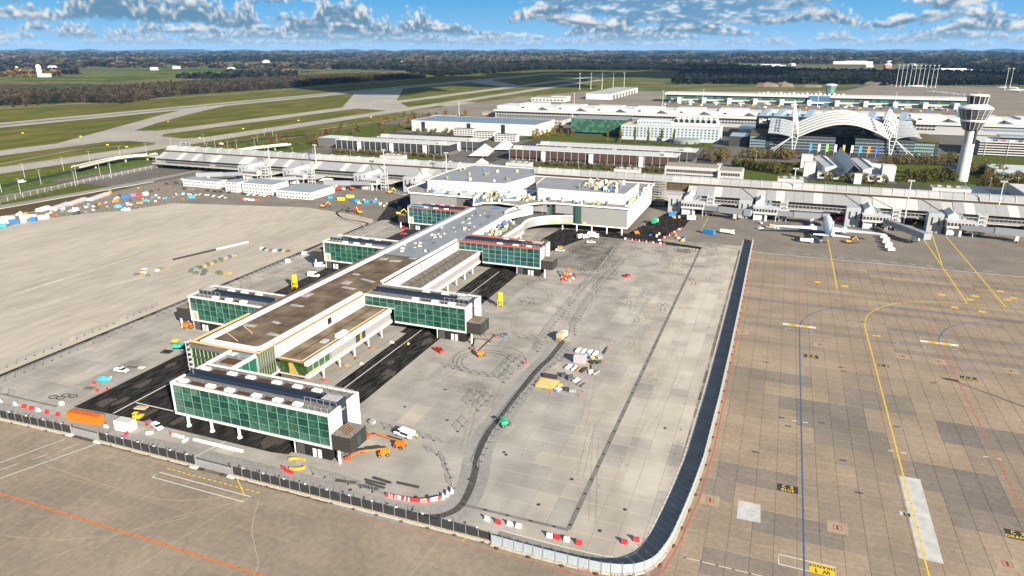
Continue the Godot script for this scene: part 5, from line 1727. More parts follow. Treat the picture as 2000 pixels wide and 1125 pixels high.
func landside() -> void:
	var white := mt(0.52, 0.52, 0.515, 0.6, 0.0, "paint", 0.1)
	var grey := mt(0.34, 0.35, 0.36, 0.7, 0.0, "paint", 0.1)
	var roofg := mt(0.62, 0.62, 0.61, 0.8, 0.0, "ground", 0.05)
	var blue := mt(0.17, 0.22, 0.28, 0.35)
	var dark := mt(0.02, 0.026, 0.032, 0.3)
	garage("parking_garage", "long parking garage with white roof strips behind the left half of the terminal", -497, -350, -711, mt(0.035, 0.042, 0.05, 0.3))
	garage("parking_garage", "farther left parking garage just in front of the white hall", -465, -330, -752, mt(0.05, 0.06, 0.07, 0.3))
	garage("parking_garage", "reddish glazed parking garage behind the pier head", -274, -97, -708, mt(0.062, 0.038, 0.035, 0.4))
	garage("parking_garage", "rear parking garage below the poplars with a curved ramp", -258, -84, -752, mt(0.05, 0.05, 0.055, 0.4))
	block("ramp_house", "small pavilion with a pale blue flat roof left of the garages", -540, -505, -735, -762, 10, mt(0.10, 0.10, 0.105, 0.6), mt(0.42, 0.47, 0.52, 0.5), [])
	# pale streets, greens
	var b := MB.new()
	for q in [[-600, -600, 230, -578], [-310, -690, -286, -940], [-88, -905, -60, -690], [-600, -905, -320, -880], [60, -700, 180, -672], [-40, -905, 165, -862], [170, -925, 205, -690]]:
		b.quad(V(q[0], -0.3, q[3]), V(q[2], -0.3, q[3]), V(q[2], -0.3, q[1]), V(q[0], -0.3, q[1]))
	struct("streets", b, mt(0.085, 0.083, 0.082, 0.9, 0.0, "ground", 0.05))
	b = MB.new()
	for q in [[-490, -708, -345, -676], [-272, -705, -100, -668], [-45, -800, 20, -640], [26, -690, 95, -660], [100, -860, 160, -700], [172, -930, 330, -860], [160, -800, 230, -640], [-330, -1000, -205, -890], [-205, -945, -80, -890], [-620, -1000, -530, -640]]:
		b.quad(V(q[0], -0.26, q[1]), V(q[2], -0.26, q[1]), V(q[2], -0.26, q[3]), V(q[0], -0.26, q[3]))
	struct("lawn", b, mt(0.105, 0.130, 0.035, 1.0, 0.0, "grass", 0.04))
	# white hall
	var t := block("freight_hall", "big windowless white hall with a dark blue grey roof", -514, -320, -929, -1012, 15, white, mt(0.12, 0.155, 0.195, 0.4), [])
	b = MB.new()
	for x in [-498, -425, -372]:
		b.box(x, 0, -929.4, x + 6, 13.6, -928.8)
	wpart("tall_window", b, dark, t)
	b = MB.new()
	b.box(-515, 13.9, -1012.5, -319.5, 15.3, -1011)
	b.box(-514.6, 14.0, -929, -513.6, 15.4, -1012)
	wpart("roof_edge", b, white, t)
	for q in [["left", -418, -900], ["middle", -376, -872], ["right", -338, -856]]:
		block("row_house", "white three-storey block with open access decks, %s of three before the white hall" % q[0], q[1] - 14, q[1] + 16, q[2], q[2] - 12, 9, white, mt(0.06, 0.06, 0.065, 0.7), [[1.2, 2.6, 7, 0.7], [4.2, 5.6, 7, 0.7], [7.0, 8.2, 7, 0.7]])
	# shed roofs by the hall
	for q in [[-318, -735, 26, 11, "white gabled roof over the station entrance, nearest"], [-314, -790, 24, 10, "white gabled roof over the station entrance, rear"]]:
		var s := thing("station_roof", q[4], "roof", V(q[0], 0, q[1]), 0.25)
		b = MB.new()
		b.extr(P([-q[3], 2, q[3], 2, q[3] * 0.6, 5, 0, 9.5, -q[3] * 0.6, 5]), -q[2], q[2])
		part("gabled_roof", b, white, s)
		for k in 5:
			b = MB.new()
			b.bar(V(0, 9.7, -q[2] + 5 + k * 9), V(q[3] * 0.6, 5.2, -q[2] + 5 + k * 9), 0.5)
			part("roof_rib", b, mt(0.2, 0.21, 0.22, 0.6), s)
	for q in [[-312, -640, 0.0], [-288, -665, 0.3]]:
		b = MB.new()
		b.lathe(V(0, 0, 0), [[7.5, 0.0], [6.8, 3.0], [3.0, 5.2], [0.02, 6.8]], 8)
		solo("tent_roof", b, white, "small white tent roof behind the skylight, %s" % ("left of the pair" if q[2] == 0.0 else "right of the pair"), "tent", V(q[0], 0, q[1]), q[2])
	# hotel
	t = thing("glass_hall", "green glass cube with dark mullions beside the hotel", "building", V(-242, 0, -990))
	b = MB.new()
	b.box(-281, 3.5, -1015, -204, 22, -968)
	wpart("inner_block", b, mt(0.02, 0.045, 0.035, 0.5), t)
	b = MB.new()
	b.box(-279, -0.3, -1012, -206, 3.5, -971)
	wpart("ground_floor", b, mt(0.05, 0.05, 0.05, 0.7), t)
	for k in 18:
		for j in 5:
			b = MB.new()
			b.box(-281 + k * 4.28 + 0.15, 3.7 + j * 3.65, -967.6, -281 + (k + 1) * 4.28 - 0.15, 7.2 + j * 3.65, -967.4)
			wpart("glass_pane", b, glass(0.035, 0.12, 0.085, 0.6, 0.28) if hash2(k, j, 2) < 0.7 else glass(0.07, 0.16, 0.12, 0.7, 0.28), t)
	b = MB.new()
	b.box(-282, 22, -1016, -203, 22.6, -967)
	wpart("roof", b, mt(0.18, 0.20, 0.20, 0.6), t)
	t = block("airport_hotel", "pale blue white hotel with rows of small square windows and vaulted roof", -203, -76, -938, -985, 18.5, mt(0.38, 0.45, 0.50, 0.6, 0.0, "paint", 0.1), mt(0.40, 0.36, 0.31, 0.9), [[4.2, 5.9, 26, 0.42], [7.6, 9.3, 26, 0.42], [11.0, 12.7, 26, 0.42], [14.4, 16.1, 26, 0.42]])
	b = MB.new()
	b.box(-185, 18.5, -983, -80, 24, -955)
	wpart("top_storey", b, mt(0.38, 0.45, 0.50, 0.6), t)
	windows(t, -184, -140, 20.2, 22.0, -954.9, 12, dark, 0.5)
	for k in 8:
		b = MB.new()
		var x := -134.0 + k * 7.0
		var pr := PackedVector2Array()
		for s in 9:
			pr.append(Vector2(x + 3.4 * cos(PI * s / 8.0), 24.0 + 4.2 * sin(PI * s / 8.0)))
		b.extr(pr, -983, -955.2)
		wpart("barrel_roof", b, white, t)
		b = MB.new()
		b.extr(P([x - 2.8, 22.6, x + 2.8, 22.6, x + 2.2, 25.6, x + 1.1, 27.0, x, 27.5, x - 1.1, 27.0, x - 2.2, 25.6]), -955.2, -955.0)
		wpart("arched_window", b, dark, t)
	b = MB.new()
	b.lathe(V(-118, -0.3, -932), [[19, 0], [19, 4.0], [18.0, 5.0], [0.02, 5.4]], 20)
	wpart("round_pavilion", b, mt(0.16, 0.19, 0.20, 0.4), t)
	# second terminal: one very long white roofed block
	t = thing("long_terminal", "very long white terminal with stepped roof behind the hotel", "building", V(100, 0, -1190))
	b = MB.new()
	b.box(-472, -0.3, -1238, 720, 13, -1152)
	wpart("wall", b, grey, t)
	for j in 2:
		windows(t, -470, 200, 5.2 + j * 4.2, 7.6 + j * 4.2, -1151.9, 140, dark, 0.8)
	b = MB.new()
	b.box(-474, 13, -1236, 722, 15.4, -1149)
	wpart("lower_roof", b, white, t)
	b = MB.new()
	b.box(-478, 15.4, -1238, 722, 20.5, -1176)
	wpart("upper_storey", b, white, t)
	for k in 16:
		b = MB.new()
		var x := -440.0 + k * 68.0
		b.box(x, 20.5, -1230, x + 44, 22.4 + hash2(k, 3) * 1.5, -1186)
		wpart("roof_hood", b, white if k % 3 else roofg, t)
		b = MB.new()
		b.extr(P([x + 46, 15.4, x + 58, 15.4, x + 46, 20.2]), -1176, -1170)
		wpart("dark_wedge", b, mt(0.05, 0.06, 0.075, 0.4), t)
		b = MB.new()
		b.box(x + 8, 17.0, -1175.9, x + 13, 19.2, -1175.7)
		wpart("roof_window", b, dark, t)
	block("low_hall", "low grey flat-roofed hall left before the long terminal", -455, -330, -1085, -1140, 7, grey, mt(0.28, 0.28, 0.27, 0.9, 0.0, "dirt", 0.05), [[2, 4.2, 20, 0.6]])
	block("low_hall", "second low grey hall between the glass cube and the long terminal", -318, -210, -1095, -1140, 8, grey, mt(0.32, 0.31, 0.30, 0.9, 0.0, "dirt", 0.05), [[2, 5.2, 18, 0.6]])
	block("low_hall", "white low hall just right of the hotel roof", -60, -36, -1040, -1120, 9, white, blue, [[2, 5.2, 5, 0.6]])
	# bridge plates near the taxiways
	for q in [[-505, -1225], [-560, -1130], [-440, -1290]]:
		b = MB.new()
		b.box(-20, 0, -8, 20, 4, 8)
		b.box(-21, 4, -9, 21, 4.8, 9)
		solo("road_underpass", b, mt(0.30, 0.28, 0.25, 0.9), "concrete road underpass portal beside the taxiway at %s" % ("the middle" if q[0] == -505 else "the left" if q[0] == -560 else "the right"), "underpass", V(q[0], -0.3, q[1]))
	# satellite
	t = thing("satellite_terminal", "long green glazed satellite terminal with white roof across the apron", "building", V(45, 0, -1710))
	b = MB.new()
	b.box(-262, 5, -1740, 352, 16.5, -1684)
	wpart("hall", b, mt(0.03, 0.06, 0.055, 0.5), t)
	b = MB.new()
	b.box(-266, 16.5, -1744, 356, 20.5, -1679)
	wpart("roof", b, white, t)
	b = MB.new()
	b.box(-255, -0.3, -1738, 345, 5, -1682)
	wpart("base", b, mt(0.50, 0.50, 0.49, 0.7), t)
	for k in 76:
		b = MB.new()
		b.box(-261 + k * 8.05, 5.6, -1683.6, -261 + k * 8.05 + 7.5, 15.9, -1683.3)
		wpart("glass_bay", b, glass(0.06, 0.16, 0.14, 0.7, 0.28) if hash2(k, 1) < 0.6 else glass(0.03, 0.09, 0.08, 0.75, 0.28), t)
	b = MB.new()
	b.box(44, 0, -1683, 84, 20.0, -1677)
	wpart("blue_glass_entrance", b, mt(0.05, 0.12, 0.22, 0.3), t)
	b = MB.new()
	b.box(-250, 6.5, -1680, 345, 8.2, -1676)
	wpart("gallery", b, white, t)
	b = MB.new()
	for k in 20:
		b.cbox(-60 + k * 9, 20.5, -1712, 5, 2.2 + (k % 3), 10)
	wpart("roof_plant", b, roofg, t)
	for k in 11:
		b = MB.new()
		var x := -235.0 + k * 55.0
		b.box(x, 0, -1676, x + 9, 12, -1668)
		b.box(x + 9, 4.5, -1674, x + 34, 8.2, -1669)
		wpart("gate_tower", b, white, t)
	t = thing("apron_control_tower", "small flared control cab on the satellite roof", "tower", V(85, 0, -1720))
	b = MB.new()
	b.lathe(V(0, 20, 0), [[8, 0], [9, 10], [11.5, 20]], 8)
	part("glazed_cab", b, glass(0.10, 0.20, 0.19, 0.85, 0.3), t)
	b = MB.new()
	b.lathe(V(0, 40, 0), [[12.5, 0], [12.5, 2.2], [6, 4.0], [0.02, 4.2]], 8)
	part("cab_roof", b, white, t)
	# long hangar with doors
	t = thing("long_hangar", "long white hangar with open dark gates by the far taxiway", "hangar", V(-428, 0, -1872))
	b = MB.new()
	b.box(-462, -0.3, -2030, -398, 13, -1715)
	wpart("wall", b, mt(0.62, 0.62, 0.6, 0.7), t)
	b = MB.new()
	b.box(-463, 13, -2031, -397, 14, -1714)
	wpart("roof", b, mt(0.45, 0.44, 0.42, 0.8, 0.0, "dirt", 0.02), t)
	for k in 8:
		b = MB.new()
		b.box(-398, 0, -1752 - k * 36, -397.7, 10, -1726 - k * 36)
		wpart("gate", b, mt(0.12, 0.12, 0.125, 0.6), t)
	block("service_house", "white low service buildings left of the long hangar", -560, -480, -1590, -1640, 8, white, grey, [[2, 5, 9, 0.6]])
	block("service_house", "white flat workshop by the far apron edge", -540, -500, -1680, -1710, 7, white, grey, [[2, 5, 5, 0.6]])
	forum()
	control_tower()
	# car park at the right
	t = thing("car_park", "open multi-storey car park with grey decks at the right edge", "parking garage", V(280, 0, -965))
	for j in 6:
		b = MB.new()
		b.box(208, j * 2.75 + 0.9, -1000, 350, j * 2.75 + 1.9, -931)
		wpart("deck", b, mt(0.48, 0.49, 0.50, 0.7, 0.0, "paint", 0.1), t)
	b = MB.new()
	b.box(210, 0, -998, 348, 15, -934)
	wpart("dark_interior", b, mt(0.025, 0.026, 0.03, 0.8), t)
	for k in 6:
		b = MB.new()
		b.bar(V(214 + k * 22, 0, -930.6), V(214 + k * 22, 15.6, -930.6), 0.5)
		wpart("column", b, white, t)
	for q in [[232, 300, -965], [222, 310, -990]]:
		b = MB.new()
		b.box(q[0], 19 if q[2] == -965 else 22, q[2] - 10, q[1] + 40, 19.8 if q[2] == -965 else 22.8, q[2] + 10)
		wpart("solar_roof", b, blue, t)
	for k in 12:
		b = MB.new()
		b.cbox(216 + k * 8.0, 15.75, -938, 4.4, 1.5, 1.9)
		solo("parked_car", b, [mt(0.5, 0.5, 0.5, 0.3), mt(0.04, 0.04, 0.05, 0.3), mt(0.35, 0.05, 0.05, 0.3)][k % 3], "car on the top deck of the right-hand car park", "car", Vector3.ZERO, 0.0, "cars on the top deck of the car park")
	# odd buildings bottom right
	block("dark_roof_building", "building with big dark blue roof in the right-hand corner behind the terminal", 138, 196, -622, -672, 6, grey, mt(0.035, 0.045, 0.065, 0.4), [])
	block("gallery_building", "white gallery building with dark window bands at the right edge", 170, 215, -600, -650, 13, white, white, [[2.5, 5, 10, 0.8], [7.5, 10.5, 10, 0.8]])
	block("grey_hall", "grey blue flat hall among bushes at the right edge", 186, 240, -760, -800, 8, mt(0.3, 0.33, 0.36, 0.6), mt(0.38, 0.41, 0.45, 0.6), [[2, 5, 8, 0.5]])
	# white sheds on the square
	var sh := [["stair_house", 22, 32, -712, -730, 12, "white tower block with a slanted top left on the square"], ["stair_house", 20, 31, -764, -780, 12, "smaller white block behind the left tower block"], ["stair_house", 88, 99, -712, -726, 13, "tall white block with ribbed side right on the square"], ["link_house", 34, 58, -706, -716, 5, "low glazed link house on the square"], ["link_house", 66, 88, -705, -715, 5, "low white link house right of the big gable"], ["link_house", 86, 98, -770, -784, 6, "pale blue flat pavilion behind the white sheds"]]
	for s in sh:
		block(s[0], s[6], s[1], s[2], s[3], s[4], s[5], white, white if s[5] > 5 else blue, [[1, 3.2, 4, 0.6]] if s[5] < 8 else [])
	for q in [[36, 50, 0.12, "white ribbed shed roof left of the big gable"], [70, 84, 0.08, "white ribbed shed roof right of the big gable"]]:
		var s := thing("shed_roof", q[3], "roof", V((q[0] + q[1]) / 2.0, 0, -760), q[2])
		b = MB.new()
		b.extr(P([-7.5, 0, 7.5, 0, 7.5, 8, 0, 10, -7.5, 8]), -34, 42)
		part("roof", b, white, s)
		b = MB.new()
		b.box(-0.9, 10.0, -30, 0.9, 10.15, 38)
		part("roof_light", b, dark, s)
	var gb := thing("glass_gable", "large pitched glass gable with slate roof in the middle of the square", "roof", V(62, 0, -755), 0.06)
	b = MB.new()
	b.quad(V(-1, 17, -55), V(8, 3, -48), V(7, 6, 52), V(-3, 15, 62))
	part("slate_roof", b, mt(0.10, 0.11, 0.12, 0.4), gb)
	b = MB.new()
	b.quad(V(-9, 3, -48), V(-1.2, 17, -55), V(-3.2, 15, 62), V(-8, 5, 54))
	part("white_roof", b, white, gb)
	b = MB.new()
	b.extr(P([-7, 0, 6, 0, 6, 6, -2, 14]), 50, 52)
	part("gable_glass", b, glass(0.10, 0.14, 0.16, 0.8, 0.3), gb)
	b = MB.new()
	b.box(-3, 0, 66, 3, 9, 72)
	part("entrance_tower", b, white, gb)
	var fc := [mt(0.02, 0.25, 0.55), mt(0.7, 0.7, 0.72), mt(0.25, 0.6, 0.05), mt(0.75, 0.75, 0.75), mt(0.75, 0.35, 0.02), mt(0.7, 0.7, 0.7), mt(0.03, 0.3, 0.6), mt(0.7, 0.18, 0.02), mt(0.02, 0.08, 0.4)]
	var fn := ["light blue", "first white", "green", "second white", "amber", "third white", "pale blue", "orange red", "dark blue"]
	for k in 9:
		var f := thing("flag", "%s banner flag on a pole before the forum" % fn[k], "flag", V(30 + k * 8.5, -0.3, -868))
		b = MB.new()
		b.tube(V(0, 0, 0), V(0, 13, 0), 0.14, 0.1, 6)
		part("pole", b, white, f)
		b = MB.new()
		b.box(0.15, 4.5, -0.06, 2.4, 12.6, 0.06)
		part("banner", b, fc[k], f)

func forum() -> void:
	var white := mt(0.58, 0.58, 0.575, 0.5)
	var dark := mt(0.02, 0.026, 0.032, 0.3)
	var t := thing("airport_forum", "glazed forum wings under the curved white canopy", "building", V(62, 0, -935))
	var b := MB.new()
	b.box(-37, -0.3, -985, 58, 15, -906)
	b.box(78, -0.3, -985, 162, 16, -896)
	b.box(58, -0.3, -985, 78, 12, -945)
	wpart("core", b, mt(0.025, 0.035, 0.045, 0.5), t)
	for q in [[-37, -14, 15.0, -905.6, 9, mt(0.15, 0.22, 0.235, 0.4)], [-14, 58, 14.0, -905.6, 12, mt(0.17, 0.22, 0.26, 0.35)], [78, 138, 15.0, -895.6, 12, mt(0.17, 0.23, 0.26, 0.35)], [138, 162, 16.0, -895.6, 10, mt(0.17, 0.26, 0.265, 0.4)]]:
		for j in 4:
			for k in q[4]:
				var w: float = (q[1] - q[0]) / q[4]
				b = MB.new()
				b.box(q[0] + k * w + 0.15, 1.2 + j * 3.5, q[3], q[0] + (k + 1) * w - 0.15, 1.2 + j * 3.5 + (2.2 if q[4] < 11 else 1.1), q[3] + 0.25)
				wpart("glass_panel", b, q[5], t)
	for q in [[-38, 15, -984, -15, -906], [140, 16, -985, 163, -895]]:
		wpart("roof_garden", MB.new().box(q[0], q[1], q[2], q[3], q[1] + 0.5, q[4]), mt(0.17, 0.15, 0.085, 0.95, 0.0, "dirt", 0.06), t)
	b = MB.new()
	b.box(-15, 15, -984, 58, 15.4, -907)
	b.box(78, 16, -984, 140, 16.4, -897)
	wpart("roof", b, mt(0.16, 0.18, 0.20, 0.6, 0.0, "dirt", 0.05), t)
	# curved canopy in six bands
	var c := thing("forum_canopy", "huge curved white membrane roof hung from masts over the forum court", "canopy", V(64, 0, -940))
	for k in 6:
		var z0 := -893.0 - k * 15.5; var z1 := z0 - 13.9
		var rise := k * 1.7
		for part_ in [[-17.0, 10.3, 20.5, 16.8, 1.0], [16.0, 112.0, 16.9, 18.4, 15.5], [118.5, 143.8, 18.6, 20.5, 2.6]]:
			b = MB.new()
			var n := 18 if part_[4] > 10 else 6
			for i in n:
				var p := []
				for f in [float(i) / n, float(i + 1) / n]:
					p.append(Vector2(lerpf(part_[0], part_[1], f), lerpf(part_[2], part_[3], f) + part_[4] * sin(PI * f) + rise))
				b.quad(V(p[0].x, p[0].y - 0.4, z1), V(p[1].x, p[1].y - 0.4, z1), V(p[1].x, p[1].y + 0.5, (z0 + z1) / 2), V(p[0].x, p[0].y + 0.5, (z0 + z1) / 2))
				b.quad(V(p[0].x, p[0].y + 0.5, (z0 + z1) / 2), V(p[1].x, p[1].y + 0.5, (z0 + z1) / 2), V(p[1].x, p[1].y, z0), V(p[0].x, p[0].y, z0))
				b.bar(V(p[0].x, p[0].y - 0.1, z0), V(p[1].x, p[1].y - 0.1, z0), 0.7, 1.3)
				b.quad(V(p[0].x, p[0].y - 1.6, z0 - 0.5), V(p[1].x, p[1].y - 1.6, z0 - 0.5), V(p[1].x, p[1].y - 1.8, z1 + 0.5), V(p[0].x, p[0].y - 1.8, z1 + 0.5))
			wpart("roof_band", b, mt(0.50, 0.50, 0.495, 0.5) if part_[4] > 10 else mt(0.27, 0.30, 0.325, 0.4), c)
			b = MB.new()
			for i in n:
				var p := []
				for f in [float(i) / n, float(i + 1) / n]:
					p.append(Vector2(lerpf(part_[0], part_[1], f), lerpf(part_[2], part_[3], f) + part_[4] * sin(PI * f) + rise))
				b.quad(V(p[0].x, p[0].y + 0.5, z0 - 15.5), V(p[1].x, p[1].y + 0.5, z0 - 15.5), V(p[1].x, p[1].y - 0.7, z1), V(p[0].x, p[0].y - 0.7, z1))
			wpart("glass_gap", b, mt(0.34, 0.36, 0.37, 0.4), c)
	for side in [13.2, 115.3]:
		for k in 6:
			var z := -893.0 - k * 15.5
			var m := thing("canopy_mast", "white latticed mast carrying the canopy, %s of the %s row" % [["foremost", "second", "third", "fourth", "fifth", "rearmost"][k], "left" if side < 50 else "right"], "mast", V(side, 0, z))
			for s in [-1, 1]:
				b = MB.new()
				var top: float = (-4.6 if side < 50 else 1.6)
				b.bar(V(s * 0.9, 0, 0), V(s * 3.1, 17.0 + k * 1.7, 0), 0.8)
				b.bar(V(s * 3.1, 17.0 + k * 1.7, 0), V(top + s * 0.4, (47.5 if side < 50 else 40.0) + k * 1.2, -1.0), 0.75)
				part("mast_leg", b, white, m)
			b = MB.new()
			for j in 9:
				var y := 2.5 + j * 4.4
				if y > 38.0: continue
				var hw := lerpf(0.9, 3.1, y / 17.0) if y < 17.0 else lerpf(3.1, 0.4, (y - 17.0) / 30.5)
				var ox := 0.0 if y < 17.0 else (-4.6 if side < 50 else 1.6) * (y - 17.0) / 30.5
				b.bar(V(ox - hw, y, 0), V(ox + hw, y, 0), 0.5)
			part("rungs", b, white, m)
			if k == 0:
				for s in [-1, 1]:
					b = MB.new()
					b.tube(V((-3.0 if side < 50 else 3.0), 16.8, 0.3), V((-24.0 if side < 50 else 22.0) + s * 2.0, 0, 4.0), 0.35, 0.35, 6)
					part("stay_rod", b, white, m)
	# dark hall with advertising wall behind
	var h := thing("dark_hall", "black hall with saw-tooth glass roof and lettering behind the canopy", "building", V(57, 0, -1015))
	b = MB.new()
	b.box(-35, -0.3, -1040, 150, 31, -990)
	wpart("wall", b, mt(0.012, 0.012, 0.013, 0.5), h)
	for k in 10:
		b = MB.new()
		var x := -34.0 + k * 18.3
		b.quad(V(x, 31.2, -991), V(x + 8, 37.5, -1040), V(x + 16, 37.5, -1040), V(x + 9, 31.2, -991))
		b.quad(V(x + 9, 31.2, -991), V(x + 16, 37.5, -1040), V(x + 17.5, 31.2, -1040), V(x + 17.5, 31.2, -991))
		wpart("roof_glass", b, mt(0.22, 0.29, 0.36, 0.3), h)
	for q in [["Like flying?", 28.0], ["Then you ...", 24.0]]:
		var tm := TextMesh.new()
		tm.text = q[0]
		var f := SystemFont.new()
		f.font_names = PackedStringArray(["Droid Sans"])
		f.font_weight = 700
		tm.font = f
		tm.font_size = 64
		tm.pixel_size = 4.6 / 64.0
		tm.depth = 0.2
		tm.horizontal_alignment = HORIZONTAL_ALIGNMENT_LEFT
		var o := put("lettering", tm, mt(0.8, 0.8, 0.8, 0.6), h)
		o.position = V(-31.5, q[1] - 1.5, -989.85) - base_of[h]
	for k in 4:
		b = MB.new()
		for i in 24:
			var a0 := TAU * i / 24.0; var a1 := TAU * (i + 1) / 24.0
			b.bar(V(cos(a0) * 3.6, sin(a0) * 3.6, 0), V(cos(a1) * 3.6, sin(a1) * 3.6, 0), 0.55)
		var o := part("ring_emblem", b, mt(0.78, 0.78, 0.78, 0.5), h)
		o.position = V(126.5 + k * 5.4, 26.6, -989.6) - base_of[h]
	var g := thing("court_hall", "dark glazed hall closing the forum court under the big arc", "building", V(64, 0, -960))
	b = MB.new()
	b.box(24, 12, -986, 108, 22, -958)
	wpart("wall", b, mt(0.07, 0.09, 0.12, 0.3), g)
	for k in 3: wpart("white_beam", MB.new().box(22, 12.2 + k * 2.6, -957.9, 110, 12.9 + k * 2.6, -957.2), mt(0.33, 0.35, 0.36, 0.5), g)
	for k in 2:
		b = MB.new()
		for i in 6:
			var a := TAU * i / 6.0
			b.bar(V(cos(a) * 0.8, sin(a) * 0.8, 0), V(cos(a + 0.5) * 3.6, sin(a + 0.5) * 3.6, 0), 0.9)
		var o := part("fan", b, white, g)
		o.position = V(64 + k * 26, 18, -957.6) - base_of[g]
	block("grey_canopy", "big blue grey canopy on white columns left of the forum", -62, -40, -915, -960, 12, mt(0.03, 0.03, 0.033, 0.6), mt(0.24, 0.29, 0.34, 0.4), [])

func control_tower() -> void:
	var t := thing("control_tower", "tall white control tower with flared glazed cab", "control tower", V(155.8, -0.3, -736))
	var b := MB.new()
	b.lathe(Vector3.ZERO, [[5.3, 0], [5.1, 12], [4.8, 30], [4.7, 46]], 28)
	part("shaft", b, mt(0.60, 0.60, 0.59, 0.6, 0.0, "paint", 0.1), t)
	b = MB.new()
	b.lathe(Vector3.ZERO, [[4.9, 45], [7.2, 46.5], [9.6, 53]], 16)
	part("lower_cab", b, mt(0.05, 0.055, 0.06, 0.3), t)
	b = MB.new()
	b.lathe(Vector3.ZERO, [[9.9, 52.9], [10.4, 53.4], [10.4, 54.4], [9.9, 54.9]], 16)
	part("gallery_ring", b, mt(0.72, 0.72, 0.72, 0.5), t)
	b = MB.new()
	b.lathe(Vector3.ZERO, [[9.8, 54.5], [13.2, 64]], 16)
	part("main_cab", b, mt(0.045, 0.048, 0.052, 0.25), t)
	b = MB.new()
	b.lathe(Vector3.ZERO, [[13.2, 63.6], [13.9, 64], [13.6, 65], [8.0, 68]], 16)
	part("cab_roof", b, mt(0.58, 0.58, 0.575, 0.5), t)
	b = MB.new()
	b.lathe(Vector3.ZERO, [[7.4, 67.6], [8.4, 75]], 12)
	part("upper_cab", b, mt(0.03, 0.034, 0.04, 0.2), t)
	b = MB.new()
	b.lathe(Vector3.ZERO, [[8.7, 74.8], [8.9, 75.3], [7.6, 76.2], [0.02, 76.4]], 12)
	part("top_roof", b, mt(0.58, 0.58, 0.575, 0.5), t)
	for k in 16:
		b = MB.new()
		var u := V(cos(TAU * k / 16.0), 0, sin(TAU * k / 16.0))
		b.bar(u * 9.9 + V(0, 54.6, 0), u * 13.35 + V(0, 64, 0), 0.3)
		b.bar(u * 7.3 + V(0, 46.5, 0), u * 9.8 + V(0, 53, 0), 0.3)
		part("cab_mullion", b, mt(0.7, 0.7, 0.7, 0.5), t)
		if k < 12:
			b = MB.new()
			u = V(cos(TAU * k / 12), 0, sin(TAU * k / 12))
			b.bar(u * 7.5 + V(0, 67.6, 0), u * 8.5 + V(0, 75, 0), 0.32)
			part("upper_mullion", b, mt(0.7, 0.7, 0.7, 0.5), t)
	for j in 7:
		b = MB.new()
		var y := 56.2 + j * 1.25
		b.lathe(Vector3.ZERO, [[lerpf(9.9, 13.3, (y - 54.5) / 9.5), y], [lerpf(9.9, 13.3, (y - 54.5) / 9.5) + 0.15, y + 0.22]], 16)
		part("sun_blind", b, mt(0.5, 0.5, 0.5, 0.5), t)
	for s in [-1, 1]:
		b = MB.new()
		b.box(s * 3.4 - 0.6, 34, 3.4, s * 3.4 + 0.6, 46, 5.2)
		part("shaft_slot", b, mt(0.05, 0.05, 0.055, 0.5), t)
	b = MB.new()
	b.cbox(0, 76.4, 0, 3, 1.2, 3)
	b.bar(V(0, 77, 0), V(0, 81, 0), 0.2)
	b.bar(V(-4, 78.6, 0), V(4, 78.6, 0), 0.25)
	b.bar(V(-6, 76, 2), V(-6, 80, 2), 0.15)
	part("antenna", b, mt(0.25, 0.12, 0.12, 0.5), t)

# ---------- trees ----------
func crown_mesh(r: Vector3, n: int, leaf: float, seed_: int, shape := 0) -> ArrayMesh:
	# leaf-sized faces spread through lumps of the crown's volume
	var g := RandomNumberGenerator.new()
	g.seed = seed_
	var b := MB.new()
	b.colored = true
	var lumps := []
	for k in 9:
		var a := g.randf() * TAU; var h := g.randf_range(-0.8, 0.9)
		var w := sqrt(maxf(0.0, 1.0 - h * h)) * g.randf_range(0.35, 0.8)
		if shape == 1: w *= 0.5
		lumps.append([V(cos(a) * w * r.x, h * r.y, sin(a) * w * r.z), g.randf_range(0.35, 0.6), g.randf_range(0.65, 1.15)])
	for k in n:
		var l = lumps[g.randi() % 9]
		var u: Vector3 = V(g.randfn(), g.randfn(), g.randfn()).normalized() * pow(g.randf(), 0.4) * l[1]
		var p: Vector3 = l[0] + V(u.x * r.x, u.y * r.y, u.z * r.z)
		if shape == 1 and absf(p.x) + absf(p.z) > r.x * (1.3 - 0.9 * absf(p.y) / r.y): continue
		var d := V(g.randfn(), g.randfn(), g.randfn()).normalized() * leaf * g.randf_range(0.6, 1.3)
		var e := d.cross(V(g.randfn(), g.randfn(), g.randfn())).normalized() * leaf * g.randf_range(0.5, 1.0)
		var s: float = l[2] * g.randf_range(0.75, 1.2)
		b.tint = Color(s, s, s)
		b.tri(p - d * 0.5 - e * 0.5, p + d * 0.6, p - d * 0.3 + e * 0.6)
		b.tri(p + e * 0.5, p - e * 0.4 + d * 0.4, p - d * 0.5)
	return b.done()

func leaf_mat(r: float, g: float, bl: float) -> StandardMaterial3D:
	var key := "leaf %.3f %.3f %.3f" % [r, g, bl]
	if not mats.has(key):
		var m := StandardMaterial3D.new()
		m.albedo_color = Color(r, g, bl).linear_to_srgb()
		m.vertex_color_use_as_albedo = true
		m.roughness = 0.9
		m.specular_mode = BaseMaterial3D.SPECULAR_DISABLED
		m.backlight_enabled = true
		m.backlight = Color(0.3, 0.3, 0.15)
		mats[key] = m
	return mats[key]

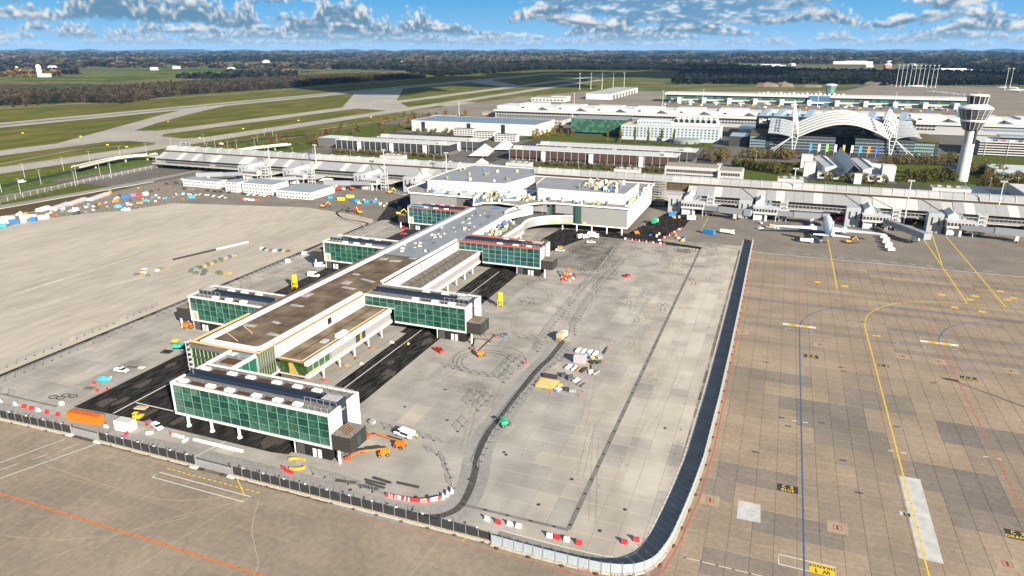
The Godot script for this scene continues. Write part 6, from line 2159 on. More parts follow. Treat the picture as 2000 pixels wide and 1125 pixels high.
func make_tree(called: String, label: String, cat: String, r: Vector3, h: float, n: int, leaf: float, m: Material, shape: int, seed_: int, group: String) -> Node3D:
	var t := thing(called, label, cat, Vector3.ZERO, 0.0, group)
	var b := MB.new()
	b.tube(V(0, 0, 0), V(0.1, h * 0.7, 0.05), r.x * 0.07 + 0.08, 0.06, 6, false)
	for k in 5:
		var a := k * 1.3
		b.tube(V(0, h * 0.3 + k * 0.3, 0), V(cos(a) * r.x * 0.6, h * 0.55 + k * 0.4, sin(a) * r.z * 0.6), 0.10, 0.03, 5, false)
	part("trunk", b, mt(0.07, 0.055, 0.04, 0.95), t)
	var o := put("crown", crown_mesh(r, n, leaf, seed_, shape), m, t)
	o.position.y = h - r.y * 0.95
	return t

func scatter(called: String, mesh: Mesh, m: Material, places: Array) -> void:    # uncountable woods: one object
	var mm := MultiMesh.new()
	mm.transform_format = MultiMesh.TRANSFORM_3D
	mm.use_colors = true
	mm.mesh = mesh
	mm.instance_count = places.size()
	for k in places.size():
		mm.set_instance_transform(k, places[k][0])
		mm.set_instance_color(k, places[k][1])
	var o := MultiMeshInstance3D.new()
	o.name = called
	o.multimesh = mm
	o.material_override = m
	add_child(o, true)
	tag(o, called.replace("_", " ") + " of bare and evergreen trees", "forest", "", "stuff")

func woods() -> void:
	var tan_ := leaf_mat(0.185, 0.150, 0.066)
	var olive := leaf_mat(0.140, 0.135, 0.045)
	var brown := leaf_mat(0.125, 0.105, 0.052)
	var rust := leaf_mat(0.17, 0.085, 0.045)
	var gold := leaf_mat(0.26, 0.17, 0.025)
	var round_ := make_tree("park_tree", "tan leaved tree in the front row before the left forum wing", "tree", V(4.2, 4.6, 4.2), 10.5, 300, 1.0, tan_, 0, 1, "trees before the left forum wing")
	var round2 := make_tree("park_tree", "olive brown tree in the row at the forum's lower lawn", "tree", V(4.0, 4.2, 4.0), 9.5, 300, 1.0, olive, 0, 2, "trees on the lower forum lawn")
	var bush := make_tree("hedge_bush", "low brown bush before the left parking garage", "bush", V(3.6, 2.4, 3.0), 4.2, 220, 0.8, brown, 0, 3, "brown bushes before the left garage")
	var poplar := make_tree("poplar", "olive gold columnar poplar before the hotel", "tree", V(2.6, 9.6, 2.6), 19.0, 760, 1.2, leaf_mat(0.22, 0.185, 0.045), 1, 4, "poplars before the hotel")
	var ytree := make_tree("yellow_tree", "golden yellow tree beside the white hall", "tree", V(3.4, 5.5, 3.4), 11.5, 300, 1.0, gold, 0, 5, "golden trees beside the white hall")
	var rtree := make_tree("rust_tree", "rust red shrub left of the parking garages", "bush", V(3.8, 3.2, 3.8), 6.0, 220, 1.0, rust, 0, 6, "rust red shrubs left of the garages")
	var g := RandomNumberGenerator.new()
	g.seed = 19
	var rows := [[round_, -36, -812, 16, -818, 13, "", ""], [round_, -34, -824, 14, -830, 10, "tan leaved tree in the rear row before the left forum wing", "rear row before the left forum wing"], [round2, -40, -748, 14, -726, 12, "", ""], [round2, -30, -735, 10, -712, 9, "small olive tree on the lawn behind the skylight", "small trees behind the skylight"], [round_, 100, -818, 166, -836, 16, "tan leaved tree in the row before the right forum wing", "trees before the right forum wing"], [round2, 104, -712, 148, -724, 13, "tan tree in the double row below the control tower", "trees below the control tower"], [round2, 110, -735, 150, -745, 11, "olive tree on the strip beside the control tower foot", "trees beside the tower foot"], [round2, 36, -690, 92, -690, 8, "small tree before the white sheds", "small trees before the white sheds"], [round2, 172, -880, 176, -800, 12, "green yellow tree along the road behind the tower", "trees along the road behind the tower"]]
	for r in rows:
		for k in r[5]:
			var f: float = (k + 0.5) / r[5]
			var o := dup(r[0], String(r[0].name).rstrip("0123456789"), V(lerpf(r[1], r[3], f) + g.randf_range(-1, 1), -0.3, lerpf(r[2], r[4], f) + g.randf_range(-2, 2)), g.randf() * 6.0, r[6], r[7])
			o.scale = Vector3.ONE * g.randf_range(0.8, 1.2)
	for k in 34:
		var o := dup(round_ if k % 3 else round2, "park_tree", V(g.randf_range(163, 204), -0.3, g.randf_range(-800, -690)), g.randf() * 6.0, "dense brown autumn tree in the grove right of the control tower", "grove right of the control tower")
		o.scale = Vector3.ONE * g.randf_range(0.8, 1.25)
	for k in 9:
		dup(round_, "park_tree", V(-74 + g.randf() * 24, -0.3, -800 + g.randf() * 36), g.randf() * 6.0, "large olive tan tree left of the lower forum lawn", "trees left of the forum lawn").scale = Vector3.ONE * g.randf_range(1.0, 1.4)
	for p in [[-194, -896], [-177, -902], [-161, -908], [-144, -908], [-130, -920]]:
		dup(poplar, "poplar", V(p[0], -0.3, p[1]), g.randf() * 6.0).scale = V(1.0, g.randf_range(0.9, 1.05), 1.0)
	for p in [[-309, -905], [-306, -918], [-304, -932], [-302, -946], [-303, -962], [-303, -990], [-284, -935], [-279, -950], [-283, -998], [-272, -946]]:
		dup(ytree, "yellow_tree", V(p[0], -0.3, p[1]), g.randf() * 6.0).scale = Vector3.ONE * g.randf_range(0.7, 1.2)
	for k in 46:
		dup(bush, "hedge_bush", V(-486 + k * 3.1 + g.randf(), -0.3, -696 + g.randf_range(-7, 7)), g.randf() * 6.0)
	for k in 46:
		dup(bush, "hedge_bush", V(-252 + k * 3.3 + g.randf(), -0.3, -690 + g.randf_range(-10, 8)), g.randf() * 6.0, "low brown bush before the reddish garage", "brown bushes before the reddish garage")
	for k in 40:
		dup(rtree if k % 3 == 0 else bush, "roadside_bush", V(g.randf_range(-640, -535), -0.3, g.randf_range(-900, -650)), g.randf() * 6.0, "autumn bush on the slope between the road bend and the garages", "bushes on the slope by the road bend").scale = Vector3.ONE * g.randf_range(0.8, 1.5)
	for k in 40:
		dup([rtree, ytree, round2][k % 3], "roadside_tree", V(g.randf_range(-650, -530), -0.3, g.randf_range(-1190, -900)), g.randf() * 6.0, "mixed autumn tree left of the white hall", "trees left of the white hall").scale = Vector3.ONE * g.randf_range(0.6, 1.1)
	for k in 14:
		dup(round2, "park_tree", V(g.randf_range(-500, -420), -0.3, g.randf_range(-926, -885)), g.randf() * 6.0, "bare brown tree at the foot of the white hall", "trees at the foot of the white hall").scale = Vector3.ONE * g.randf_range(0.6, 0.9)
	for k in 12:
		dup(round2, "park_tree", V(-200 + k * 10, -0.3, -905 + g.randf() * 14), g.randf() * 6.0, "low tree in the garden before the hotel", "garden trees before the hotel").scale = Vector3.ONE * g.randf_range(0.4, 0.7)
	for n in [bush, round_, round2, poplar, ytree, rtree]:     # the first of each stands in its row too
		n.position = {bush: V(-490, -0.3, -698), round_: V(-40, -0.3, -814), round2: V(-43, -0.3, -750), poplar: V(-210, -0.3, -893), ytree: V(-312, -0.3, -898), rtree: V(-575, -0.3, -700)}[n]
	# row of round trees along the perimeter road
	var lone := make_tree("field_tree", "small round dark tree in the row along the perimeter road", "tree", V(4, 4, 4), 8, 160, 1.3, leaf_mat(0.035, 0.035, 0.02), 0, 8, "row of trees along the perimeter road")
	lone.position = V(-1512, -0.8, -1031)
	for p in [[-1511, -1058], [-1538, -1103], [-1540, -1131], [-1541, -1161], [-1545, -1190], [-1470, -2450], [-1475, -2500], [-1480, -2550]]:
		dup(lone, "field_tree", V(p[0], -0.8, p[1]))
	# woods
	var lump := crown_mesh(V(1, 1, 1), 90, 0.55, 12, 0)
	var lump2 := crown_mesh(V(1, 1, 1), 60, 0.7, 13, 0)
	var wm := leaf_mat(1.0, 1.0, 1.0)
	var belt := P([-1390, -1190, -1512, -1459, -1488, -1891, -1546, -2357, -1500, -2900, -1830, -2835, -1921, -1998, -1839, -1518, -1900, -1255, -1850, -600, -1567, -500, -1590, -1041, -1520, -1190])
	var pal := [Color(0.050, 0.045, 0.037), Color(0.038, 0.037, 0.031), Color(0.064, 0.054, 0.041), Color(0.024, 0.031, 0.023), Color(0.080, 0.062, 0.040)]
	var pl := []
	for k in 9000:
		var p := Vector2(g.randf_range(-1930, -1380), g.randf_range(-2950, -450))
		if Geometry2D.is_point_in_polygon(p, belt):
			var s := g.randf_range(5.5, 8.5)
			pl.append([Transform3D(Basis(Vector3.UP, g.randf() * 6.0).scaled(V(s, s * 1.25, s)), V(p.x, s * 0.95, p.y)), pal[g.randi() % 5]])
	scatter("forest_belt", lump, wm, pl)
	pl = []
	var mid := P([-1500, -3000, -1450, -4350, -560, -4350, -420, -2900, -380, -2620, 240, -2830, 340, -2760, 900, -3050, 1400, -4200, 700, -4300, 100, -4350, -150, -5200, -1200, -5600, -2600, -5200, -2000, -3600])
	for k in 12000:
		var p := Vector2(g.randf_range(-2600, 1400), g.randf_range(-5600, -2600))
		if Geometry2D.is_point_in_polygon(p, mid) and not (p.x > -1320 and p.x < -590 and p.y > -3850):
			var s := g.randf_range(8, 13)
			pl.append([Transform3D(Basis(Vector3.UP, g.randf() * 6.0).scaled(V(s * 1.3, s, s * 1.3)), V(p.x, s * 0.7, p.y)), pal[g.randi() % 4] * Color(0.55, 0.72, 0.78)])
	scatter("dark_forest", lump2, wm, pl)
	pl = []
	var fn := FastNoiseLite.new()
	fn.seed = 4
	fn.frequency = 0.0007
	fn.fractal_octaves = 3
	for k in 26000:
		var d := 2500.0 * pow(6.5, g.randf())
		var a := g.randf_range(-1.15, 0.6)
		var p := Vector2(sin(a), -cos(a)) * d
		if d < 5200.0 and p.x > -1700.0: continue
		if p.x > -2000.0 and p.y > -2900.0: continue
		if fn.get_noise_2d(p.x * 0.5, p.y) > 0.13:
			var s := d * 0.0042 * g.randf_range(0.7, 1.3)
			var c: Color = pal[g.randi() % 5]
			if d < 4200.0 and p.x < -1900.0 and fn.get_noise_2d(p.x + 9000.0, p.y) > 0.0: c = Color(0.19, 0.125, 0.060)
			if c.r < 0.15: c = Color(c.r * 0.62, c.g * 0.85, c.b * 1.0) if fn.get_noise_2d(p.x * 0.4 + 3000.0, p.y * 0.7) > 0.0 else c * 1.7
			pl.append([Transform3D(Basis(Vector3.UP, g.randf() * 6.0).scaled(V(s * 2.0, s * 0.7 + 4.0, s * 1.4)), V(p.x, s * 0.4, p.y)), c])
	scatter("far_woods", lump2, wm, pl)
	# hamlets, barns and halls of the plain
	for k in 70:
		var d := 3600.0 * pow(3.2, g.randf())
		var a := g.randf_range(-1.05, 0.5)
		var p := Vector2(sin(a), -cos(a)) * d
		if p.x > -1700.0 and d < 5600.0: continue
		var b := MB.new()
		var s := d / 380.0
		b.extr(P([-s, 0, s, 0, s, s * 0.7, 0, s * 1.25, -s, s * 0.7]), -s * 1.6, s * 1.6)
		solo("farmhouse", b, mt(0.62, 0.58, 0.52, 0.8) if k % 3 else mt(0.30, 0.11, 0.06, 0.8), "tiny pale house in the far plain", "house", V(p.x, -0.8, p.y), g.randf() * 3.0, "houses in the far plain")
	for q in [[-155, -5440, 110, 18, "first far industrial hall, left of the control cab"], [110, -4370, 90, 16, "white far hall right of the control cab"], [360, -4800, 60, 12, "small far white hall in the dark forest"], [560, -4560, 190, 14, "long pale far hall group before the wooded plain"], [500, -7150, 160, 22, "very long white greenhouse on the far right plain"], [820, -4700, 120, 14, "rightmost pale far hall"], [-2400, -5200, 90, 14, "white far shed on the left plain"]]:
		var b := MB.new()
		b.box(-q[2], 0, -40, q[2], q[3], 40)
		b.box(-q[2] * 0.4, q[3], -30, q[2] * 0.7, q[3] + 5, 30)
		solo("far_hall", b, mt(0.62, 0.63, 0.63, 0.7), q[4], "hall", V(q[0], -0.8, q[1]), 0.1)
	var b := MB.new()
	b.lathe(V(0, 0, 0), [[10, 0], [10, 46], [7, 52], [0.02, 54]], 14)
	b.box(8, 0, -12, 56, 14, 12)
	solo("farm_silo", b, mt(0.75, 0.75, 0.75, 0.6), "white silo tower with a low shed on the left plain", "silo", V(-3182, -0.8, -2320))
	for q in [[-2600, -1900, 460, 60], [-3150, -2560, 420, 120], [-3200, -3050, 400, 130], [-2750, -2640, 180, 120], [-2330, -2330, 160, 90], [-2900, -2150, 300, 60], [420, -6000, 500, 150], [900, -6800, 600, 200]]:
		b = MB.new()
		b.at(V(q[0], -0.35, q[1]), 0.15)
		b.quad(V(-q[2], 0, -q[3]), V(q[2], 0, -q[3]), V(q[2], 0, q[3]), V(-q[2], 0, q[3]))
		struct("meadow", b, mt(0.15, 0.20, 0.05, 1.0, 0.0, "grass", 0.004) if q[0] < -2700 else mt(0.19, 0.17, 0.08, 1.0, 0.0, "grass", 0.004))
	for q in [[-71, -2547, 40, 14], [-16, -2567, 36, 15], [286, -2815, 50, 11], [60, -2580, 50, 8]]:
		b = MB.new()
		b.blob(V(0, 0, 0), V(q[2], q[3], q[2] * 0.6), int(q[2] + q[3]), 0.2)
		solo("gravel_heap", b, mt(0.24, 0.19, 0.14, 1.0, 0.0, "dirt", 0.05), "pale gravel heap beyond the satellite terminal, %s" % {14: "leftmost tall", 15: "beside the leftmost", 11: "broad right", 8: "low middle"}[q[3]], "heap", V(q[0], -1, q[1]))

	# clouds out of view, placed to shade the far runway and the woods
	for q in [[1060, 1250, -700, 420, 330], [1650, 1300, -1500, 560, 400], [2500, 1350, -2500, 600, 400]]:
		b = MB.new()
		for k in 9:
			b.blob(V(g.randf_range(-1, 1) * q[3], g.randf_range(0, 60), g.randf_range(-1, 1) * q[4] * 1.6), V(q[3] * g.randf_range(0.35, 0.6), g.randf_range(60, 150), q[4] * g.randf_range(0.5, 0.9)), k + int(q[0]), 0.2)
		var cl := struct("unseen_cloud", b, mt(0.9, 0.9, 0.9, 1.0))
		cl.position = V(q[0], q[1], q[2])

# ---------- fences ----------
func along(pts: PackedVector2Array, step: float) -> Array:      # [middle, yaw, length] of even pieces of a line
	var out := []
	for k in pts.size() - 1:
		var len := pts[k].distance_to(pts[k + 1])
		var n := maxi(1, int(round(len / step)))
		var d := pts[k + 1] - pts[k]
		for j in n:
			out.append([pts[k].lerp(pts[k + 1], (j + 0.5) / n), atan2(-d.y, d.x), len / n])
	return out

func fences() -> void:
	var steel := mt(0.30, 0.31, 0.31, 0.5, 0.4)
	var conc := mt(0.58, 0.52, 0.43, 0.9, 0.0, "dirt", 0.3)
	var o := thing("perimeter_fence", "tall site fence with dark screens and lamp posts on a pale concrete kerb", "fence", V(-150, 0, -128))
	var west := P([-264, -125.6, -224, -126.5, -194.4, -127.6])
	var mid := P([-182.6, -127.9, -145.4, -127.9])
	var east := P([-131.9, -127.9, -84, -127.9, -54.4, -128.0])
	for line in [west, mid, east]:
		for a in along(line, 3.3):
			var b := MB.new()
			b.at(V(a[0].x, 0, a[0].y), a[1])
			b.box(-a[2] / 2 + 0.05, 0.55, -0.03, a[2] / 2 - 0.05, 2.75, 0.03)
			wpart("screen_panel", b, glass(0.030, 0.030, 0.030, 0.72, 0.6), o)
			b = MB.new()
			b.at(V(a[0].x, 0, a[0].y), a[1])
			b.bar(V(-a[2] / 2, 0.2, 0), V(-a[2] / 2, 3.0, 0), 0.14)
			b.bar(V(-a[2] / 2, 3.0, 0), V(-a[2] / 2 + 0.1, 3.35, -0.5), 0.08)
			wpart("post", b, steel, o)
			b = MB.new()
			b.at(V(a[0].x, 0, a[0].y), a[1])
			b.box(-a[2] / 2 + 0.01, 0, 0.02, a[2] / 2 - 0.01, 0.55, 0.75)
			wpart("kerb_block", b, conc, o)
	for a in along(mid, 6.6) + along(east, 6.6) + along(west, 6.6):
		var b := MB.new()
		b.at(V(a[0].x, 0, a[0].y), a[1])
		b.box(-0.25, 2.9, -0.55, 0.25, 3.1, -0.2)
		wpart("floodlight", b, mt(0.62, 0.63, 0.64, 0.5), o)
	for a in along(mid, 7.0) + along(east, 7.0) + along(west, 7.0):
		var b := MB.new()
		b.at(V(a[0].x + 2, 0, a[0].y), a[1])
		b.blob(V(0, 0.2, 1.0), V(0.55, 0.22, 0.3), 3, 0.3)
		wpart("sand_bag", b, mt(0.10, 0.05, 0.035, 0.9), o)
	for q in [[-188.5, 11.6, "wide wire gate in the site fence beside the orange container"], [-138.6, 13.2, "wide wire gate in the site fence below the foremost wing"]]:
		var gt := thing("site_gate", q[2], "gate", V(q[0], 0, -127.9))
		for s in 2:
			var b := MB.new()
			var x0: float = -q[1] / 2 + s * q[1] / 2 + 0.1; var x1: float = x0 + q[1] / 2 - 0.2
			for y in [0.15, 1.2, 2.5]: b.bar(V(x0, y, 0), V(x1, y, 0), 0.12)
			for k in 6: b.bar(V(lerpf(x0, x1, k / 5.0), 0.15, 0), V(lerpf(x0, x1, k / 5.0), 2.5, 0), 0.1)
			part("gate_leaf", b, steel, gt)
			b = MB.new()
			b.box(x0, 0.2, -0.02, x1, 2.5, 0.02)
			part("wire_mesh", b, glass(0.40, 0.40, 0.40, 0.30, 0.6), gt)
		for x in [-q[1] / 2, q[1] / 2]:
			var b := MB.new()
			b.bar(V(x, 0, 0), V(x, 3.3, 0), 0.22)
			part("gate_post", b, steel, gt)
			b = MB.new()
			b.box(x - 1.2, 0, 0.2, x + 1.2, 0.5, 1.3)
			part("foot_block", b, mt(0.45, 0.44, 0.42, 0.9), gt)
	# blast screen of blue grey panels round the east side
	var p := thing("blast_fence", "blue grey solid panel fence curving round the east edge of the site", "fence", V(-12, 0, -200))
	var run := curve([-54.1, -127.3, -41, -127.0, -30, -127.2, -25.1, -127.8, -20.2, -129.5, -16.6, -133.2, -14.9, -138.2, -13.6, -145, -11.8, -163, -10.6, -181], 2)
	run.append_array(P([-9.9, -222, -9.7, -263, -9.7, -320, -9.9, -380, -10.1, -445]))
	var blue := mt(0.345, 0.405, 0.455, 0.5, 0.1, "paint", 0.2)
	var idx := 0
	for a in along(run, 2.75):
		var b := MB.new()
		b.at(V(a[0].x, 0, a[0].y), a[1])
		b.box(-a[2] / 2 + 0.12, 0.45, -0.05, a[2] / 2 - 0.12, 2.8, 0.05)
		wpart("solid_panel", b, blue, p)
		b = MB.new()
		b.at(V(a[0].x, 0, a[0].y), a[1])
		b.bar(V(-a[2] / 2, 0.1, -0.08), V(-a[2] / 2, 3.15, -0.08), 0.12)
		if idx % 2 == 0:
			b.bar(V(-a[2] / 2, 2.6, -0.1), V(-a[2] / 2, 0.1, -1.7), 0.1)
		wpart("post", b, steel, p)
		b = MB.new()
		b.at(V(a[0].x, 0, a[0].y), a[1])
		b.box(-a[2] / 2 + 0.05, 0, 0.08, a[2] / 2 - 0.05, 0.5, 0.62)
		wpart("base_block", b, conc, p)
		if idx > 7 and idx < 19 and idx % 3 != 1:
			for s in 4:
				b = MB.new()
				b.at(V(a[0].x, 0, a[0].y), a[1])
				b.box(-a[2] / 2 + 0.15 + s * 0.66, 0.02, 0.625, -a[2] / 2 + 0.48 + s * 0.66, 0.47, 0.635)
				wpart("red_stripe", b, mt(0.45, 0.03, 0.03, 0.7), p)
		if idx % 3 == 0:
			b = MB.new()
			b.at(V(a[0].x, 0, a[0].y), a[1])
			b.blob(V(0.4, 0.2, 1.0), V(0.6, 0.25, 0.35), 4, 0.3)
			wpart("sand_bag", b, mt(0.09, 0.045, 0.03, 0.9), p)
		idx += 1
	var strip := MB.new()
	var off := PackedVector2Array()
	for k in run.size():
		var d := (run[mini(k + 1, run.size() - 1)] - run[maxi(k - 1, 0)]).normalized()
		off.append(run[k] + Vector2(d.y, -d.x) * 2.9)
	strip.ribbon(off, 5.0, 0.022)
	struct("grey_strip", strip, mt(0.26, 0.252, 0.245, 0.93, 0.0, "ground", 0.2))  # even grey band along the inside of the panel fence
	strip = MB.new()
	for k in off.size(): off[k] += (off[k] - run[k]).normalized() * 2.7
	strip.ribbon(off, 0.35, 0.024)
	struct("pale_kerb", strip, mt(0.45, 0.43, 0.40, 0.9))
	b_mesh_fences()

func b_mesh_fences() -> void:
	var steel := mt(0.27, 0.27, 0.27, 0.5, 0.3)
	var t := thing("mesh_fence_panel", "portable wire fence panel along the right edge of the haul road", "fence", Vector3.ZERO, 0, "portable fence along the haul road")
	var b := MB.new()
	for x in [-1.65, 1.65]: b.bar(V(x, 0, 0), V(x, 2.0, 0), 0.08)
	for y in [0.2, 1.95]: b.bar(V(-1.65, y, 0), V(1.65, y, 0), 0.07)
	part("frame", b, steel, t)
	b = MB.new()
	for k in 5: b.bar(V(-1.4 + k * 0.7, 0.2, 0), V(-1.4 + k * 0.7, 1.95, 0), 0.025)
	for y in [0.8, 1.4]: b.bar(V(-1.6, y, 0), V(1.6, y, 0), 0.025)
	part("wire", b, steel, t)
	b = MB.new()
	b.slab(-1.95, 0, -0.42, -1.5, 0.18, 0.42, 0.04)
	part("foot", b, mt(0.04, 0.04, 0.042, 0.9), t)
	var first := true
	var runs := [["", "", [-70, -155.5, -71.8, -166, -72.6, -173, -72.9, -189, -73, -199, -72.5, -207, -72.3, -223.5, -69.8, -233, -69.5, -247]], ["left edge of the haul road by the turning circle", "portable fence by the turning circle", [-84.6, -164.4, -83.6, -171.6, -83, -197, -88.9, -196.5, -88, -188]], ["strip behind the white van", "portable fence behind the white van", [-106, -165.4, -96, -165.3, -84.6, -164]], ["kerb of the barrier island", "portable fence on the barrier island", [-72, -143.5, -74.4, -148, -77.6, -152, -81, -157, -87, -158.4]], ["bay beside the material stacks", "portable fence beside the stacks", [-82.7, -208, -82.4, -230.6, -86.3, -229.7, -86.3, -211]], ["left road side above the tan sweeper", "portable fence above the sweeper, left", [-80.3, -238, -82.6, -259.5, -83.5, -300, -84, -345, -86, -400]], ["right road side above the tan sweeper", "portable fence above the sweeper, right", [-70, -256, -74, -270, -76, -300, -77, -330, -76, -380]], ["cross line below the middle wing", "portable fence below the middle wing", [-112, -213, -86.5, -211]], ["cross line level with the middle wing", "portable fence level with the middle wing", [-102, -246, -82, -252]], ["cross line between the middle and far wings", "portable fence between the wings", [-106, -290, -84, -287]], ["cross line at the far east wing", "portable fence at the far east wing", [-104, -337, -85, -341]], ["right side of the west channel", "portable fence right of the west channel", [-250.5, -142, -251, -200, -251.5, -260, -252, -320]], ["left side of the west channel", "portable fence left of the west channel", [-261, -150, -261.5, -190, -262, -225]], ["lower edge of the island by the steel bars", "portable fence by the steel bars", [-112, -136.5, -100, -136.2, -88, -135]], ["orange container side of the west lane", "portable fence on the west lane", [-256, -139.5, -236, -139]], ["edge of the west apron by the curve", "portable fence by the channel curve", [-250, -330, -251, -385, -262, -396, -290, -405]]]
	for r in runs:
		for a in along(P(r[2]), 3.6):
			if r[0] != "" and hash2(int(a[0].x * 7), int(a[0].y * 7)) < 0.12: continue
			if first:
				t.position = V(a[0].x, 0.02, a[0].y)
				t.rotation.y = a[1]
				first = false
			else:
				dup(t, "mesh_fence_panel", V(a[0].x, 0.02, a[0].y), a[1] + hash2(int(a[0].x * 3), int(a[0].y * 3)) * 0.12 - 0.06, "" if r[0] == "" else "portable wire fence panel on the " + r[0], r[1])

# ---------- paint on the aprons ----------
func letters(root: Node3D, text: String, size: float, at_: Vector3, m: Material, turn := 0.0, called := "lettering") -> void:
	var tm := TextMesh.new()
	tm.text = text
	var f := SystemFont.new()
	f.font_names = PackedStringArray(["Droid Sans"])
	f.font_weight = 700
	tm.font = f
	tm.font_size = 48
	tm.pixel_size = size / 48.0
	tm.depth = 0.012
	var o := put(called, tm, m, root)
	o.transform = Transform3D(Basis(Vector3.UP, turn) * Basis(Vector3.RIGHT, -PI / 2), at_)

func plate(label: String, x0: float, z0: float, x1: float, z1: float, back: Material, fore: Material, l1: String, l2: String, s: float, turn := 0.0) -> void:
	var t := thing("ground_marking_plate", label, "ground sign", V((x0 + x1) / 2, 0.006, (z0 + z1) / 2))
	var b := MB.new()
	b.box(x0, 0.006, z0, x1, 0.014, z1)
	wpart("painted_field", b, back, t)
	var h := z1 - z0
	var d := 1.0 if turn == 0.0 else -1.0
	if l2:
		letters(t, l1, s, V(0, 0.016, -h * 0.22 * d), fore, turn)
		letters(t, l2, s * 0.8, V(0, 0.016, h * 0.25 * d), fore, turn)
	else:
		letters(t, l1, s, V(0, 0.016, 0), fore, turn)

func markings() -> void:
	var blue := mt(0.030, 0.085, 0.190, 0.8, 0.0, "paint", 0.5)
	var yellow := mt(0.62, 0.42, 0.012, 0.8, 0.0, "paint", 0.5)
	var orange := mt(0.40, 0.105, 0.035, 0.8, 0.0, "paint", 0.5)
	var strong := mt(0.55, 0.13, 0.015, 0.8, 0.0, "paint", 0.5)
	var white := mt(0.66, 0.66, 0.64, 0.8, 0.0, "paint", 0.5)
	var black := mt(0.020, 0.021, 0.023, 0.7)
	var red := mt(0.42, 0.06, 0.04, 0.8, 0.0, "paint", 0.5)
	var b := MB.new()
	var l1 := [15.9, -120, 15.9, -258.4, 16.0, -301.5]
	b.ribbon(P(l1), 0.42, 0.010)
	b.ribbon(curve([16.0, -301.5, 17.4, -311.6, 22.7, -323.8, 30.8, -333.2, 40.2, -339.4, 53.3, -342.8, 78.2, -343.8, 98.3, -342.4, 130, -342, 200, -341]), 0.42, 0.010)
	b.ribbon(curve([68.6, -302.1, 69.3, -309.2, 73.8, -321.6, 79.2, -329.3, 85.3, -334.5, 98.2, -340.9, 110, -342.3]), 0.42, 0.010)
	struct("blue_guide_line", b, blue)
	b = MB.new()
	b.ribbon(P([42.1, -100, 42.2, -195.9, 42.3, -268.5, 42.2, -313.3]), 0.42, 0.011)
	b.ribbon(curve([42.2, -313.3, 43.8, -325.7, 47.5, -335.3, 53.5, -345.1, 65.6, -355.3, 90, -362, 140, -366]), 0.35, 0.011)
	for q in [[33.8, -466, 33.9, -363.6], [90, -503, 89.6, -362.6], [97, -504, 90.4, -430], [104.4, -500, 105.1, -363.6]]:
		b.ribbon(P(q), 0.5, 0.011)
	for q in [[34, -466, 33.9, -500], [-43, -455, -43, -520]]:
		b.ribbon(P(q), 0.3, 0.011)
	struct("yellow_lead_in_line", b, yellow)
	b = MB.new()
	b.ribbon(P([16.1, -302, 16.1, -348.2]), 0.3, 0.012)
	b.ribbon(curve([16.1, -348.2, 18.0, -362.7, 23.9, -372.9, 31.5, -381.2, 42.1, -386.6, 57.9, -388, 119, -390.5, 200, -392]), 0.25, 0.012)
	b.ribbon(P([68.5, -100, 68.8, -230.9, 68.6, -278.4, 68.7, -356.5]), 0.32, 0.012)
	b.ribbon(curve([68.7, -356.5, 72.5, -367.2, 80.1, -378.7, 89.4, -385.9, 105, -389.5, 140, -391]), 0.28, 0.012)
	struct("orange_guide_line", b, orange)
	b = MB.new()
	b.ribbon(P([-300, -99.2, -10, -99.3]), 0.5, 0.010)
	struct("foreground_orange_line", b, strong)
	b = MB.new()
	for k in 30:
		b.cbox(-186 + k * 5.4, 0.012, -99.25, 0.3, 0.012, 0.3)
		b.cbox(16.15, 0.014, -142 - k * 5.2, 0.25, 0.012, 0.3)
		b.cbox(42.4, 0.014, -150 - k * 5.2, 0.25, 0.012, 0.3)
		b.cbox(69.0, 0.014, -170 - k * 6.2, 0.25, 0.012, 0.3)
	for k in 24:
		b.cbox(-6 + k * 7.0, 0.012, -318.5, 0.7, 0.01, 0.35)
		b.cbox(-10 + k * 3.6, 0.012, -139.2 + k * 0.02, 0.55, 0.01, 0.4)
	for k in 7:
		b.cbox(-7 + k * 5.4, 0.012, -161.2, 0.3, 0.01, 0.3)
		b.cbox(-6 + k * 6.0, 0.012, -184.3, 0.3, 0.01, 0.3)
	for q in [[3, -192.6], [27, -197], [30, -181.5], [4, -260], [31, -262], [60, -263], [22, -218], [86, -247], [110, -289], [42, -319], [95, -262], [52, -381], [57, -384], [10, -217], [12, -212], [44, -224], [84, -222], [30, -265]]:
		b.cbox(q[0], 0.012, q[1], 1.9, 0.01, 0.8)
	struct("apron_covers", b, mt(0.045, 0.04, 0.036, 0.8))
	b = MB.new()
	b.ribbon(P([-10, -139.2, 90, -139.2]), 0.35, 0.008)
	struct("pale_joint_line", b, mt(0.42, 0.38, 0.30, 0.9))
	# thin old lines in the foreground
	b = MB.new()
	for q in [[-124, -121, -140, -113, -160, -112, -186, -113], [-120, -121.5, -133, -108, -142, -96, -150, -84], [-121, -121.6, -124, -110, -126, -96, -128, -84], [-118, -121.7, -112, -112, -106, -106, -101, -101, -98, -92], [-121, -121.5, -128, -112, -136, -103, -147, -94, -165, -88, -190, -86], [-66, -127, -66.7, -119, -67.3, -108, -70, -90]]:
		b.ribbon(curve(q), 0.16, 0.008)
	struct("faded_line", b, mt(0.33, 0.28, 0.21, 0.9))
	b = MB.new()
	for q in [[-30, 0.8], [30, 0.8]]: pass
	b.ribbon(P([-200, -107.0, -193.6, -124.9]), 0.22, 0.010)
	b.ribbon(P([-191.7, -103.0, -182.3, -126.4]), 0.25, 0.010)
	for k in 3: b.ribbon(P([-195.5 + k * 3.4, -106.5 - k * 7, -194 + k * 3.4, -110.5 - k * 7]), 0.18, 0.010)
	b.ribbon(P([-152.6, -119.4, -152.6, -121.9, -120.8, -121.9, -120.8, -119.4, -152.6, -119.4]), 0.22, 0.010)
	b.ribbon(P([-90, -95, -90, -98, -83, -98, -83, -95]), 0.25, 0.010)
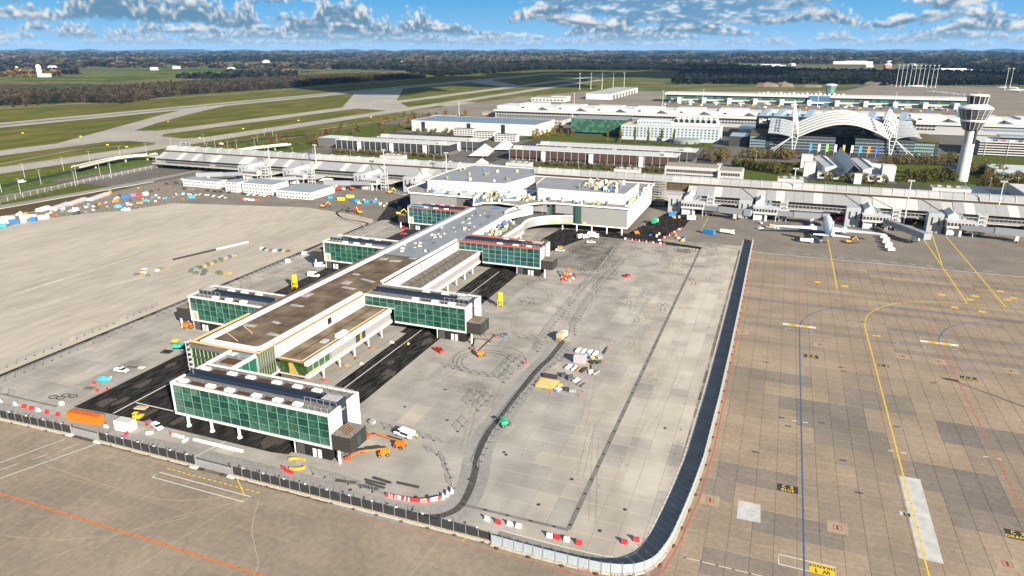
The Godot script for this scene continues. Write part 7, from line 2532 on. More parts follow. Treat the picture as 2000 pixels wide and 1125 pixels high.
	b.ribbon(P([10.4, -144.7, 10.4, -148.2, 22.6, -148.2, 22.6, -144.7, 10.4, -144.7]), 0.2, 0.010)
	for q in [[9.5, -299.5, 22.0], [41, -300.0, 54], [61.5, -299.0, 75.5]]:
		b.ribbon(P([q[0] + 1, q[1] + 3, q[0] + 1, q[1], q[2] - 1, q[1], q[2] - 1, q[1] + 3]), 0.16, 0.010)
		b.ribbon(P([q[0] + 1, q[1] - 8, q[0] + 1, q[1] - 10, q[2] - 1, q[1] - 10, q[2] - 1, q[1] - 8]), 0.16, 0.010)
	b.box(9.2, 0.006, -305.0, 22.5, 0.010, -303.2)
	b.box(61.9, 0.006, -305.0, 75.4, 0.010, -303.2)
	b.ribbon(P([-14.4, -419.2, 200, -419.2]), 0.4, 0.010)
	for k in 12: b.ribbon(P([10 + k * 9, -424.5, 14 + k * 9, -424.5]), 0.3, 0.010)
	for q in [[14.0, -216.4], [40.6, -207.6], [66, -214]]:
		b.cbox(q[0], 0.006, q[1], 1.4, 0.006, 0.3)
		b.cbox(q[0] + 3.2, 0.006, q[1], 1.4, 0.006, 0.3)
	struct("white_line", b, white)
	b = MB.new()
	b.quad(V(41.1, 0.007, -194.3), V(46.3, 0.007, -194.3), V(46.0, 0.007, -158.3), V(40.9, 0.007, -158.5))
	b.quad(V(0.1, 0.007, -166.5), V(5.6, 0.007, -166.6), V(5.9, 0.007, -158.8), V(0.2, 0.007, -158.6))
	b.quad(V(39.0, 0.007, -176.6), V(41.0, 0.007, -176.6), V(41.0, 0.007, -174.9), V(39.0, 0.007, -174.9))
	struct("repaired_concrete", b, mt(0.44, 0.44, 0.43, 0.9, 0.0, "paint", 0.06))
	b = MB.new()
	for k in 18: b.cbox(-151.4 + k * 1.83, 0.006, -124.1, 1.0, 0.008, 0.4)
	b.ribbon(P([-122.5, -121.5, -130.5, -127.6]), 0.3, 0.012)
	b.ribbon(P([-61, -126, -58.6, -132]), 0.3, 0.03)
	struct("yellow_dashes", b, yellow)
	b = MB.new()
	b.ribbon(P([-36.4, -124.9, -25, -124.6, -19.3, -127.0, -14.1, -132.6, -12.2, -142.3, -9.6, -163.9, -8.4, -188.6, -8.0, -330, -8.2, -440]), 0.28, 0.010)
	b.ribbon(P([-95, -125.6, -36.4, -124.9]), 0.12, 0.010)
	for q in [[-3, -454, 22, -447], [65, -473, 78, -478], [108, -475, 125, -482]]:
		b.ribbon(P([q[0], q[1], q[2], q[3]]), 0.3, 0.010)
		b.ribbon(P([q[2], q[3], q[2] - 2, q[3] - 9]), 0.3, 0.010)
	struct("red_line", b, red)
	# hydrant pits framed in red
	for q in [[-6.9, -163.9], [23.8, -163.7], [59.7, -163.6], [-6.5, -288], [23.6, -285.5], [53.0, -284.5], [65.2, -284], [88.6, -284]]:
		var t := thing("hydrant_pit", "red framed hydrant pit with two black covers", "pit", V(q[0], 0.006, q[1]), 0.0, "hydrant pits of the apron")
		b = MB.new()
		for s in [-1, 1]:
			b.box(s * 0.95 - 0.12, 0, -1.07, s * 0.95 + 0.12, 0.012, 1.07)
			b.box(-0.83, 0, s * 0.95 - 0.12, 0.83, 0.012, s * 0.95 + 0.12)
		part("red_frame", b, red, t)
		b = MB.new()
		b.box(-2.4, -0.001, -2.4, 2.4, 0.004, 2.4)
		part("pale_field", b, mt(0.36, 0.29, 0.21, 0.9, 0.0, "ground", 0.2), t)
		for s in [-1, 1]:
			b = MB.new()
			b.tube(V(0, 0, s * 0.38), V(0, 0.014, s * 0.38), 0.33, 0.33, 12)
			part("cover", b, black, t)
	plate("black ground plate reading C 3 BLUE left of the blue line", 9.5, -178.3, 14.8, -175.0, black, yellow, "C  3", "BLUE", 1.75)
	plate("yellow ground plate reading W 1 ORANGE upside down", 17.0, -148.0, 22.4, -144.6, yellow, black, "W  1", "ORANGE", 1.75, PI)
	plate("black ground plate reading C 3 ORANGE at the right edge", 62.2, -178.2, 67.8, -174.4, black, yellow, "C  3", "ORANGE", 1.85)
	plate("farther black ground plate with yellow letters right of the blue line", 17.3, -273.2, 22.6, -270.2, black, yellow, "C  2", "BLUE", 1.6)
	plate("small black ground plate with one yellow line of letters by the yellow line", 43.4, -273.4, 47.0, -271.4, black, yellow, "C  2", "", 1.7)
	plate("farther black ground plate with yellow letters right of the orange line", 70.0, -273.0, 75.4, -269.6, black, yellow, "C  2", "ORANGE", 1.6)
	plate("small black square plate beside the long pale repair strip", 39.8, -176.4, 41.4, -174.9, black, yellow, "C", "", 1.2)
	plate("left yellow plate on the near white bar by the blue line", 11.8, -305.2, 15.0, -303.0, yellow, black, "C 2", "BLUE", 0.9)
	plate("right yellow plate on the near white bar by the blue line", 16.8, -305.2, 19.6, -303.0, yellow, black, "C 2", "", 0.9)
	plate("left yellow plate on the white bar by the orange line", 64.5, -305.2, 68.0, -303.0, yellow, black, "C 2", "BLUE", 0.9)
	plate("right yellow plate on the white bar by the orange line", 69.4, -305.2, 72.6, -303.0, yellow, black, "C 2", "", 0.9)
	plate("single yellow plate beside the yellow line's bend", 44.4, -304.4, 47.2, -303.0, yellow, black, "C 2", "", 0.9)
	for q in [[25.2, -371.5, "left of the yellow stop line"], [37.8, -369.5, "right of the yellow stop line"], [83, -354, "lowest left near the orange bend"], [93.5, -352, "between the two right lead-in lines"], [80.8, -372, "farthest left of the right group"], [92, -369, "middle of the right group"], [95.6, -375.5, "upper middle of the right group"], [108.5, -388, "topmost of the right group"], [108.5, -375, "rightmost lower of the group"], [112, -379, "rightmost of the group"]]:
		plate("small yellow stand number spot, " + q[2], q[0] - 1.4, q[1] - 1.2, q[0] + 1.4, q[1] + 1.2, yellow, black, "7", "", 1.2)

# ---------- vehicles ----------
func wheels(t: Node3D, xs: Array, half: float, r: float, w := 0.26) -> void:
	for x in xs:
		for s in [-1, 1]:
			var b := MB.new()
			b.tube(V(x, r, s * half - w / 2), V(x, r, s * half + w / 2), r, r, 12)
			var o := part("wheel", b, mt(0.018, 0.018, 0.019, 0.9), t)
			b = MB.new()
			b.tube(V(x, r, s * (half + w / 2)), V(x, r, s * (half + w / 2 + 0.02)), r * 0.5, r * 0.5, 8)
			struct("rim", b, mt(0.4, 0.4, 0.4, 0.4, 0.5), o)

func car(label: String, at_: Vector3, yaw: float, m: Material, kind := 0, group := "") -> Node3D:
	# kind 0 saloon, 1 van, 2 pickup
	var t := thing(["parked_car", "van", "pickup_truck"][kind], label, ["car", "van", "pickup truck"][kind], at_, yaw, group)
	var glassy := mt(0.012, 0.015, 0.02, 0.15)
	var b := MB.new()
	if kind == 0:
		b.extr(P([-2.2, 0.32, 2.2, 0.32, 2.2, 0.78, 1.2, 0.92, -1.5, 0.95, -2.2, 0.85]), -0.88, 0.88)
		part("body", b, m, t)
		b = MB.new()
		b.extr(P([-1.75, 0.94, 1.2, 0.92, 0.45, 1.42, -1.2, 1.44]), -0.74, 0.74)
		part("cabin", b, glassy, t)
		b = MB.new()
		b.extr(P([-1.2, 1.43, 0.4, 1.42, 0.35, 1.49, -1.15, 1.5]), -0.7, 0.7)
		part("roof", b, m, t)
		wheels(t, [-1.35, 1.35], 0.78, 0.33)
	elif kind == 1:
		b.extr(P([-3.0, 0.4, 3.0, 0.4, 3.05, 1.1, 2.2, 1.35, 1.5, 2.35, 1.1, 2.55, -2.95, 2.6, -3.05, 1.6]), -1.0, 1.0)
		part("body", b, m, t)
		b = MB.new()
		b.extr(P([2.15, 1.42, 1.55, 2.3, 0.55, 2.3, 0.45, 1.42]), -1.012, 1.012)
		part("window", b, glassy, t)
		b = MB.new()
		b.quad(V(2.24, 1.4, -0.9), V(2.24, 1.4, 0.9), V(1.56, 2.36, 0.9), V(1.56, 2.36, -0.9))
		part("windscreen", b, glassy, t)
		wheels(t, [-1.9, 1.9], 0.88, 0.36)
	else:
		b.extr(P([-2.6, 0.45, 2.6, 0.45, 2.6, 0.95, 1.5, 1.1, -0.5, 1.1, -0.5, 0.9, -2.6, 0.9]), -0.92, 0.92)
		part("body", b, m, t)
		b = MB.new()
		b.extr(P([-0.5, 1.1, 1.5, 1.1, 0.85, 1.7, -0.3, 1.72]), -0.8, 0.8)
		part("cabin", b, glassy, t)
		b = MB.new()
		b.extr(P([-0.3, 1.71, 0.8, 1.7, 0.75, 1.78, -0.28, 1.79]), -0.78, 0.78)
		part("roof", b, m, t)
		b = MB.new()
		b.box(-2.6, 0.9, -0.92, -2.5, 1.2, 0.92); b.box(-2.5, 0.9, -0.92, -0.5, 1.2, -0.84); b.box(-2.5, 0.9, 0.84, -0.5, 1.2, 0.92)
		part("load_bed", b, m, t)
		wheels(t, [-1.6, 1.6], 0.82, 0.38)
	for s in [-1, 1]:
		b = MB.new()
		var fx: float = [2.2, 3.03, 2.6][kind]
		b.box(fx - 0.02, 0.62, s * 0.62 - 0.16, fx + 0.03, 0.78, s * 0.62 + 0.16)
		part("headlight", b, mt(0.7, 0.7, 0.66, 0.2), t)
	return t

func boom_lift(label: String, at_: Vector3, yaw: float, reach: float, lift: float, dark := false) -> Node3D:
	var t := thing("boom_lift", label, "boom lift", at_, yaw)
	var or_ := mt(0.62, 0.165, 0.010, 0.5, 0.0, "paint", 0.4)
	var blk := mt(0.025, 0.025, 0.027, 0.6)
	var b := MB.new()
	b.slab(-1.5, 0.55, -0.95, 1.5, 1.05, 0.95, 0.1)
	part("chassis", b, or_, t)
	wheels(t, [-1.15, 1.15], 1.0, 0.5, 0.4)
	b = MB.new()
	b.slab(-1.9, 1.1, -1.05, 0.9, 2.1, -0.2, 0.15)
	b.slab(-1.9, 1.1, 0.2, 0.9, 2.0, 1.05, 0.15)
	part("turntable", b, or_, t)
	var e := V(-1.2, 2.2, 0)
	var k := V(reach * 0.62, 2.2 + lift, 0)
	var h := V(reach, 2.2 + lift * 0.75, 0)
	if lift < 0.5:
		k = V(reach * 0.7, 2.3, 0); h = V(reach, 1.2, 0)
	b = MB.new()
	b.bar(e, k, 0.42)
	part("main_boom", b, blk if dark else or_, t)
	b = MB.new()
	b.bar(e + V(0.3, 0.35, 0), e.lerp(k, 0.62) + V(0, 0.35, 0), 0.36)
	part("upper_boom", b, blk, t)
	b = MB.new()
	b.bar(k, h, 0.26)
	part("jib", b, blk if dark else or_, t)
	b = MB.new()
	b.box(h.x, h.y - 0.9, -0.95, h.x + 0.9, h.y - 0.8, 0.95)
	for x in [h.x + 0.05, h.x + 0.85]:
		for z in [-0.9, 0.9]: b.bar(V(x, h.y - 0.8, z), V(x, h.y + 0.3, z), 0.08)
	for z in [-0.9, 0.9]: b.bar(V(h.x, h.y + 0.3, z), V(h.x + 0.9, h.y + 0.3, z), 0.08)
	for x in [h.x + 0.05, h.x + 0.85]: b.bar(V(x, h.y + 0.3, -0.9), V(x, h.y + 0.3, 0.9), 0.08)
	part("basket", b, mt(0.05, 0.25, 0.35, 0.6) if dark else or_, t)
	return t

func container(called: String, label: String, at_: Vector3, yaw: float, l: float, w: float, h: float, m: Material, roof: Material = null, group := "") -> Node3D:
	var t := thing(called, label, "container", at_, yaw, group)
	var b := MB.new()
	b.box(-l / 2, 0.12, -w / 2, l / 2, h, w / 2)
	for k in int(l / 0.55):
		var x := -l / 2 + 0.3 + k * 0.55
		b.box(x, 0.25, w / 2, x + 0.24, h - 0.12, w / 2 + 0.05)
		b.box(x, 0.25, -w / 2 - 0.05, x + 0.24, h - 0.12, -w / 2)
	part("corrugated_wall", b, m, t)
	b = MB.new()
	b.box(-l / 2 + 0.05, h, -w / 2 + 0.05, l / 2 - 0.05, h + 0.04, w / 2 - 0.05)
	for k in int(l / 0.6): b.box(-l / 2 + 0.3 + k * 0.6, h + 0.04, -w / 2 + 0.1, -l / 2 + 0.5 + k * 0.6, h + 0.07, w / 2 - 0.1)
	part("roof", b, roof if roof else m, t)
	for s in [-1, 1]:
		b = MB.new()
		b.box(l / 2, 0.2, s * w / 4 - w / 4 + 0.04, l / 2 + 0.05, h - 0.1, s * w / 4 + w / 4 - 0.04)
		part("door", b, m, t)
	return t

func airliner(label: String, at_: Vector3, yaw: float, s: float, body: Material, tail: Material, group := "") -> Node3D:
	var t := thing("airliner", label, "airplane", at_, yaw, group)      # nose along +x, about 62 m long at s = 1
	t.scale = Vector3.ONE * s
	var b := MB.new()
	var prof := [[-31, 0.35, 6.6], [-28, 0.9, 6.3], [-22, 1.9, 5.6], [-14, 2.8, 5.0], [-6, 2.95, 4.9], [18, 2.95, 4.9], [25, 2.75, 4.8], [28.5, 2.1, 4.5], [30.5, 1.15, 4.1], [31.3, 0.3, 3.9]]
	for k in prof.size() - 1:
		for i in 20:
			var a0 := TAU * i / 20; var a1 := TAU * (i + 1) / 20
			var p = prof[k]; var q = prof[k + 1]
			b.quad(V(p[0], p[2] + sin(a0) * p[1], cos(a0) * p[1]), V(q[0], q[2] + sin(a0) * q[1], cos(a0) * q[1]), V(q[0], q[2] + sin(a1) * q[1], cos(a1) * q[1]), V(p[0], p[2] + sin(a1) * p[1], cos(a1) * p[1]))
	part("fuselage", b, body, t)
	for d in [-1, 1]:
		b = MB.new()
		var wing := [[8, 3.4, 2.8], [-4.5, 3.4, 2.8], [-5.0, 4.2, 12.0], [-9.5, 5.6, 30.5], [-11.5, 6.0, 31.8], [-10.5, 5.7, 30.8], [-2.5, 4.4, 12.5]]
		var up := []; var dn := []
		for w in [[8.0, 3.6, 2.5], [1.0, 4.3, 11.5], [-9.0, 5.6, 30.6], [-11.8, 5.9, 31.6], [-5.2, 4.3, 11.5], [-5.0, 3.6, 2.5]]:
			up.append(V(w[0], w[1] + 0.35, w[2] * d)); dn.append(V(w[0], w[1] - 0.15, w[2] * d))
		for k in [[0, 1, 4, 5], [1, 2, 3, 4]]:
			b.quad(up[k[0]], up[k[1]], up[k[2]], up[k[3]])
			b.quad(dn[k[3]], dn[k[2]], dn[k[1]], dn[k[0]])
		for k in 6: b.quad(up[k], dn[k], dn[(k + 1) % 6], up[(k + 1) % 6])
		part("wing", b, mt(0.62, 0.65, 0.68, 0.35), t)
		b = MB.new()
		var u2 := [V(-23.5, 6.4, 1.0 * d), V(-28.5, 6.9, 10.2 * d), V(-30.6, 6.9, 10.2 * d), V(-28.5, 6.4, 0.9 * d)]
		b.quad(u2[0], u2[1], u2[2], u2[3])
		for k in 4: b.quad(u2[k] - V(0, 0.3, 0), u2[(k + 1) % 4] - V(0, 0.3, 0), u2[(k + 1) % 4], u2[k])
		part("tailplane", b, mt(0.62, 0.65, 0.68, 0.35), t)
		b = MB.new()
		b.tube(V(9.5, 2.5, 9.8 * d), V(4.0, 2.6, 9.8 * d), 1.85, 1.25, 14)
		part("engine", b, mt(0.55, 0.57, 0.6, 0.35), t)
		b = MB.new()
		b.tube(V(-1.5, 0.75, 4.6 * d), V(0.6, 0.75, 4.6 * d), 0.75, 0.75, 8)
		b.bar(V(-0.5, 0.7, 4.6 * d), V(-0.5, 3.6, 4.0 * d), 0.4)
		part("main_gear", b, mt(0.03, 0.03, 0.03, 0.8), t)
	b = MB.new()
	b.extr(P([-21.5, 7.2, -28.6, 15.6, -31.4, 15.6, -29.2, 7.0]), -0.28, 0.28)
	part("tail_fin", b, tail, t)
	b = MB.new()
	b.tube(V(25, 0.5, -0.4), V(25, 0.5, 0.4), 0.5, 0.5, 8)
	b.bar(V(25, 0.5, 0), V(25, 3, 0), 0.3)
	part("nose_gear", b, mt(0.03, 0.03, 0.03, 0.8), t)
	b = MB.new()
	b.quad(V(28.9, 5.95, -1.3), V(28.9, 5.95, 1.3), V(30.0, 5.1, 1.0), V(30.0, 5.1, -1.0))
	part("cockpit_window", b, mt(0.015, 0.015, 0.02, 0.2), t)
	for d in [-1, 1]:
		b = MB.new()
		for k in 36: b.box(-18 + k * 1.2, 5.5, d * 2.86 - 0.03, -17.6 + k * 1.2, 6.0, d * 2.86 + 0.06 * d)
		var wr := part("cabin_windows", b, mt(0.03, 0.03, 0.04, 0.3), t)
		wr.set_meta("kind", "stuff")
	return t

func digger(label: String, at_: Vector3, yaw: float, m: Material, cat := "excavator") -> Node3D:
	var t := thing(cat.replace(" ", "_"), label, cat, at_, yaw)
	var b := MB.new()
	for s in [-1, 1]:
		b = MB.new()
		b.slab(-1.8, 0, s * 1.0 - 0.3, 1.8, 0.85, s * 1.0 + 0.3, 0.2)
		part("track", b, mt(0.03, 0.03, 0.03, 0.9), t)
	b = MB.new()
	b.slab(-2.0, 0.95, -1.2, 1.0, 2.0, 1.2, 0.2)
	part("superstructure", b, m, t)
	b = MB.new()
	b.slab(-0.2, 2.0, 0.1, 1.3, 3.0, 1.15, 0.12)
	part("cab", b, mt(0.02, 0.025, 0.03, 0.2), t)
	b = MB.new()
	b.bar(V(0.8, 1.9, -0.3), V(3.6, 4.2, -0.3), 0.45)
	part("boom", b, m, t)
	b = MB.new()
	b.bar(V(3.6, 4.2, -0.3), V(5.2, 1.7, -0.3), 0.34)
	part("stick", b, m, t)
	b = MB.new()
	b.extr(P([4.6, 0.5, 5.6, 0.5, 5.7, 1.6, 4.9, 1.7]), -0.9, 0.3)
	part("bucket", b, mt(0.06, 0.055, 0.05, 0.7), t)
	return t

func truck(label: String, at_: Vector3, yaw: float, cabm: Material, boxm: Material, l := 7.5, h := 3.4) -> Node3D:
	var t := thing("truck", label, "truck", at_, yaw)
	var b := MB.new()
	b.slab(l / 2 - 2.0, 0.7, -1.15, l / 2, 2.9, 1.15, 0.15)
	part("cab", b, cabm, t)
	b = MB.new()
	b.box(l / 2, 1.7, -1.0, l / 2 + 0.03, 2.6, 1.0)
	part("windscreen", b, mt(0.012, 0.015, 0.02, 0.15), t)
	b = MB.new()
	b.box(-l / 2, 1.0, -1.2, l / 2 - 2.2, h, 1.2)
	part("load_box", b, boxm, t)
	b = MB.new()
	b.box(-l / 2, 0.6, -0.5, l / 2 - 0.1, 0.98, 0.5)
	part("chassis", b, mt(0.03, 0.03, 0.03, 0.8), t)
	wheels(t, [-l / 2 + 1.2, l / 2 - 1.2], 1.0, 0.48, 0.34)
	return t

func silo(label: String, at_: Vector3) -> void:
	var t := thing("mortar_silo", label, "silo", at_, 0.4)
	var ye := mt(0.70, 0.47, 0.012, 0.5, 0.0, "paint", 0.4)
	var b := MB.new()
	b.lathe(V(0, 0, 0), [[0.25, 1.9], [1.25, 3.1], [1.25, 6.6], [1.05, 6.9], [0.02, 7.1]], 18)
	part("vessel", b, ye, t)
	for x in [-1.1, 1.1]:
		for z in [-1.1, 1.1]:
			b = MB.new()
			b.bar(V(x, 0, z), V(x * 0.95, 3.6, z * 0.95), 0.18)
			part("leg", b, ye, t)
	b = MB.new()
	for z in [-1.1, 1.1]:
		b.bar(V(-1.1, 0.4, z), V(1.1, 2.2, z), 0.1)
		b.bar(V(z, 0.4, 1.1), V(z, 2.2, -1.1), 0.1)
	part("brace", b, ye, t)
	b = MB.new()
	b.box(-0.5, 0.6, -0.5, 0.5, 1.7, 0.5)
	part("mixing_pump", b, mt(0.5, 0.33, 0.02, 0.6), t)
	b = MB.new()
	b.bar(V(1.32, 0.3, 0), V(1.32, 6.8, 0), 0.3, 0.06)
	part("ladder", b, mt(0.5, 0.35, 0.02, 0.6), t)

func person(label: String, at_: Vector3, yaw: float, vest: Material) -> void:
	# one closed skin from joined tapered limbs, meshed as surface nets
	var t := thing("person", label, "person", at_, yaw)
	var bones := [[V(0, 1.02, 0), V(0, 1.40, 0), 0.155, 0.165], [V(0, 1.40, 0), V(0, 1.58, 0.01), 0.07, 0.06], [V(0, 1.64, 0.01), V(0, 1.70, 0.02), 0.10, 0.095], [V(0.09, 0.98, 0), V(0.11, 0.52, 0.03), 0.095, 0.065], [V(0.11, 0.52, 0.03), V(0.12, 0.10, -0.02), 0.06, 0.045], [V(0.12, 0.05, -0.02), V(0.12, 0.04, 0.16), 0.05, 0.04], [V(-0.09, 0.98, 0), V(-0.11, 0.52, 0.05), 0.095, 0.065], [V(-0.11, 0.52, 0.05), V(-0.12, 0.10, 0.02), 0.06, 0.045], [V(-0.12, 0.05, 0.02), V(-0.12, 0.04, 0.20), 0.05, 0.04], [V(0.19, 1.40, 0), V(0.25, 1.12, 0.04), 0.06, 0.045], [V(0.25, 1.12, 0.04), V(0.22, 0.92, 0.2), 0.042, 0.032], [V(-0.19, 1.40, 0), V(-0.25, 1.12, 0.02), 0.06, 0.045], [V(-0.25, 1.12, 0.02), V(-0.24, 0.88, 0.10), 0.042, 0.032]]
	var c := 0.035
	var n := Vector3i(24, 54, 18)
	var o := V(-0.42, -0.05, -0.28)
	var f := PackedFloat32Array()
	f.resize(n.x * n.y * n.z)
	for y in n.y:
		for z in n.z:
			for x in n.x:
				var p := o + V(x, y, z) * c
				var d := 1.0
				for bn in bones:
					var ab: Vector3 = bn[1] - bn[0]
					var h: float = clampf((p - bn[0]).dot(ab) / ab.length_squared(), 0, 1)
					var e: float = (p - bn[0] - ab * h).length() - lerpf(bn[2], bn[3], h)
					var k := clampf(0.5 + 0.5 * (d - e) / 0.04, 0, 1)
					d = lerpf(d, e, k) - 0.04 * k * (1.0 - k)
				f[x + n.x * (z + n.z * y)] = d
	var vert := {}
	var bb := MB.new()
	bb.colored = true
	var at2 := func(x, y, z): return f[x + n.x * (z + n.z * y)]
	for y in n.y - 1:
		for z in n.z - 1:
			for x in n.x - 1:
				var s := V(0, 0, 0)
				var m := 0
				for q in [[0, 0, 0, 1, 0, 0], [0, 0, 0, 0, 1, 0], [0, 0, 0, 0, 0, 1], [1, 0, 0, 1, 1, 0], [1, 0, 0, 1, 0, 1], [0, 1, 0, 1, 1, 0], [0, 1, 0, 0, 1, 1], [0, 0, 1, 1, 0, 1], [0, 0, 1, 0, 1, 1], [1, 1, 0, 1, 1, 1], [1, 0, 1, 1, 1, 1], [0, 1, 1, 1, 1, 1]]:
					var u: float = at2.call(x + q[0], y + q[1], z + q[2]); var w: float = at2.call(x + q[3], y + q[4], z + q[5])
					if (u < 0) != (w < 0):
						s += V(q[0], q[1], q[2]).lerp(V(q[3], q[4], q[5]), u / (u - w))
						m += 1
				if m: vert[Vector3i(x, y, z)] = o + (V(x, y, z) + s / m) * c
	for key in vert:
		for ax in 3:
			var i := Vector3i.ZERO
			i[ax] = 1
			var j := Vector3i.ZERO
			j[(ax + 1) % 3] = 1
			var k := Vector3i.ZERO
			k[(ax + 2) % 3] = 1
			var a: float = at2.call(key.x, key.y, key.z); var e: float = at2.call(key.x + i.x, key.y + i.y, key.z + i.z)
			if (a < 0) != (e < 0) and vert.has(key - j) and vert.has(key - k) and vert.has(key - j - k):
				var yy: float = vert[key].y
				bb.tint = Color(0.35, 0.22, 0.16) if (yy > 1.52 and yy < 1.68) or (yy < 0.95 and absf(vert[key].x) > 0.2) else Color(0.75, 0.72, 0.6) if yy >= 1.68 else Color(0.72, 0.62, 0.02) if yy > 0.96 else Color(0.03, 0.04, 0.07)
				bb.quad(vert[key], vert[key - j], vert[key - j - k], vert[key - k])
	part("body", bb, vmat("person", 0.8, "", 1.0), t)

func vehicles() -> void:
	var wh := mt(0.78, 0.78, 0.78, 0.35)
	var dk := mt(0.04, 0.042, 0.05, 0.3)
	var rd := mt(0.50, 0.025, 0.022, 0.4)
	var or_ := mt(0.62, 0.165, 0.010, 0.5)
	var ye := mt(0.72, 0.46, 0.012, 0.5)
	var bl := mt(0.02, 0.15, 0.42, 0.5)
	var gn := mt(0.02, 0.30, 0.16, 0.5)
	# site vehicles near the foremost wing
	var v := car("white van with dark blue stripe and orange chevrons on its open rear doors", V(-98.3, 0.02, -163.6), 2.95, wh, 1)
	var b := MB.new()
	b.box(-2.6, 1.0, -1.03, 0.4, 1.9, -1.005)
	b.box(-2.6, 1.0, 1.005, 0.4, 1.9, 1.03)
	part("blue_stripe", b, mt(0.02, 0.03, 0.09, 0.4), v)
	for s in [-1, 1]:
		b = MB.new()
		b.box(-3.95, 0.5, s * 1.0 - 0.04, -3.05, 2.5, s * 1.0 + 0.04)
		var dr := part("rear_door", b, wh, v)
		for k in 3:
			b = MB.new()
			b.extr(P([-3.9, 0.7 + k * 0.6, -3.1, 0.9 + k * 0.6, -3.1, 1.2 + k * 0.6, -3.9, 1.0 + k * 0.6]), s * 1.0 - 0.05, s * 1.0 + 0.05)
			struct("orange_chevron", b, mt(0.75, 0.25, 0.01, 0.6), dr)
	b = MB.new()
	b.slab(1.55, 1.0, -0.98, 3.07, 1.36, 0.98, 0.12)
	part("dark_bonnet", b, dk, v)
	person("person in a yellow safety vest behind the open van doors", V(-93.6, 0.02, -163.4), 1.2, ye)
	person("person in a yellow safety vest beside the blue tarpaulin on the west lane", V(-214.8, 0.02, -159.6), 0.3, ye)
	boom_lift("front orange boom lift with its boom laid towards the dark docking cabin", V(-98.4, 0.02, -152.0), 3.75, 9.2, 0.2)
	boom_lift("rear orange boom lift pointing at the wing beside the white van", V(-96.2, 0.02, -157.6), 3.05, 11.0, 0.4)
	boom_lift("orange boom lift with raised black boom below the middle wing", V(-99.6, 0.02, -226.6), 0.75, 9.5, 5.6, true)
	boom_lift("orange boom lift beside the near west wing", V(-229.4, 0.02, -208.4), 5.9, 7.5, 1.4)
	boom_lift("orange machine standing upright beside the far east wing's cabin", V(-97.0, 0.02, -333.4), 1.57, 3.0, 2.2)
	car("red pickup with loaded bed on the asphalt below the middle wing", V(-116.6, 0.05, -224.4), -0.5, rd, 2)
	car("small red car alone on the pale concrete beyond the wings", V(-67.6, 0.02, -346.0), 1.2, rd, 0)
	car("white pickup with an orange load beside the far east wing tip", V(-115.0, 0.02, -379.6), 0.1, wh, 2)
	b = MB.new()
	b.slab(-1.6, 0.9, -0.9, 1.4, 2.2, 0.9, 0.3)
	solo("orange_load", b, or_, "orange machine carried behind the white pickup by the far wing", "machine", V(-116.0, 0.02, -383.2), 0.3)
	v = car("white pickup with red and white warning stripes beside the small white container", V(-172.6, 0.05, -140.0), -0.35, wh, 2)
	for k in 4:
		b = MB.new()
		b.box(-2.3 + k * 1.1, 0.5, 0.925, -1.8 + k * 1.1, 0.88, 0.935)
		part("red_stripe", b, rd, v)
	b = MB.new()
	b.box(-2.0, 0.5, -0.9, 1.8, 0.7, 0.9)
	b.box(-2.0, 0.7, -0.9, 1.8, 1.0, -0.8)
	b.box(-2.0, 0.7, 0.8, 1.8, 1.0, 0.9)
	var tr := thing("trailer", "small flat trailer behind the striped pickup", "trailer", V(-176.6, 0.05, -140.8), -0.35)
	part("bed", b, mt(0.35, 0.1, 0.1, 0.6), tr)
	wheels(tr, [0.0], 0.95, 0.3)
	# sweeper
	var t := thing("road_sweeper", "cream road sweeper at the upper end of the wet track", "road sweeper", V(-75.2, 0.02, -253.4), 1.45)
	b = MB.new()
	b.slab(-2.6, 0.9, -1.25, 1.4, 3.3, 1.25, 0.25)
	part("hopper", b, mt(0.62, 0.52, 0.36, 0.6, 0.0, "dirt", 0.5), t)
	b = MB.new()
	b.slab(1.5, 0.7, -1.2, 3.4, 2.9, 1.2, 0.2)
	part("cab", b, mt(0.66, 0.60, 0.50, 0.5), t)
	b = MB.new()
	b.box(3.4, 1.7, -1.0, 3.43, 2.6, 1.0)
	part("windscreen", b, dk, t)
	b = MB.new()
	b.box(-3.3, 0.3, -1.1, -2.6, 1.4, 1.1)
	part("rear_brush", b, mt(0.22, 0.15, 0.08, 0.8), t)
	wheels(t, [-1.6, 2.3], 1.05, 0.5, 0.35)
	t = thing("road_roller", "green machine with black arm at the bend of the wet track", "road machine", V(-71.3, 0.02, -180.4), 0.9)
	b = MB.new()
	b.slab(-1.7, 0.8, -0.8, 0.6, 1.9, 0.8, 0.2)
	part("engine_body", b, gn, t)
	b = MB.new()
	b.tube(V(1.3, 0.6, -0.9), V(1.3, 0.6, 0.9), 0.6, 0.6, 14)
	part("drum", b, mt(0.10, 0.10, 0.10, 0.5, 0.4), t)
	b = MB.new()
	b.bar(V(-0.2, 1.9, -0.6), V(-0.2, 2.9, -0.6), 0.1)
	b.bar(V(-0.2, 1.9, 0.6), V(-0.2, 2.9, 0.6), 0.1)
	b.box(-1.2, 2.9, -0.8, 0.5, 3.0, 0.8)
	part("canopy", b, gn, t)
	b = MB.new()
	b.bar(V(0.6, 1.4, 0), V(1.3, 0.9, 0), 0.5)
	part("yoke", b, gn, t)
	wheels(t, [-1.2], 0.7, 0.55, 0.4)
	t = thing("paver", "turquoise paving machine with a yellow roof by the pier's west corner", "paver", V(-214.6, 0.04, -190.6), 0.35)
	b = MB.new()
	b.slab(-2.2, 0.5, -1.2, 1.4, 1.8, 1.2, 0.2)
	part("engine_body", b, mt(0.02, 0.36, 0.28, 0.5), t)
	b = MB.new()
	b.box(-2.4, 3.0, -1.3, 0.2, 3.25, 1.3)
	part("yellow_roof", b, ye, t)
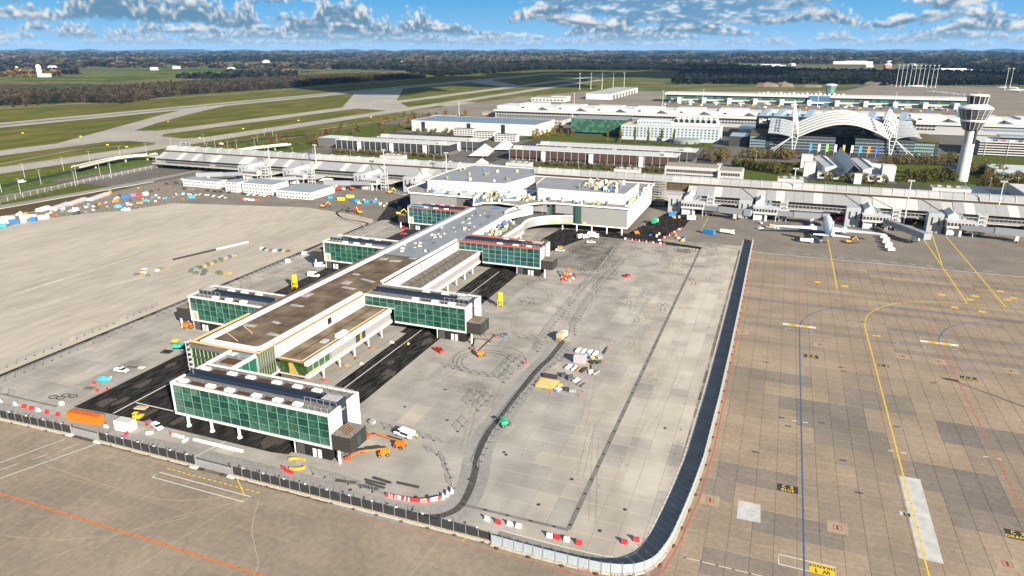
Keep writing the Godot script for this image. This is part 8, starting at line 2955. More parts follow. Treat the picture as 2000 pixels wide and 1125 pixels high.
	for x in [-2.1, 0.0]:
		for z in [-1.1, 1.1]:
			b = MB.new()
			b.bar(V(x, 1.7, z), V(x, 3.0, z), 0.1)
			part("roof_post", b, dk, t)
	b = MB.new()
	b.extr(P([1.4, 0.5, 3.2, 0.6, 3.4, 1.5, 1.4, 1.3]), -1.5, 1.5)
	part("hopper", b, mt(0.025, 0.025, 0.027, 0.7), t)
	for s in [-1, 1]:
		b = MB.new()
		b.slab(-2.2, 0, s * 0.95 - 0.25, 1.6, 0.7, s * 0.95 + 0.25, 0.15)
		part("track", b, mt(0.02, 0.02, 0.02, 0.9), t)
	silo("yellow mortar silo on legs beside the middle east wing", V(-113.2, 0.02, -280))
	silo("yellow mortar silo on legs on the west side of the pier", V(-218.6, 0.02, -268.4))
	car("white pickup on the west lane beside the blue tarpaulin", V(-217.6, 0.02, -166.2), 0.1, wh, 2)
	car("white van parked between the west wings below the roof edge", V(-221.0, 0.02, -287.0), 0.1, wh, 1)
	car("white van close to the middle west wing's door block", V(-228.0, 0.02, -303.0), 0.6, wh, 1)
	car("red car lying low beside the far west wing", V(-227.5, 0.02, -394.5), 0.2, rd, 0)
	car("red car half hidden by the pier roof on the west side", V(-221.0, 0.02, -381.6), 0.1, rd, 0)
	t = thing("dumper", "yellow dumper under the lamp beside the small white container", "dumper", V(-183.0, 0.05, -142.0), 0.2)
	b = MB.new()
	b.slab(-1.2, 0.6, -0.7, 0.6, 1.3, 0.7, 0.1)
	part("chassis", b, ye, t)
	b = MB.new()
	b.extr(P([0.6, 0.7, 1.8, 0.9, 2.2, 1.7, 0.5, 1.6]), -0.8, 0.8)
	part("skip", b, ye, t)
	b = MB.new()
	b.box(-1.2, 2.2, -0.7, 0.4, 2.3, 0.7)
	for z in [-0.6, 0.6]: b.bar(V(-1.0, 1.3, z), V(-1.0, 2.2, z), 0.08)
	part("canopy", b, ye, t)
	wheels(t, [-0.8, 1.0], 0.8, 0.4)
	# near the pier head
	truck("white box truck before the pier head columns", V(-104.5, 0.05, -416.5), 0.05, wh, wh, 7.0, 3.8)
	car("white pickup parked before the box truck", V(-102.6, 0.02, -404.0), 0.3, wh, 2)
	car("white van behind the box truck, left of the pair", V(-111.6, 0.04, -414.0), 0.9, wh, 1)
	car("grey van behind the box truck, right of the pair", V(-108.6, 0.04, -414.6), 0.9, mt(0.45, 0.46, 0.47, 0.4), 1)
	truck("green and pale green truck on the asphalt east of the pier head", V(-75.0, 0.05, -469), 1.4, mt(0.45, 0.55, 0.5, 0.5), gn, 8, 4.2)
	t = boom_lift("white scissor crane on the asphalt at the head building's corner", V(-80.5, 0.05, -436), 0.4, 4.0, 6.0, true)
	container("shipping_container", "blue shipping container alone on the apron left of the airliner", V(-37.5, 0.02, -453.6), -0.35, 7.5, 2.6, 2.9, mt(0.02, 0.17, 0.42, 0.6))
	truck("white tank truck beside the lone blue container", V(-26.5, 0.02, -458), -0.2, wh, mt(0.6, 0.6, 0.58, 0.5), 9, 2.6)
	# the parked airliner and its helpers
	airliner("pale blue white airliner parked nose-in at the terminal, seen from behind", V(34.2, 0, -478), PI / 2, 1.0, mt(0.50, 0.56, 0.63, 0.3), mt(0.52, 0.58, 0.66, 0.3))
	truck("white service truck left of the airliner's tail", V(21.0, 0.02, -453.0), 0.0, wh, wh, 7.5, 2.6)
	t = thing("belt_loader", "grey conveyor loader under the airliner's left tailplane", "belt loader", V(26.5, 0.02, -455), 2.6)
	b = MB.new()
	b.box(-3, 0.4, -1, 3, 1.3, 1)
	part("chassis", b, mt(0.05, 0.07, 0.11, 0.5), t)
	b = MB.new()
	b.extr(P([-3.5, 1.4, 4.0, 4.0, 4.0, 4.5, -3.5, 1.9]), -0.7, 0.7)
	part("belt", b, mt(0.25, 0.28, 0.32, 0.5), t)
	wheels(t, [-2, 2], 0.9, 0.4)
	digger("orange baggage tractor under the airliner's left tailplane", V(19.5, 0.02, -459), 0.2, or_, "tow tractor")
	digger("orange loading machine with an open bed right of the tail", V(45.5, 0.02, -461), 0.1, mt(0.60, 0.27, 0.02, 0.5), "cargo loader")
	digger("yellow tow tractor before the right-hand gate house", V(86.9, 0.02, -515.5), 0.8, ye, "tow tractor")
	digger("orange yellow tow tractor under the right-hand passenger bridge", V(107.0, 0.02, -508.5), 0.2, mt(0.65, 0.3, 0.02, 0.5), "tow tractor")
	for k in 6:
		t = thing("baggage_trailer", "white covered baggage trailer in the row right of the airliner's wing", "trailer", V(66.4 + (k % 2) * 0.8, 0.02, -481 + k * 6.3), 0.1, "baggage trailers in a row")
		b = MB.new()
		b.box(-2.0, 0.5, -1.1, 2.0, 0.75, 1.1)
		part("bed", b, mt(0.3, 0.3, 0.3, 0.6), t)
		b = MB.new()
		b.slab(-1.9, 0.75, -1.1, 1.9, 2.4, 1.1, 0.3)
		part("cover", b, mt(0.72, 0.60, 0.57, 0.6), t)
		wheels(t, [-1.4, 1.4], 1.0, 0.3)
	for q in [[46.5, -527, "white"], [51.6, -527.5, "white"], [55.6, -521, "grey"], [59, -523, "dark"], [62, -524, "white"], [-8.2, -496, "white"], [-7.2, -479.5, "white"], [-0.5, -484, "cream"], [4.0, -485, "white"], [47.5, -513, "silver"], [54, -541, "blue"]]:
		car("%s airport car %s" % [q[2], "left of the airliner's wing tip" if q[0] < 10 else "in the shade behind the airliner's nose"], V(q[0], 0.02, q[1]), hash2(int(q[0]), 3) * 3.0, {"white": wh, "grey": mt(0.3, 0.3, 0.3, 0.3), "dark": dk, "cream": mt(0.6, 0.55, 0.45, 0.4), "silver": mt(0.5, 0.5, 0.5, 0.3, 0.4), "blue": bl}[q[2]], 1 if q[2] == "cream" else 0, "airport cars near the airliner" )
	truck("red fuel bowser beside the airliner's nose", V(43.4, 0.02, -521.5), 1.0, rd, rd, 7, 3.0)
	truck("light blue bus under the terminal roof right of the airliner", V(54.8, 0.02, -538), 0.0, mt(0.35, 0.55, 0.65, 0.4), mt(0.35, 0.55, 0.65, 0.4), 11, 3.0)
	for q in [[77.7, -506.5, "left"], [80.5, -507.2, "right"]]:
		car("black van parked by the mast base, %s of two" % q[2], V(q[0], 0.02, q[1]), 0.2, dk, 1)
	# other aircraft far away
	var pur := mt(0.06, 0.02, 0.12, 0.4)
	var tea := mt(0.02, 0.38, 0.42, 0.4)
	airliner("white freighter with a purple tail, nearer one at the right edge", V(616, 0, -2460), -0.5, 0.95, wh, pur)
	airliner("white freighter with a purple tail behind the nearer one", V(625, 0, -2610), -0.6, 0.95, wh, pur)
	airliner("white jet with a turquoise tail by the row of far masts", V(382, 0, -2640), -0.3, 0.8, wh, tea)
	for k in 5:
		airliner("white jet with turquoise tail in the row behind the satellite terminal", V(384 + k * 16, 0, -2330 + k * 46), -0.9, 0.6, wh, tea, "turquoise tailed jets in a row")
	airliner("small white jet with a dark tail between the long terminal and the satellite", V(-158, 0, -1440), 0.1, 0.5, wh, dk)
	for k in 7:
		airliner("white jet docked nose-in along the satellite terminal", V(-205 + k * 82, 0, -1652), 1.57, 0.55, wh, [bl, dk, mt(0.5, 0.4, 0.02, 0.5)][k % 3], "jets docked at the satellite terminal")
	for k in 46:
		b = MB.new()
		b.slab(-3, 0, -1.2, 3, 2.4, 1.2, 0.3)
		solo("apron_vehicle", b, [wh, dk, ye, bl][k % 4], "tiny service vehicle on the apron before the satellite terminal", "vehicle", V(-250 + k * 13.0, 0, -1640 + hash2(k, 1) * 60), hash2(k, 2) * 3.0, "service vehicles before the satellite terminal")
	# cars before the offices
	var cols := [dk, mt(0.3, 0.3, 0.31, 0.3), dk, mt(0.06, 0.02, 0.02, 0.3), dk, dk, dk, wh, wh, wh, wh, rd, bl, wh, wh, wh]
	var xs := [-471.6, -464.7, -447, -438, -433, -424, -408.7, -403.1, -398, -392.1, -387.4, -382, -376, -371, -366, -360]
	var nm := ["leftmost black car", "grey car", "black car", "dark maroon car", "second black car", "black car before the tall stack", "black estate car", "first white car", "second white car", "third white car", "fourth white car", "red car", "blue car", "white car beside the blue one", "white car before the long block", "last white car"]
	for k in 16:
		car(nm[k] + " in the row before the white office containers", V(xs[k], 0.02, -451.8 + hash2(k, 2) * 1.5), -1.2 if k > 6 else 0.1, cols[k], 0)
	for k in 7:
		car("silver car parked slantwise below the gate house left of the pier head", V(-302 + k * 3.0, 0.02, -505 + k * 1.6), 0.9, mt(0.35, 0.37, 0.40, 0.3, 0.3), 0, "slanted cars left of the pier head")
	for q in [[-500, -470, "black"], [-503, -462, "maroon"], [-508, -486, "white"]]:
		car("%s car by the striped barrier at the yard entrance" % q[2], V(q[0], 0.02, q[1]), 0.5, {"black": dk, "maroon": mt(0.15, 0.02, 0.03, 0.3), "white": wh}[q[2]], 0)
	# traffic on the airport road
	for q in [[-636, -425, "white"], [-660, -545, "grey"], [-665, -600, "white"], [-664, -655, "dark"], [-662, -700, "white"]]:
		car("%s car on the airport road, %s" % [q[2], {425: "before the slip road", 545: "at the slip road bend", 600: "just past the bend", 655: "under the first sign gantry", 700: "beyond the first gantry"}[int(-q[1])]], V(q[0] + 2, -0.3, q[1]), 1.7, {"white": wh, "grey": mt(0.3, 0.3, 0.3, 0.3), "dark": dk}[q[2]], 1)

# ---------- things lying about the site ----------
func barrier(m: Material, label: String, called := "water_barrier") -> Node3D:
	var t := thing(called, label, "barrier")
	var b := MB.new()
	b.extr(P([-0.32, 0, 0.32, 0, 0.30, 0.22, 0.12, 0.42, 0.10, 0.95, -0.10, 0.95, -0.12, 0.42, -0.30, 0.22]), -0.72, 0.72)
	part("body", b, m, t)
	b = MB.new()
	b.box(-0.06, 0.95, -0.5, 0.06, 1.02, -0.2)
	b.box(-0.06, 0.95, 0.2, 0.06, 1.02, 0.5)
	part("handle", b, m, t)
	return t

func stack(label: String, at_: Vector3, yaw: float, l: float, w: float, h: float, m: Material, n: int, cat := "stack", group := "") -> Node3D:
	# bars, boards or boxes laid side by side on timber bearers, each its own piece
	var t := thing("material_stack", label, cat, at_, yaw, group)
	var b := MB.new()
	for x in [-l * 0.35, l * 0.35]: b.box(x - 0.08, 0, -w / 2, x + 0.08, 0.12, w / 2)
	part("bearer", b, mt(0.25, 0.17, 0.09, 0.9), t)
	for k in n:
		b = MB.new()
		var z0 := -w / 2 + k * w / n
		var f := hash2(k, int(l * 10), 4)
		b.slab(-l / 2 + f * 0.25, 0.12, z0 + 0.04, l / 2 - (1 - f) * 0.25, h * (0.8 + 0.2 * f), z0 + w / n - 0.04, 0.04)
		part("piece", b, m, t)
	return t

func site_things() -> void:
	var wh := mt(0.78, 0.77, 0.75, 0.6, 0.0, "paint", 0.5)
	var rd := mt(0.50, 0.022, 0.030, 0.5)
	var dk := mt(0.028, 0.028, 0.030, 0.8)
	var gr := mt(0.30, 0.30, 0.30, 0.7, 0.0, "paint", 0.5)
	var wd := mt(0.40, 0.27, 0.13, 0.9, 0.0, "dirt", 0.6)
	var or_ := mt(0.62, 0.165, 0.010, 0.6)
	container("shipping_container", "long orange shipping container by the wire gate", V(-197.4, 0.02, -135.3), 0.08, 12.4, 2.6, 2.9, mt(0.66, 0.155, 0.008, 0.5, 0.0, "paint", 0.4), mt(0.60, 0.13, 0.01, 0.6, 0.0, "dirt", 0.3))
	container("site_container", "small white container beside the striped pickup", V(-181.0, 0.02, -136.0), 0.07, 5.8, 3.0, 3.4, wh, mt(0.36, 0.36, 0.36, 0.7))
	var red := barrier(rd, "red water barrier in the curved row round the turning island")
	var white := barrier(wh, "white water barrier in the curved row round the turning island")
	red.set_meta("group", "red barriers of the curved row")
	white.set_meta("group", "white barriers of the curved row")
	var row := curve([-87.0, -135.0, -83.7, -135.2, -80.3, -135.5, -76.6, -136.4, -73.6, -138.8], 5)
	var first := [true, true]
	var i := 0
	for a in along(row, 1.5):
		var isred := "RWRRWWRRWRRRR"[i % 13] == "R"
		var o := red if isred else white
		if first[0 if isred else 1]:
			o.position = V(a[0].x, 0.02, a[0].y)
			o.rotation.y = a[1] + PI / 2
			first[0 if isred else 1] = false
		else:
			dup(o, "water_barrier", V(a[0].x, 0.02, a[0].y), a[1] + PI / 2)
		i += 1
	for k in 3:
		dup(white, "concrete_barrier", V(-73.0 + k * 0.5, 0.02, -139.6 - k * 1.6), 0.4, "pale barrier at the upper end of the curved row", "pale barriers ending the curved row").scale = V(1.6, 1.0, 1.2)
	for q in [[-58.5, -135.3, 0, "first white"], [-55.4, -135.2, 1, "red"], [-52.4, -135.5, 0, "third, slim white"], [-50.1, -135.6, 0, "fourth, white"], [-41.8, -134.9, 0, "fifth, white"], [-39.9, -134.9, 1, "red one amid white"], [-37.5, -135.0, 0, "seventh, white"], [-34.4, -134.9, 1, "red one near ring covers"], [-24.3, -139.1, 1, "red one near the corner"], [-21.8, -141.0, 1, "red one at the very corner"], [-237.5, -134.2, 1, "red one"], [-235.8, -134.3, 0, "white one after the red"], [-229, -134.6, 0, "lone white one"], [-224.6, -134.4, 1, "red one left of the middle"], [-221.2, -134.4, 1, "red one in the middle"], [-217.8, -134.4, 0, "white one between reds"], [-213.9, -134.4, 1, "red one right of the middle"], [-209.2, -134.6, 1, "red one next to the orange container"]]:
		dup(red if q[2] else white, "water_barrier", V(q[0], 0.02, q[1]), 1.2 + hash2(int(q[0]), 4) * 0.6, "%s water barrier %s" % [q[3], "in the loose row at the lower edge" if q[0] > -100 else "left of the orange container"], "loose barriers").scale = V(1.5, 1.15, 1.0)
	for q in [[-189.4, -135.5, 1, "red barrier at the door end of the orange container"], [-187.8, -134.6, 0, "white barrier between the two containers"], [-178.2, -133.6, 1, "red barrier at the foot of the small white container"], [-165.6, -138.6, 1, "red barrier at the left end of the white blocks"], [-212.2, -151.6, 1, "red barrier at the asphalt edge, lower"], [-210.0, -153.6, 1, "red orange barrier at the asphalt edge, upper"], [-218.4, -155.4, 1, "red barrier beside the dark mat"], [-107.0, -146.2, 1, "red barrier under the docking cabin"], [-104.8, -151.2, 1, "red barrier behind the docking cabin column"], [-81, -225.6, 1, "red barrier at the hatch of the fence bay"], [-101.5, -246.5, 1, "red barrier at the middle wing's cabin"]]:
		dup(red if q[2] else white, "water_barrier", V(q[0], 0.04, q[1]), hash2(int(q[0]), 6) * 3.0, q[3], "single barriers")
	for k in 22:
		var p := Vector2(-85, -421).lerp(Vector2(-38, -414), k / 21.0) if k < 12 else Vector2(-64.5, -425).lerp(Vector2(-56, -462), (k - 12) / 9.0)
		dup(red if k % 2 else white, "water_barrier", V(p.x, 0.02, p.y), hash2(k, 2) * 3.0, "%s barrier along the head road" % ("red" if k % 2 else "white"), "%s barriers along the head road" % ("red" if k % 2 else "white"))
	for k in 14:
		dup(red, "water_barrier", V(-100 + hash2(k, 3) * 8, 0.02, -327 - hash2(k, 4) * 12), hash2(k, 5) * 3.0, "red or white barrier piled at the far east wing's tip", "barriers at the far east wing") if k < 7 else dup(white, "water_barrier", V(-100 + hash2(k, 3) * 8, 0.02, -327 - hash2(k, 4) * 12), hash2(k, 5) * 3.0, "white barrier piled at the far east wing's tip", "white barriers at the far east wing")
	# long white concrete blocks below the foremost wing
	for k in 9:
		var b := MB.new()
		b.slab(-1.0, 0, -0.3, 1.0, 0.85, 0.3, 0.12)
		solo("concrete_barrier", b, wh, "long white concrete barrier in the line below the foremost wing's stilts", "barrier", V(-155.5 + k * 2.08, 0.04, -138.5), 0.0, "white concrete barriers below the wing")
	for k in 4:
		var b := MB.new()
		b.slab(-1.0, 0, -0.3, 1.0, 0.85, 0.3, 0.12)
		solo("concrete_barrier", b, wh, ["white concrete barrier left end of the short line", "white concrete barrier right in the short line", "white barrier standing across the short line", "white barrier before the striped pickup"][k], "barrier", [V(-163.8, 0.04, -138.4), V(-161.2, 0.04, -138.3), V(-158.4, 0.04, -137.2), V(-172, 0.04, -136.6)][k], [0.0, 0.0, 1.6, 0.6][k])
	# manhole with curved planks
	var t := thing("manhole_works", "open manhole ring with orange planks in an arc below the foremost wing", "manhole", V(-119.7, 0.02, -140.3))
	var b := MB.new()
	b.lathe(Vector3.ZERO, [[0.9, 0], [0.9, 0.15], [0.6, 0.15], [0.6, 0.0]], 16)
	part("ring", b, gr, t)
	for q in [[0.0, 1.5], [3.5, 1.4]]:
		b = MB.new()
		for k in 8:
			var a0: float = q[0] + q[1] * k / 8.0 + 1.2; var a1: float = q[0] + q[1] * (k + 1) / 8.0 + 1.2
			b.bar(V(cos(a0) * 3.6 + 0.4, 0.35, sin(a0) * -2.6 + 1.6), V(cos(a1) * 3.6 + 0.4, 0.35, sin(a1) * -2.6 + 1.6), 0.5, 0.7)
		part("curved_plank", b, mt(0.55, 0.27, 0.02, 0.8), t)
	for q in [[-120.9, -135.6, "left"], [-119.2, -134.8, "middle"], [-117.6, -134.6, "right"]]:
		dup(red, "water_barrier", V(q[0], 0.02, q[1]), 1.5, "%s of three red barriers below the manhole ring" % q[2])
	# steel bars on the ground
	var bars := [[-103.9, -136.0, -97.9, -136.9, "first black bar bundle, leftmost"], [-96.5, -139.1, -90.0, -139.1, "upper middle black bar bundle"], [-95.0, -140.8, -89.0, -140.3, "topmost black bar bundle"], [-87.6, -141.1, -80.8, -141.3, "rightmost black bar bundle"], [-95.4, -137.9, -89.4, -137.5, "lower middle bar bundle with a pale edge"], [-96.8, -136.3, -90.8, -136.4, "lowest brown black bar bundle"]]
	for q in bars:
		var l := Vector2(q[0], q[1]).distance_to(Vector2(q[2], q[3]))
		stack(q[4] + " on the turning island", V((q[0] + q[2]) / 2, 0.02, (q[1] + q[3]) / 2), atan2(-(q[3] - q[1]), q[2] - q[0]), l, 0.8, 0.5, dk, 4, "bars")
	for q in [[-111.3, -166.8, 1.6, gr, "small grey compressor by the foremost wing's tip"], [-107.2, -150.6, 1.0, rd, "red and brown tools heap under the docking cabin"], [-98.5, -249, 1.2, dk, "dark heap below the middle wing's cabin"], [-105, -230.5, 1.3, wd, "boards beside the boom lift with black boom"]]:
		b = MB.new()
		b.blob(V(0, q[2] * 0.4, 0), V(q[2], q[2] * 0.5, q[2] * 0.7), int(-q[0]), 0.3)
		solo("equipment_heap", b, q[3], q[4], "equipment", V(q[0], 0.02, q[1]))
	# material depot beside the haul road
	var items := [[-65.5, -244.2, 1.5, 3.6, 1.0, wh, 3, 1.5, "first white profile stack in the upper depot row"], [-63.2, -244.0, 1.5, 3.6, 1.0, wh, 3, 1.5, "second white profile stack in the upper depot row"], [-60.9, -243.8, 1.5, 3.6, 1.1, wh, 3, 1.5, "third white profile stack in the upper depot row"], [-58.4, -243.6, 1.5, 3.4, 1.1, wh, 3, 1.5, "fourth white profile stack in the upper depot row"], [-55.4, -250, 0.6, 3.6, 0.6, mt(0.2, 0.09, 0.03, 0.9), 3, 0, "brown beams at the depot's top right corner"], [-55.2, -246.4, 0.7, 3.0, 0.8, mt(0.04, 0.12, 0.12, 0.8), 3, 0, "teal bundle below the brown beams"], [-63.2, -238.6, 1.2, 2.8, 0.9, wh, 2, 1.2, "white stack left of the blue one"], [-60.6, -240.5, 1.4, 2.2, 1.4, mt(0.10, 0.22, 0.42, 0.6), 2, 1.4, "blue wrapped stack"], [-58.4, -238.8, 1.4, 2.2, 1.2, mt(0.45, 0.38, 0.12, 0.8), 2, 1.3, "yellow grey stack right of the blue one"], [-56.2, -240.8, 1.6, 2.6, 0.9, gr, 4, 1.0, "grey pipe bundle"], [-57.2, -235.8, 2.0, 3.0, 1.0, dk, 5, 1.0, "black pipe bundle in the depot middle"], [-55.3, -236.2, 1.2, 2.4, 0.9, dk, 4, 1.0, "smaller black pipe bundle beside it"], [-57.0, -232.0, 0.5, 3.6, 0.4, dk, 2, 0.25, "single long black beam"], [-64.8, -228.3, 1.4, 4.0, 0.8, wh, 2, 1.4, "white frame stack with dark gap, leftmost of the middle row"], [-62.4, -228, 0.9, 4.2, 0.8, wh, 2, 1.4, "second white frame stack"], [-60.6, -227.6, 0.9, 4.2, 0.8, mt(0.35, 0.2, 0.1, 0.9), 2, 1.4, "brown edged frame stack"], [-58.8, -227.8, 1.2, 4.4, 1.0, dk, 3, 1.35, "black sheet stack of the middle row"], [-56.0, -227.4, 1.8, 3.4, 0.5, mt(0.62, 0.62, 0.62, 0.6), 2, 1.9, "white sheet lying aslant"], [-53.9, -227.0, 0.7, 4.0, 0.7, gr, 2, 1.2, "grey white beams at the right of the middle row"], [-68.6, -218.0, 5.5, 1.6, 1.3, dk, 4, 0.0, "long black pipes before the yellow frames"], [-64.4, -220.6, 2.0, 2.0, 1.3, mt(0.05, 0.055, 0.07, 0.8), 2, 0.4, "dark blue covered pallet"], [-61.4, -219.4, 2.2, 2.4, 1.4, mt(0.07, 0.075, 0.09, 0.8), 2, 0.5, "slate covered pallet"], [-59.0, -218.6, 1.3, 3.2, 0.9, wh, 2, 1.2, "white leaning board pallet"], [-57.2, -217.0, 0.7, 3.4, 0.6, mt(0.2, 0.17, 0.15, 0.9), 3, 1.2, "brown tube bundle"], [-55.6, -216.2, 0.8, 3.4, 0.6, mt(0.14, 0.14, 0.14, 0.9), 3, 1.25, "grey tube bundle at the right"], [-63.4, -213.0, 2.0, 1.4, 0.6, mt(0.5, 0.33, 0.15, 0.9), 3, 0.3, "small timber stack"], [-63.0, -209.6, 2.0, 2.6, 0.9, mt(0.35, 0.42, 0.5, 0.6), 2, 1.2, "pale blue stack at the bottom row"], [-60.4, -210.6, 2.0, 1.6, 1.0, dk, 3, 0.2, "black crate stack at the bottom row"], [-58.0, -210.0, 2.4, 1.4, 0.8, gr, 4, 0.2, "grey pipes at the bottom row"], [-60.0, -207.4, 7.0, 0.5, 0.4, mt(0.22, 0.24, 0.28, 0.7), 2, -0.1, "long grey blue beam at the depot's lower edge"], [-71.2, -219.0, 1.8, 1.4, 0.8, dk, 3, 0.4, "dark heap at the depot's left edge"]]
	for q in items:
		stack(q[8] + " of the material depot", V(q[0], 0.02, q[1]), q[7], q[2] if q[7] < 1.0 else q[3], q[3] if q[7] < 1.0 else q[2], q[4], q[5], q[6])
	t = thing("covered_crate", "large crate under a pale lilac sheet in the material depot", "crate", V(-62.2, 0.02, -235.0), 0.1)
	b = MB.new()
	b.slab(-2.3, 0, -1.6, 2.3, 3.2, 1.6, 0.3)
	part("sheet", b, mt(0.50, 0.46, 0.52, 0.8, 0.0, "dirt", 0.4), t)
	b = MB.new()
	b.box(-1.9, 3.2, -0.2, 2.0, 3.24, 0.0)
	b.box(0.4, 0.4, 1.6, 0.5, 2.8, 1.63)
	part("strap", b, mt(0.3, 0.27, 0.3, 0.8), t)
	for k in 5:
		b = MB.new()
		t = thing("formwork_frame", "%s yellow formwork girder with white sheets in the depot" % ["front", "second", "middle", "fourth", "rear"][k], "formwork", V(-67.6, 0.02, -209.2 - k * 1.25), 0.06)
		for y in [0.3, 1.2]: b.bar(V(-3.4, y, 0), V(3.4, y, 0), 0.16)
		for j in 8: b.bar(V(-3.4 + j * 0.97, 0.1, 0), V(-3.4 + j * 0.97, 1.35, 0), 0.13)
		part("girder", b, mt(0.62, 0.36, 0.02, 0.7), t)
		b = MB.new()
		b.box(-3.2, 0.5, -0.6, 3.2, 0.6, -0.1)
		part("sheet", b, wh, t)
	for q in [[-71.8, -222.6], [-54.4, -211.4], [-54.7, -207.6], [-53.6, -239], [-52.8, -248.6], [-66.8, -245.8], [-64.6, -206.6]]:
		b = MB.new()
		b.lathe(Vector3.ZERO, [[0.35, 0], [0.35, 0.05], [0.18, 0.06], [0.04, 0.75], [0.0, 0.76]], 8)
		solo("traffic_cone", b, mt(0.6, 0.08, 0.02, 0.6), "small red traffic cone marking the depot's edge", "cone", V(q[0], 0.02, q[1]), 0.0, "cones round the depot")
	# west lane
	b = MB.new()
	b.blob(V(0, 0.5, 0), V(2.6, 1.1, 1.4), 9, 0.2)
	solo("tarpaulin_heap", b, mt(0.03, 0.30, 0.62, 0.6), "heap under a sky blue tarpaulin on the west lane", "heap", V(-217.4, 0.02, -158.4), 0.3)
	for k in 2:
		b = MB.new()
		for j in 2:
			for s in 14:
				var a0 := TAU * s / 14; var a1 := TAU * (s + 1) / 14
				b.bar(V(cos(a0) * 1.5 + j * 2.9, 0.12, sin(a0) * 1.0), V(cos(a1) * 1.5 + j * 2.9, 0.12, sin(a1) * 1.0), 0.22)
		solo("hose_coil", b, dk, "black hose laid in a figure of eight, %s of two" % ("left" if k == 0 else "right"), "hose", V(-222.4 + k * 3.0, 0.02, -143.0 - k * 2.4), 0.15)
	for q in [[-216.6, -152.0, 3.6, 2.2, mt(0.12, 0.11, 0.10, 0.95), "dark mat beside the blue heap"], [-216.2, -185.8, 4.0, 3.0, mt(0.03, 0.03, 0.03, 0.95), "black mat below the turquoise paver"], [-221.2, -168.8, 2.2, 1.0, dk, "small black trough on the west lane"], [-216.8, -170.4, 4.6, 1.0, mt(0.08, 0.07, 0.06, 0.9), "curved dark boards at the asphalt edge"], [-213.6, -171.4, 2.2, 1.6, mt(0.5, 0.44, 0.36, 0.9), "pale rubble patch at the asphalt edge"], [-188.0, -148.0, 4.0, 2.2, mt(0.40, 0.30, 0.19, 0.95), "sand heap on the asphalt under the wing's left end"], [-214.6, -140.2, 1.2, 1.0, wh, "white box above the orange container"]]:
		b = MB.new()
		b.slab(-q[2] / 2, 0, -q[3] / 2, q[2] / 2, 0.35 if q[2] > 1.5 else 1.2, q[3] / 2, 0.15)
		solo("site_material", b, q[4], q[5], "material", V(q[0], 0.035, q[1]), 0.2)
	# depots on the west apron
	var mid := [mt(0.06, 0.09, 0.10, 0.8), mt(0.30, 0.24, 0.12, 0.9), mt(0.10, 0.13, 0.08, 0.9), mt(0.13, 0.09, 0.055, 0.9), mt(0.25, 0.23, 0.21, 0.9), mt(0.04, 0.20, 0.38, 0.7)]
	for k in 30:
		var f := k / 29.0
		var p := Vector2(-288.0 + hash2(k, 3) * 2, -270.0 - f * 52) if k < 20 else Vector2(-287.0 + (k - 20) * 2.5, -268.5 - hash2(k, 8) * 6)
		stack("bundle of covered building material in the %s of the west apron depot" % ("long row" if k < 20 else "near cross row"), V(p.x, 0.02, p.y), 1.5 + hash2(k, 2) * 0.3, 2.4, 2.0, 1.1 + hash2(k, 6) * 0.8, mid[int(hash2(k, 5) * 5.99)], 3, "stack", "bundles in the %s of the west depot" % ("long row" if k < 20 else "near cross row"))
	for k in 16:
		var f := k / 15.0
		stack("stack of %s in the outer depot row on the west apron" % ("dark bars" if k < 9 else "white sheets"), V(-313.0 + f * 12, 0.02, -286 - f * 42), 1.35, 4.2, 1.6, 0.8, dk if k < 9 else wh, 4, "stack", "%s of the outer west depot row" % ("dark bars" if k < 9 else "white sheets"))
	for k in 9:
		stack("pale crates and boards at the depot's lower left end on the west apron", V(-313 + k * 1.3, 0.02, -256 - hash2(k, 4) * 14), hash2(k, 7) * 2.0, 2.4, 1.8, 0.9, [wh, wd, mid[2]][k % 3], 3, "stack", "crates at the lower end of the west depot")
	for k in 8:
		stack("pallets and frames at the upper end of the west apron depot", V(-282 + k * 2.6, 0.02, -318.5 - hash2(k, 4) * 3), 0.2, 2.2, 1.8, 1.3, [wh, dk, gr, mid[3]][k % 4], 4, "stack", "pallets at the upper end of the west depot")
	for q in [[-250.0, -303.4, "left"], [-251.1, -319.6, "upper"]]:
		container("site_box", "small grey white equipment box by the west channel, %s one" % q[2], V(q[0], 0.02, q[1]), 0.3, 2.6, 1.6, 2.0, mt(0.5, 0.5, 0.5, 0.6))
	# on the pavement below the annexes
	for q in [[-143.0, -199.5, 2.2, wd, "heap of boards below the nearest annex"], [-142.6, -206.5, 1.6, mt(0.16, 0.09, 0.06, 0.9), "rust brown bundle under the nearest annex"], [-142.4, -217.5, 2.4, mt(0.22, 0.10, 0.08, 0.9), "reddish planks under the nearest annex"], [-143.2, -186.5, 1.5, rd, "red tool heap at the front corner of the annex"], [-138.8, -203.0, 1.8, mt(0.4, 0.37, 0.33, 0.9), "pale rubble on the dark lane"], [-138.4, -225.0, 2.2, mt(0.35, 0.31, 0.25, 0.9), "earth heap on the dark lane by the middle wing"], [-143.4, -289.0, 1.6, mt(0.5, 0.33, 0.05, 0.9), "yellow machine under the second annex"], [-131.2, -226.0, 1.2, mt(0.55, 0.3, 0.12, 0.9), "orange sand heap on the asphalt below the middle wing"]]:
		b = MB.new()
		b.blob(V(0, 0.2, 0), V(q[2] * 0.6, 0.6, q[2] * 0.35), int(-q[1]), 0.45)
		solo("rubble_heap", b, q[3], q[4], "heap", V(q[0], 0.1, q[1]), hash2(int(q[1]), 3))

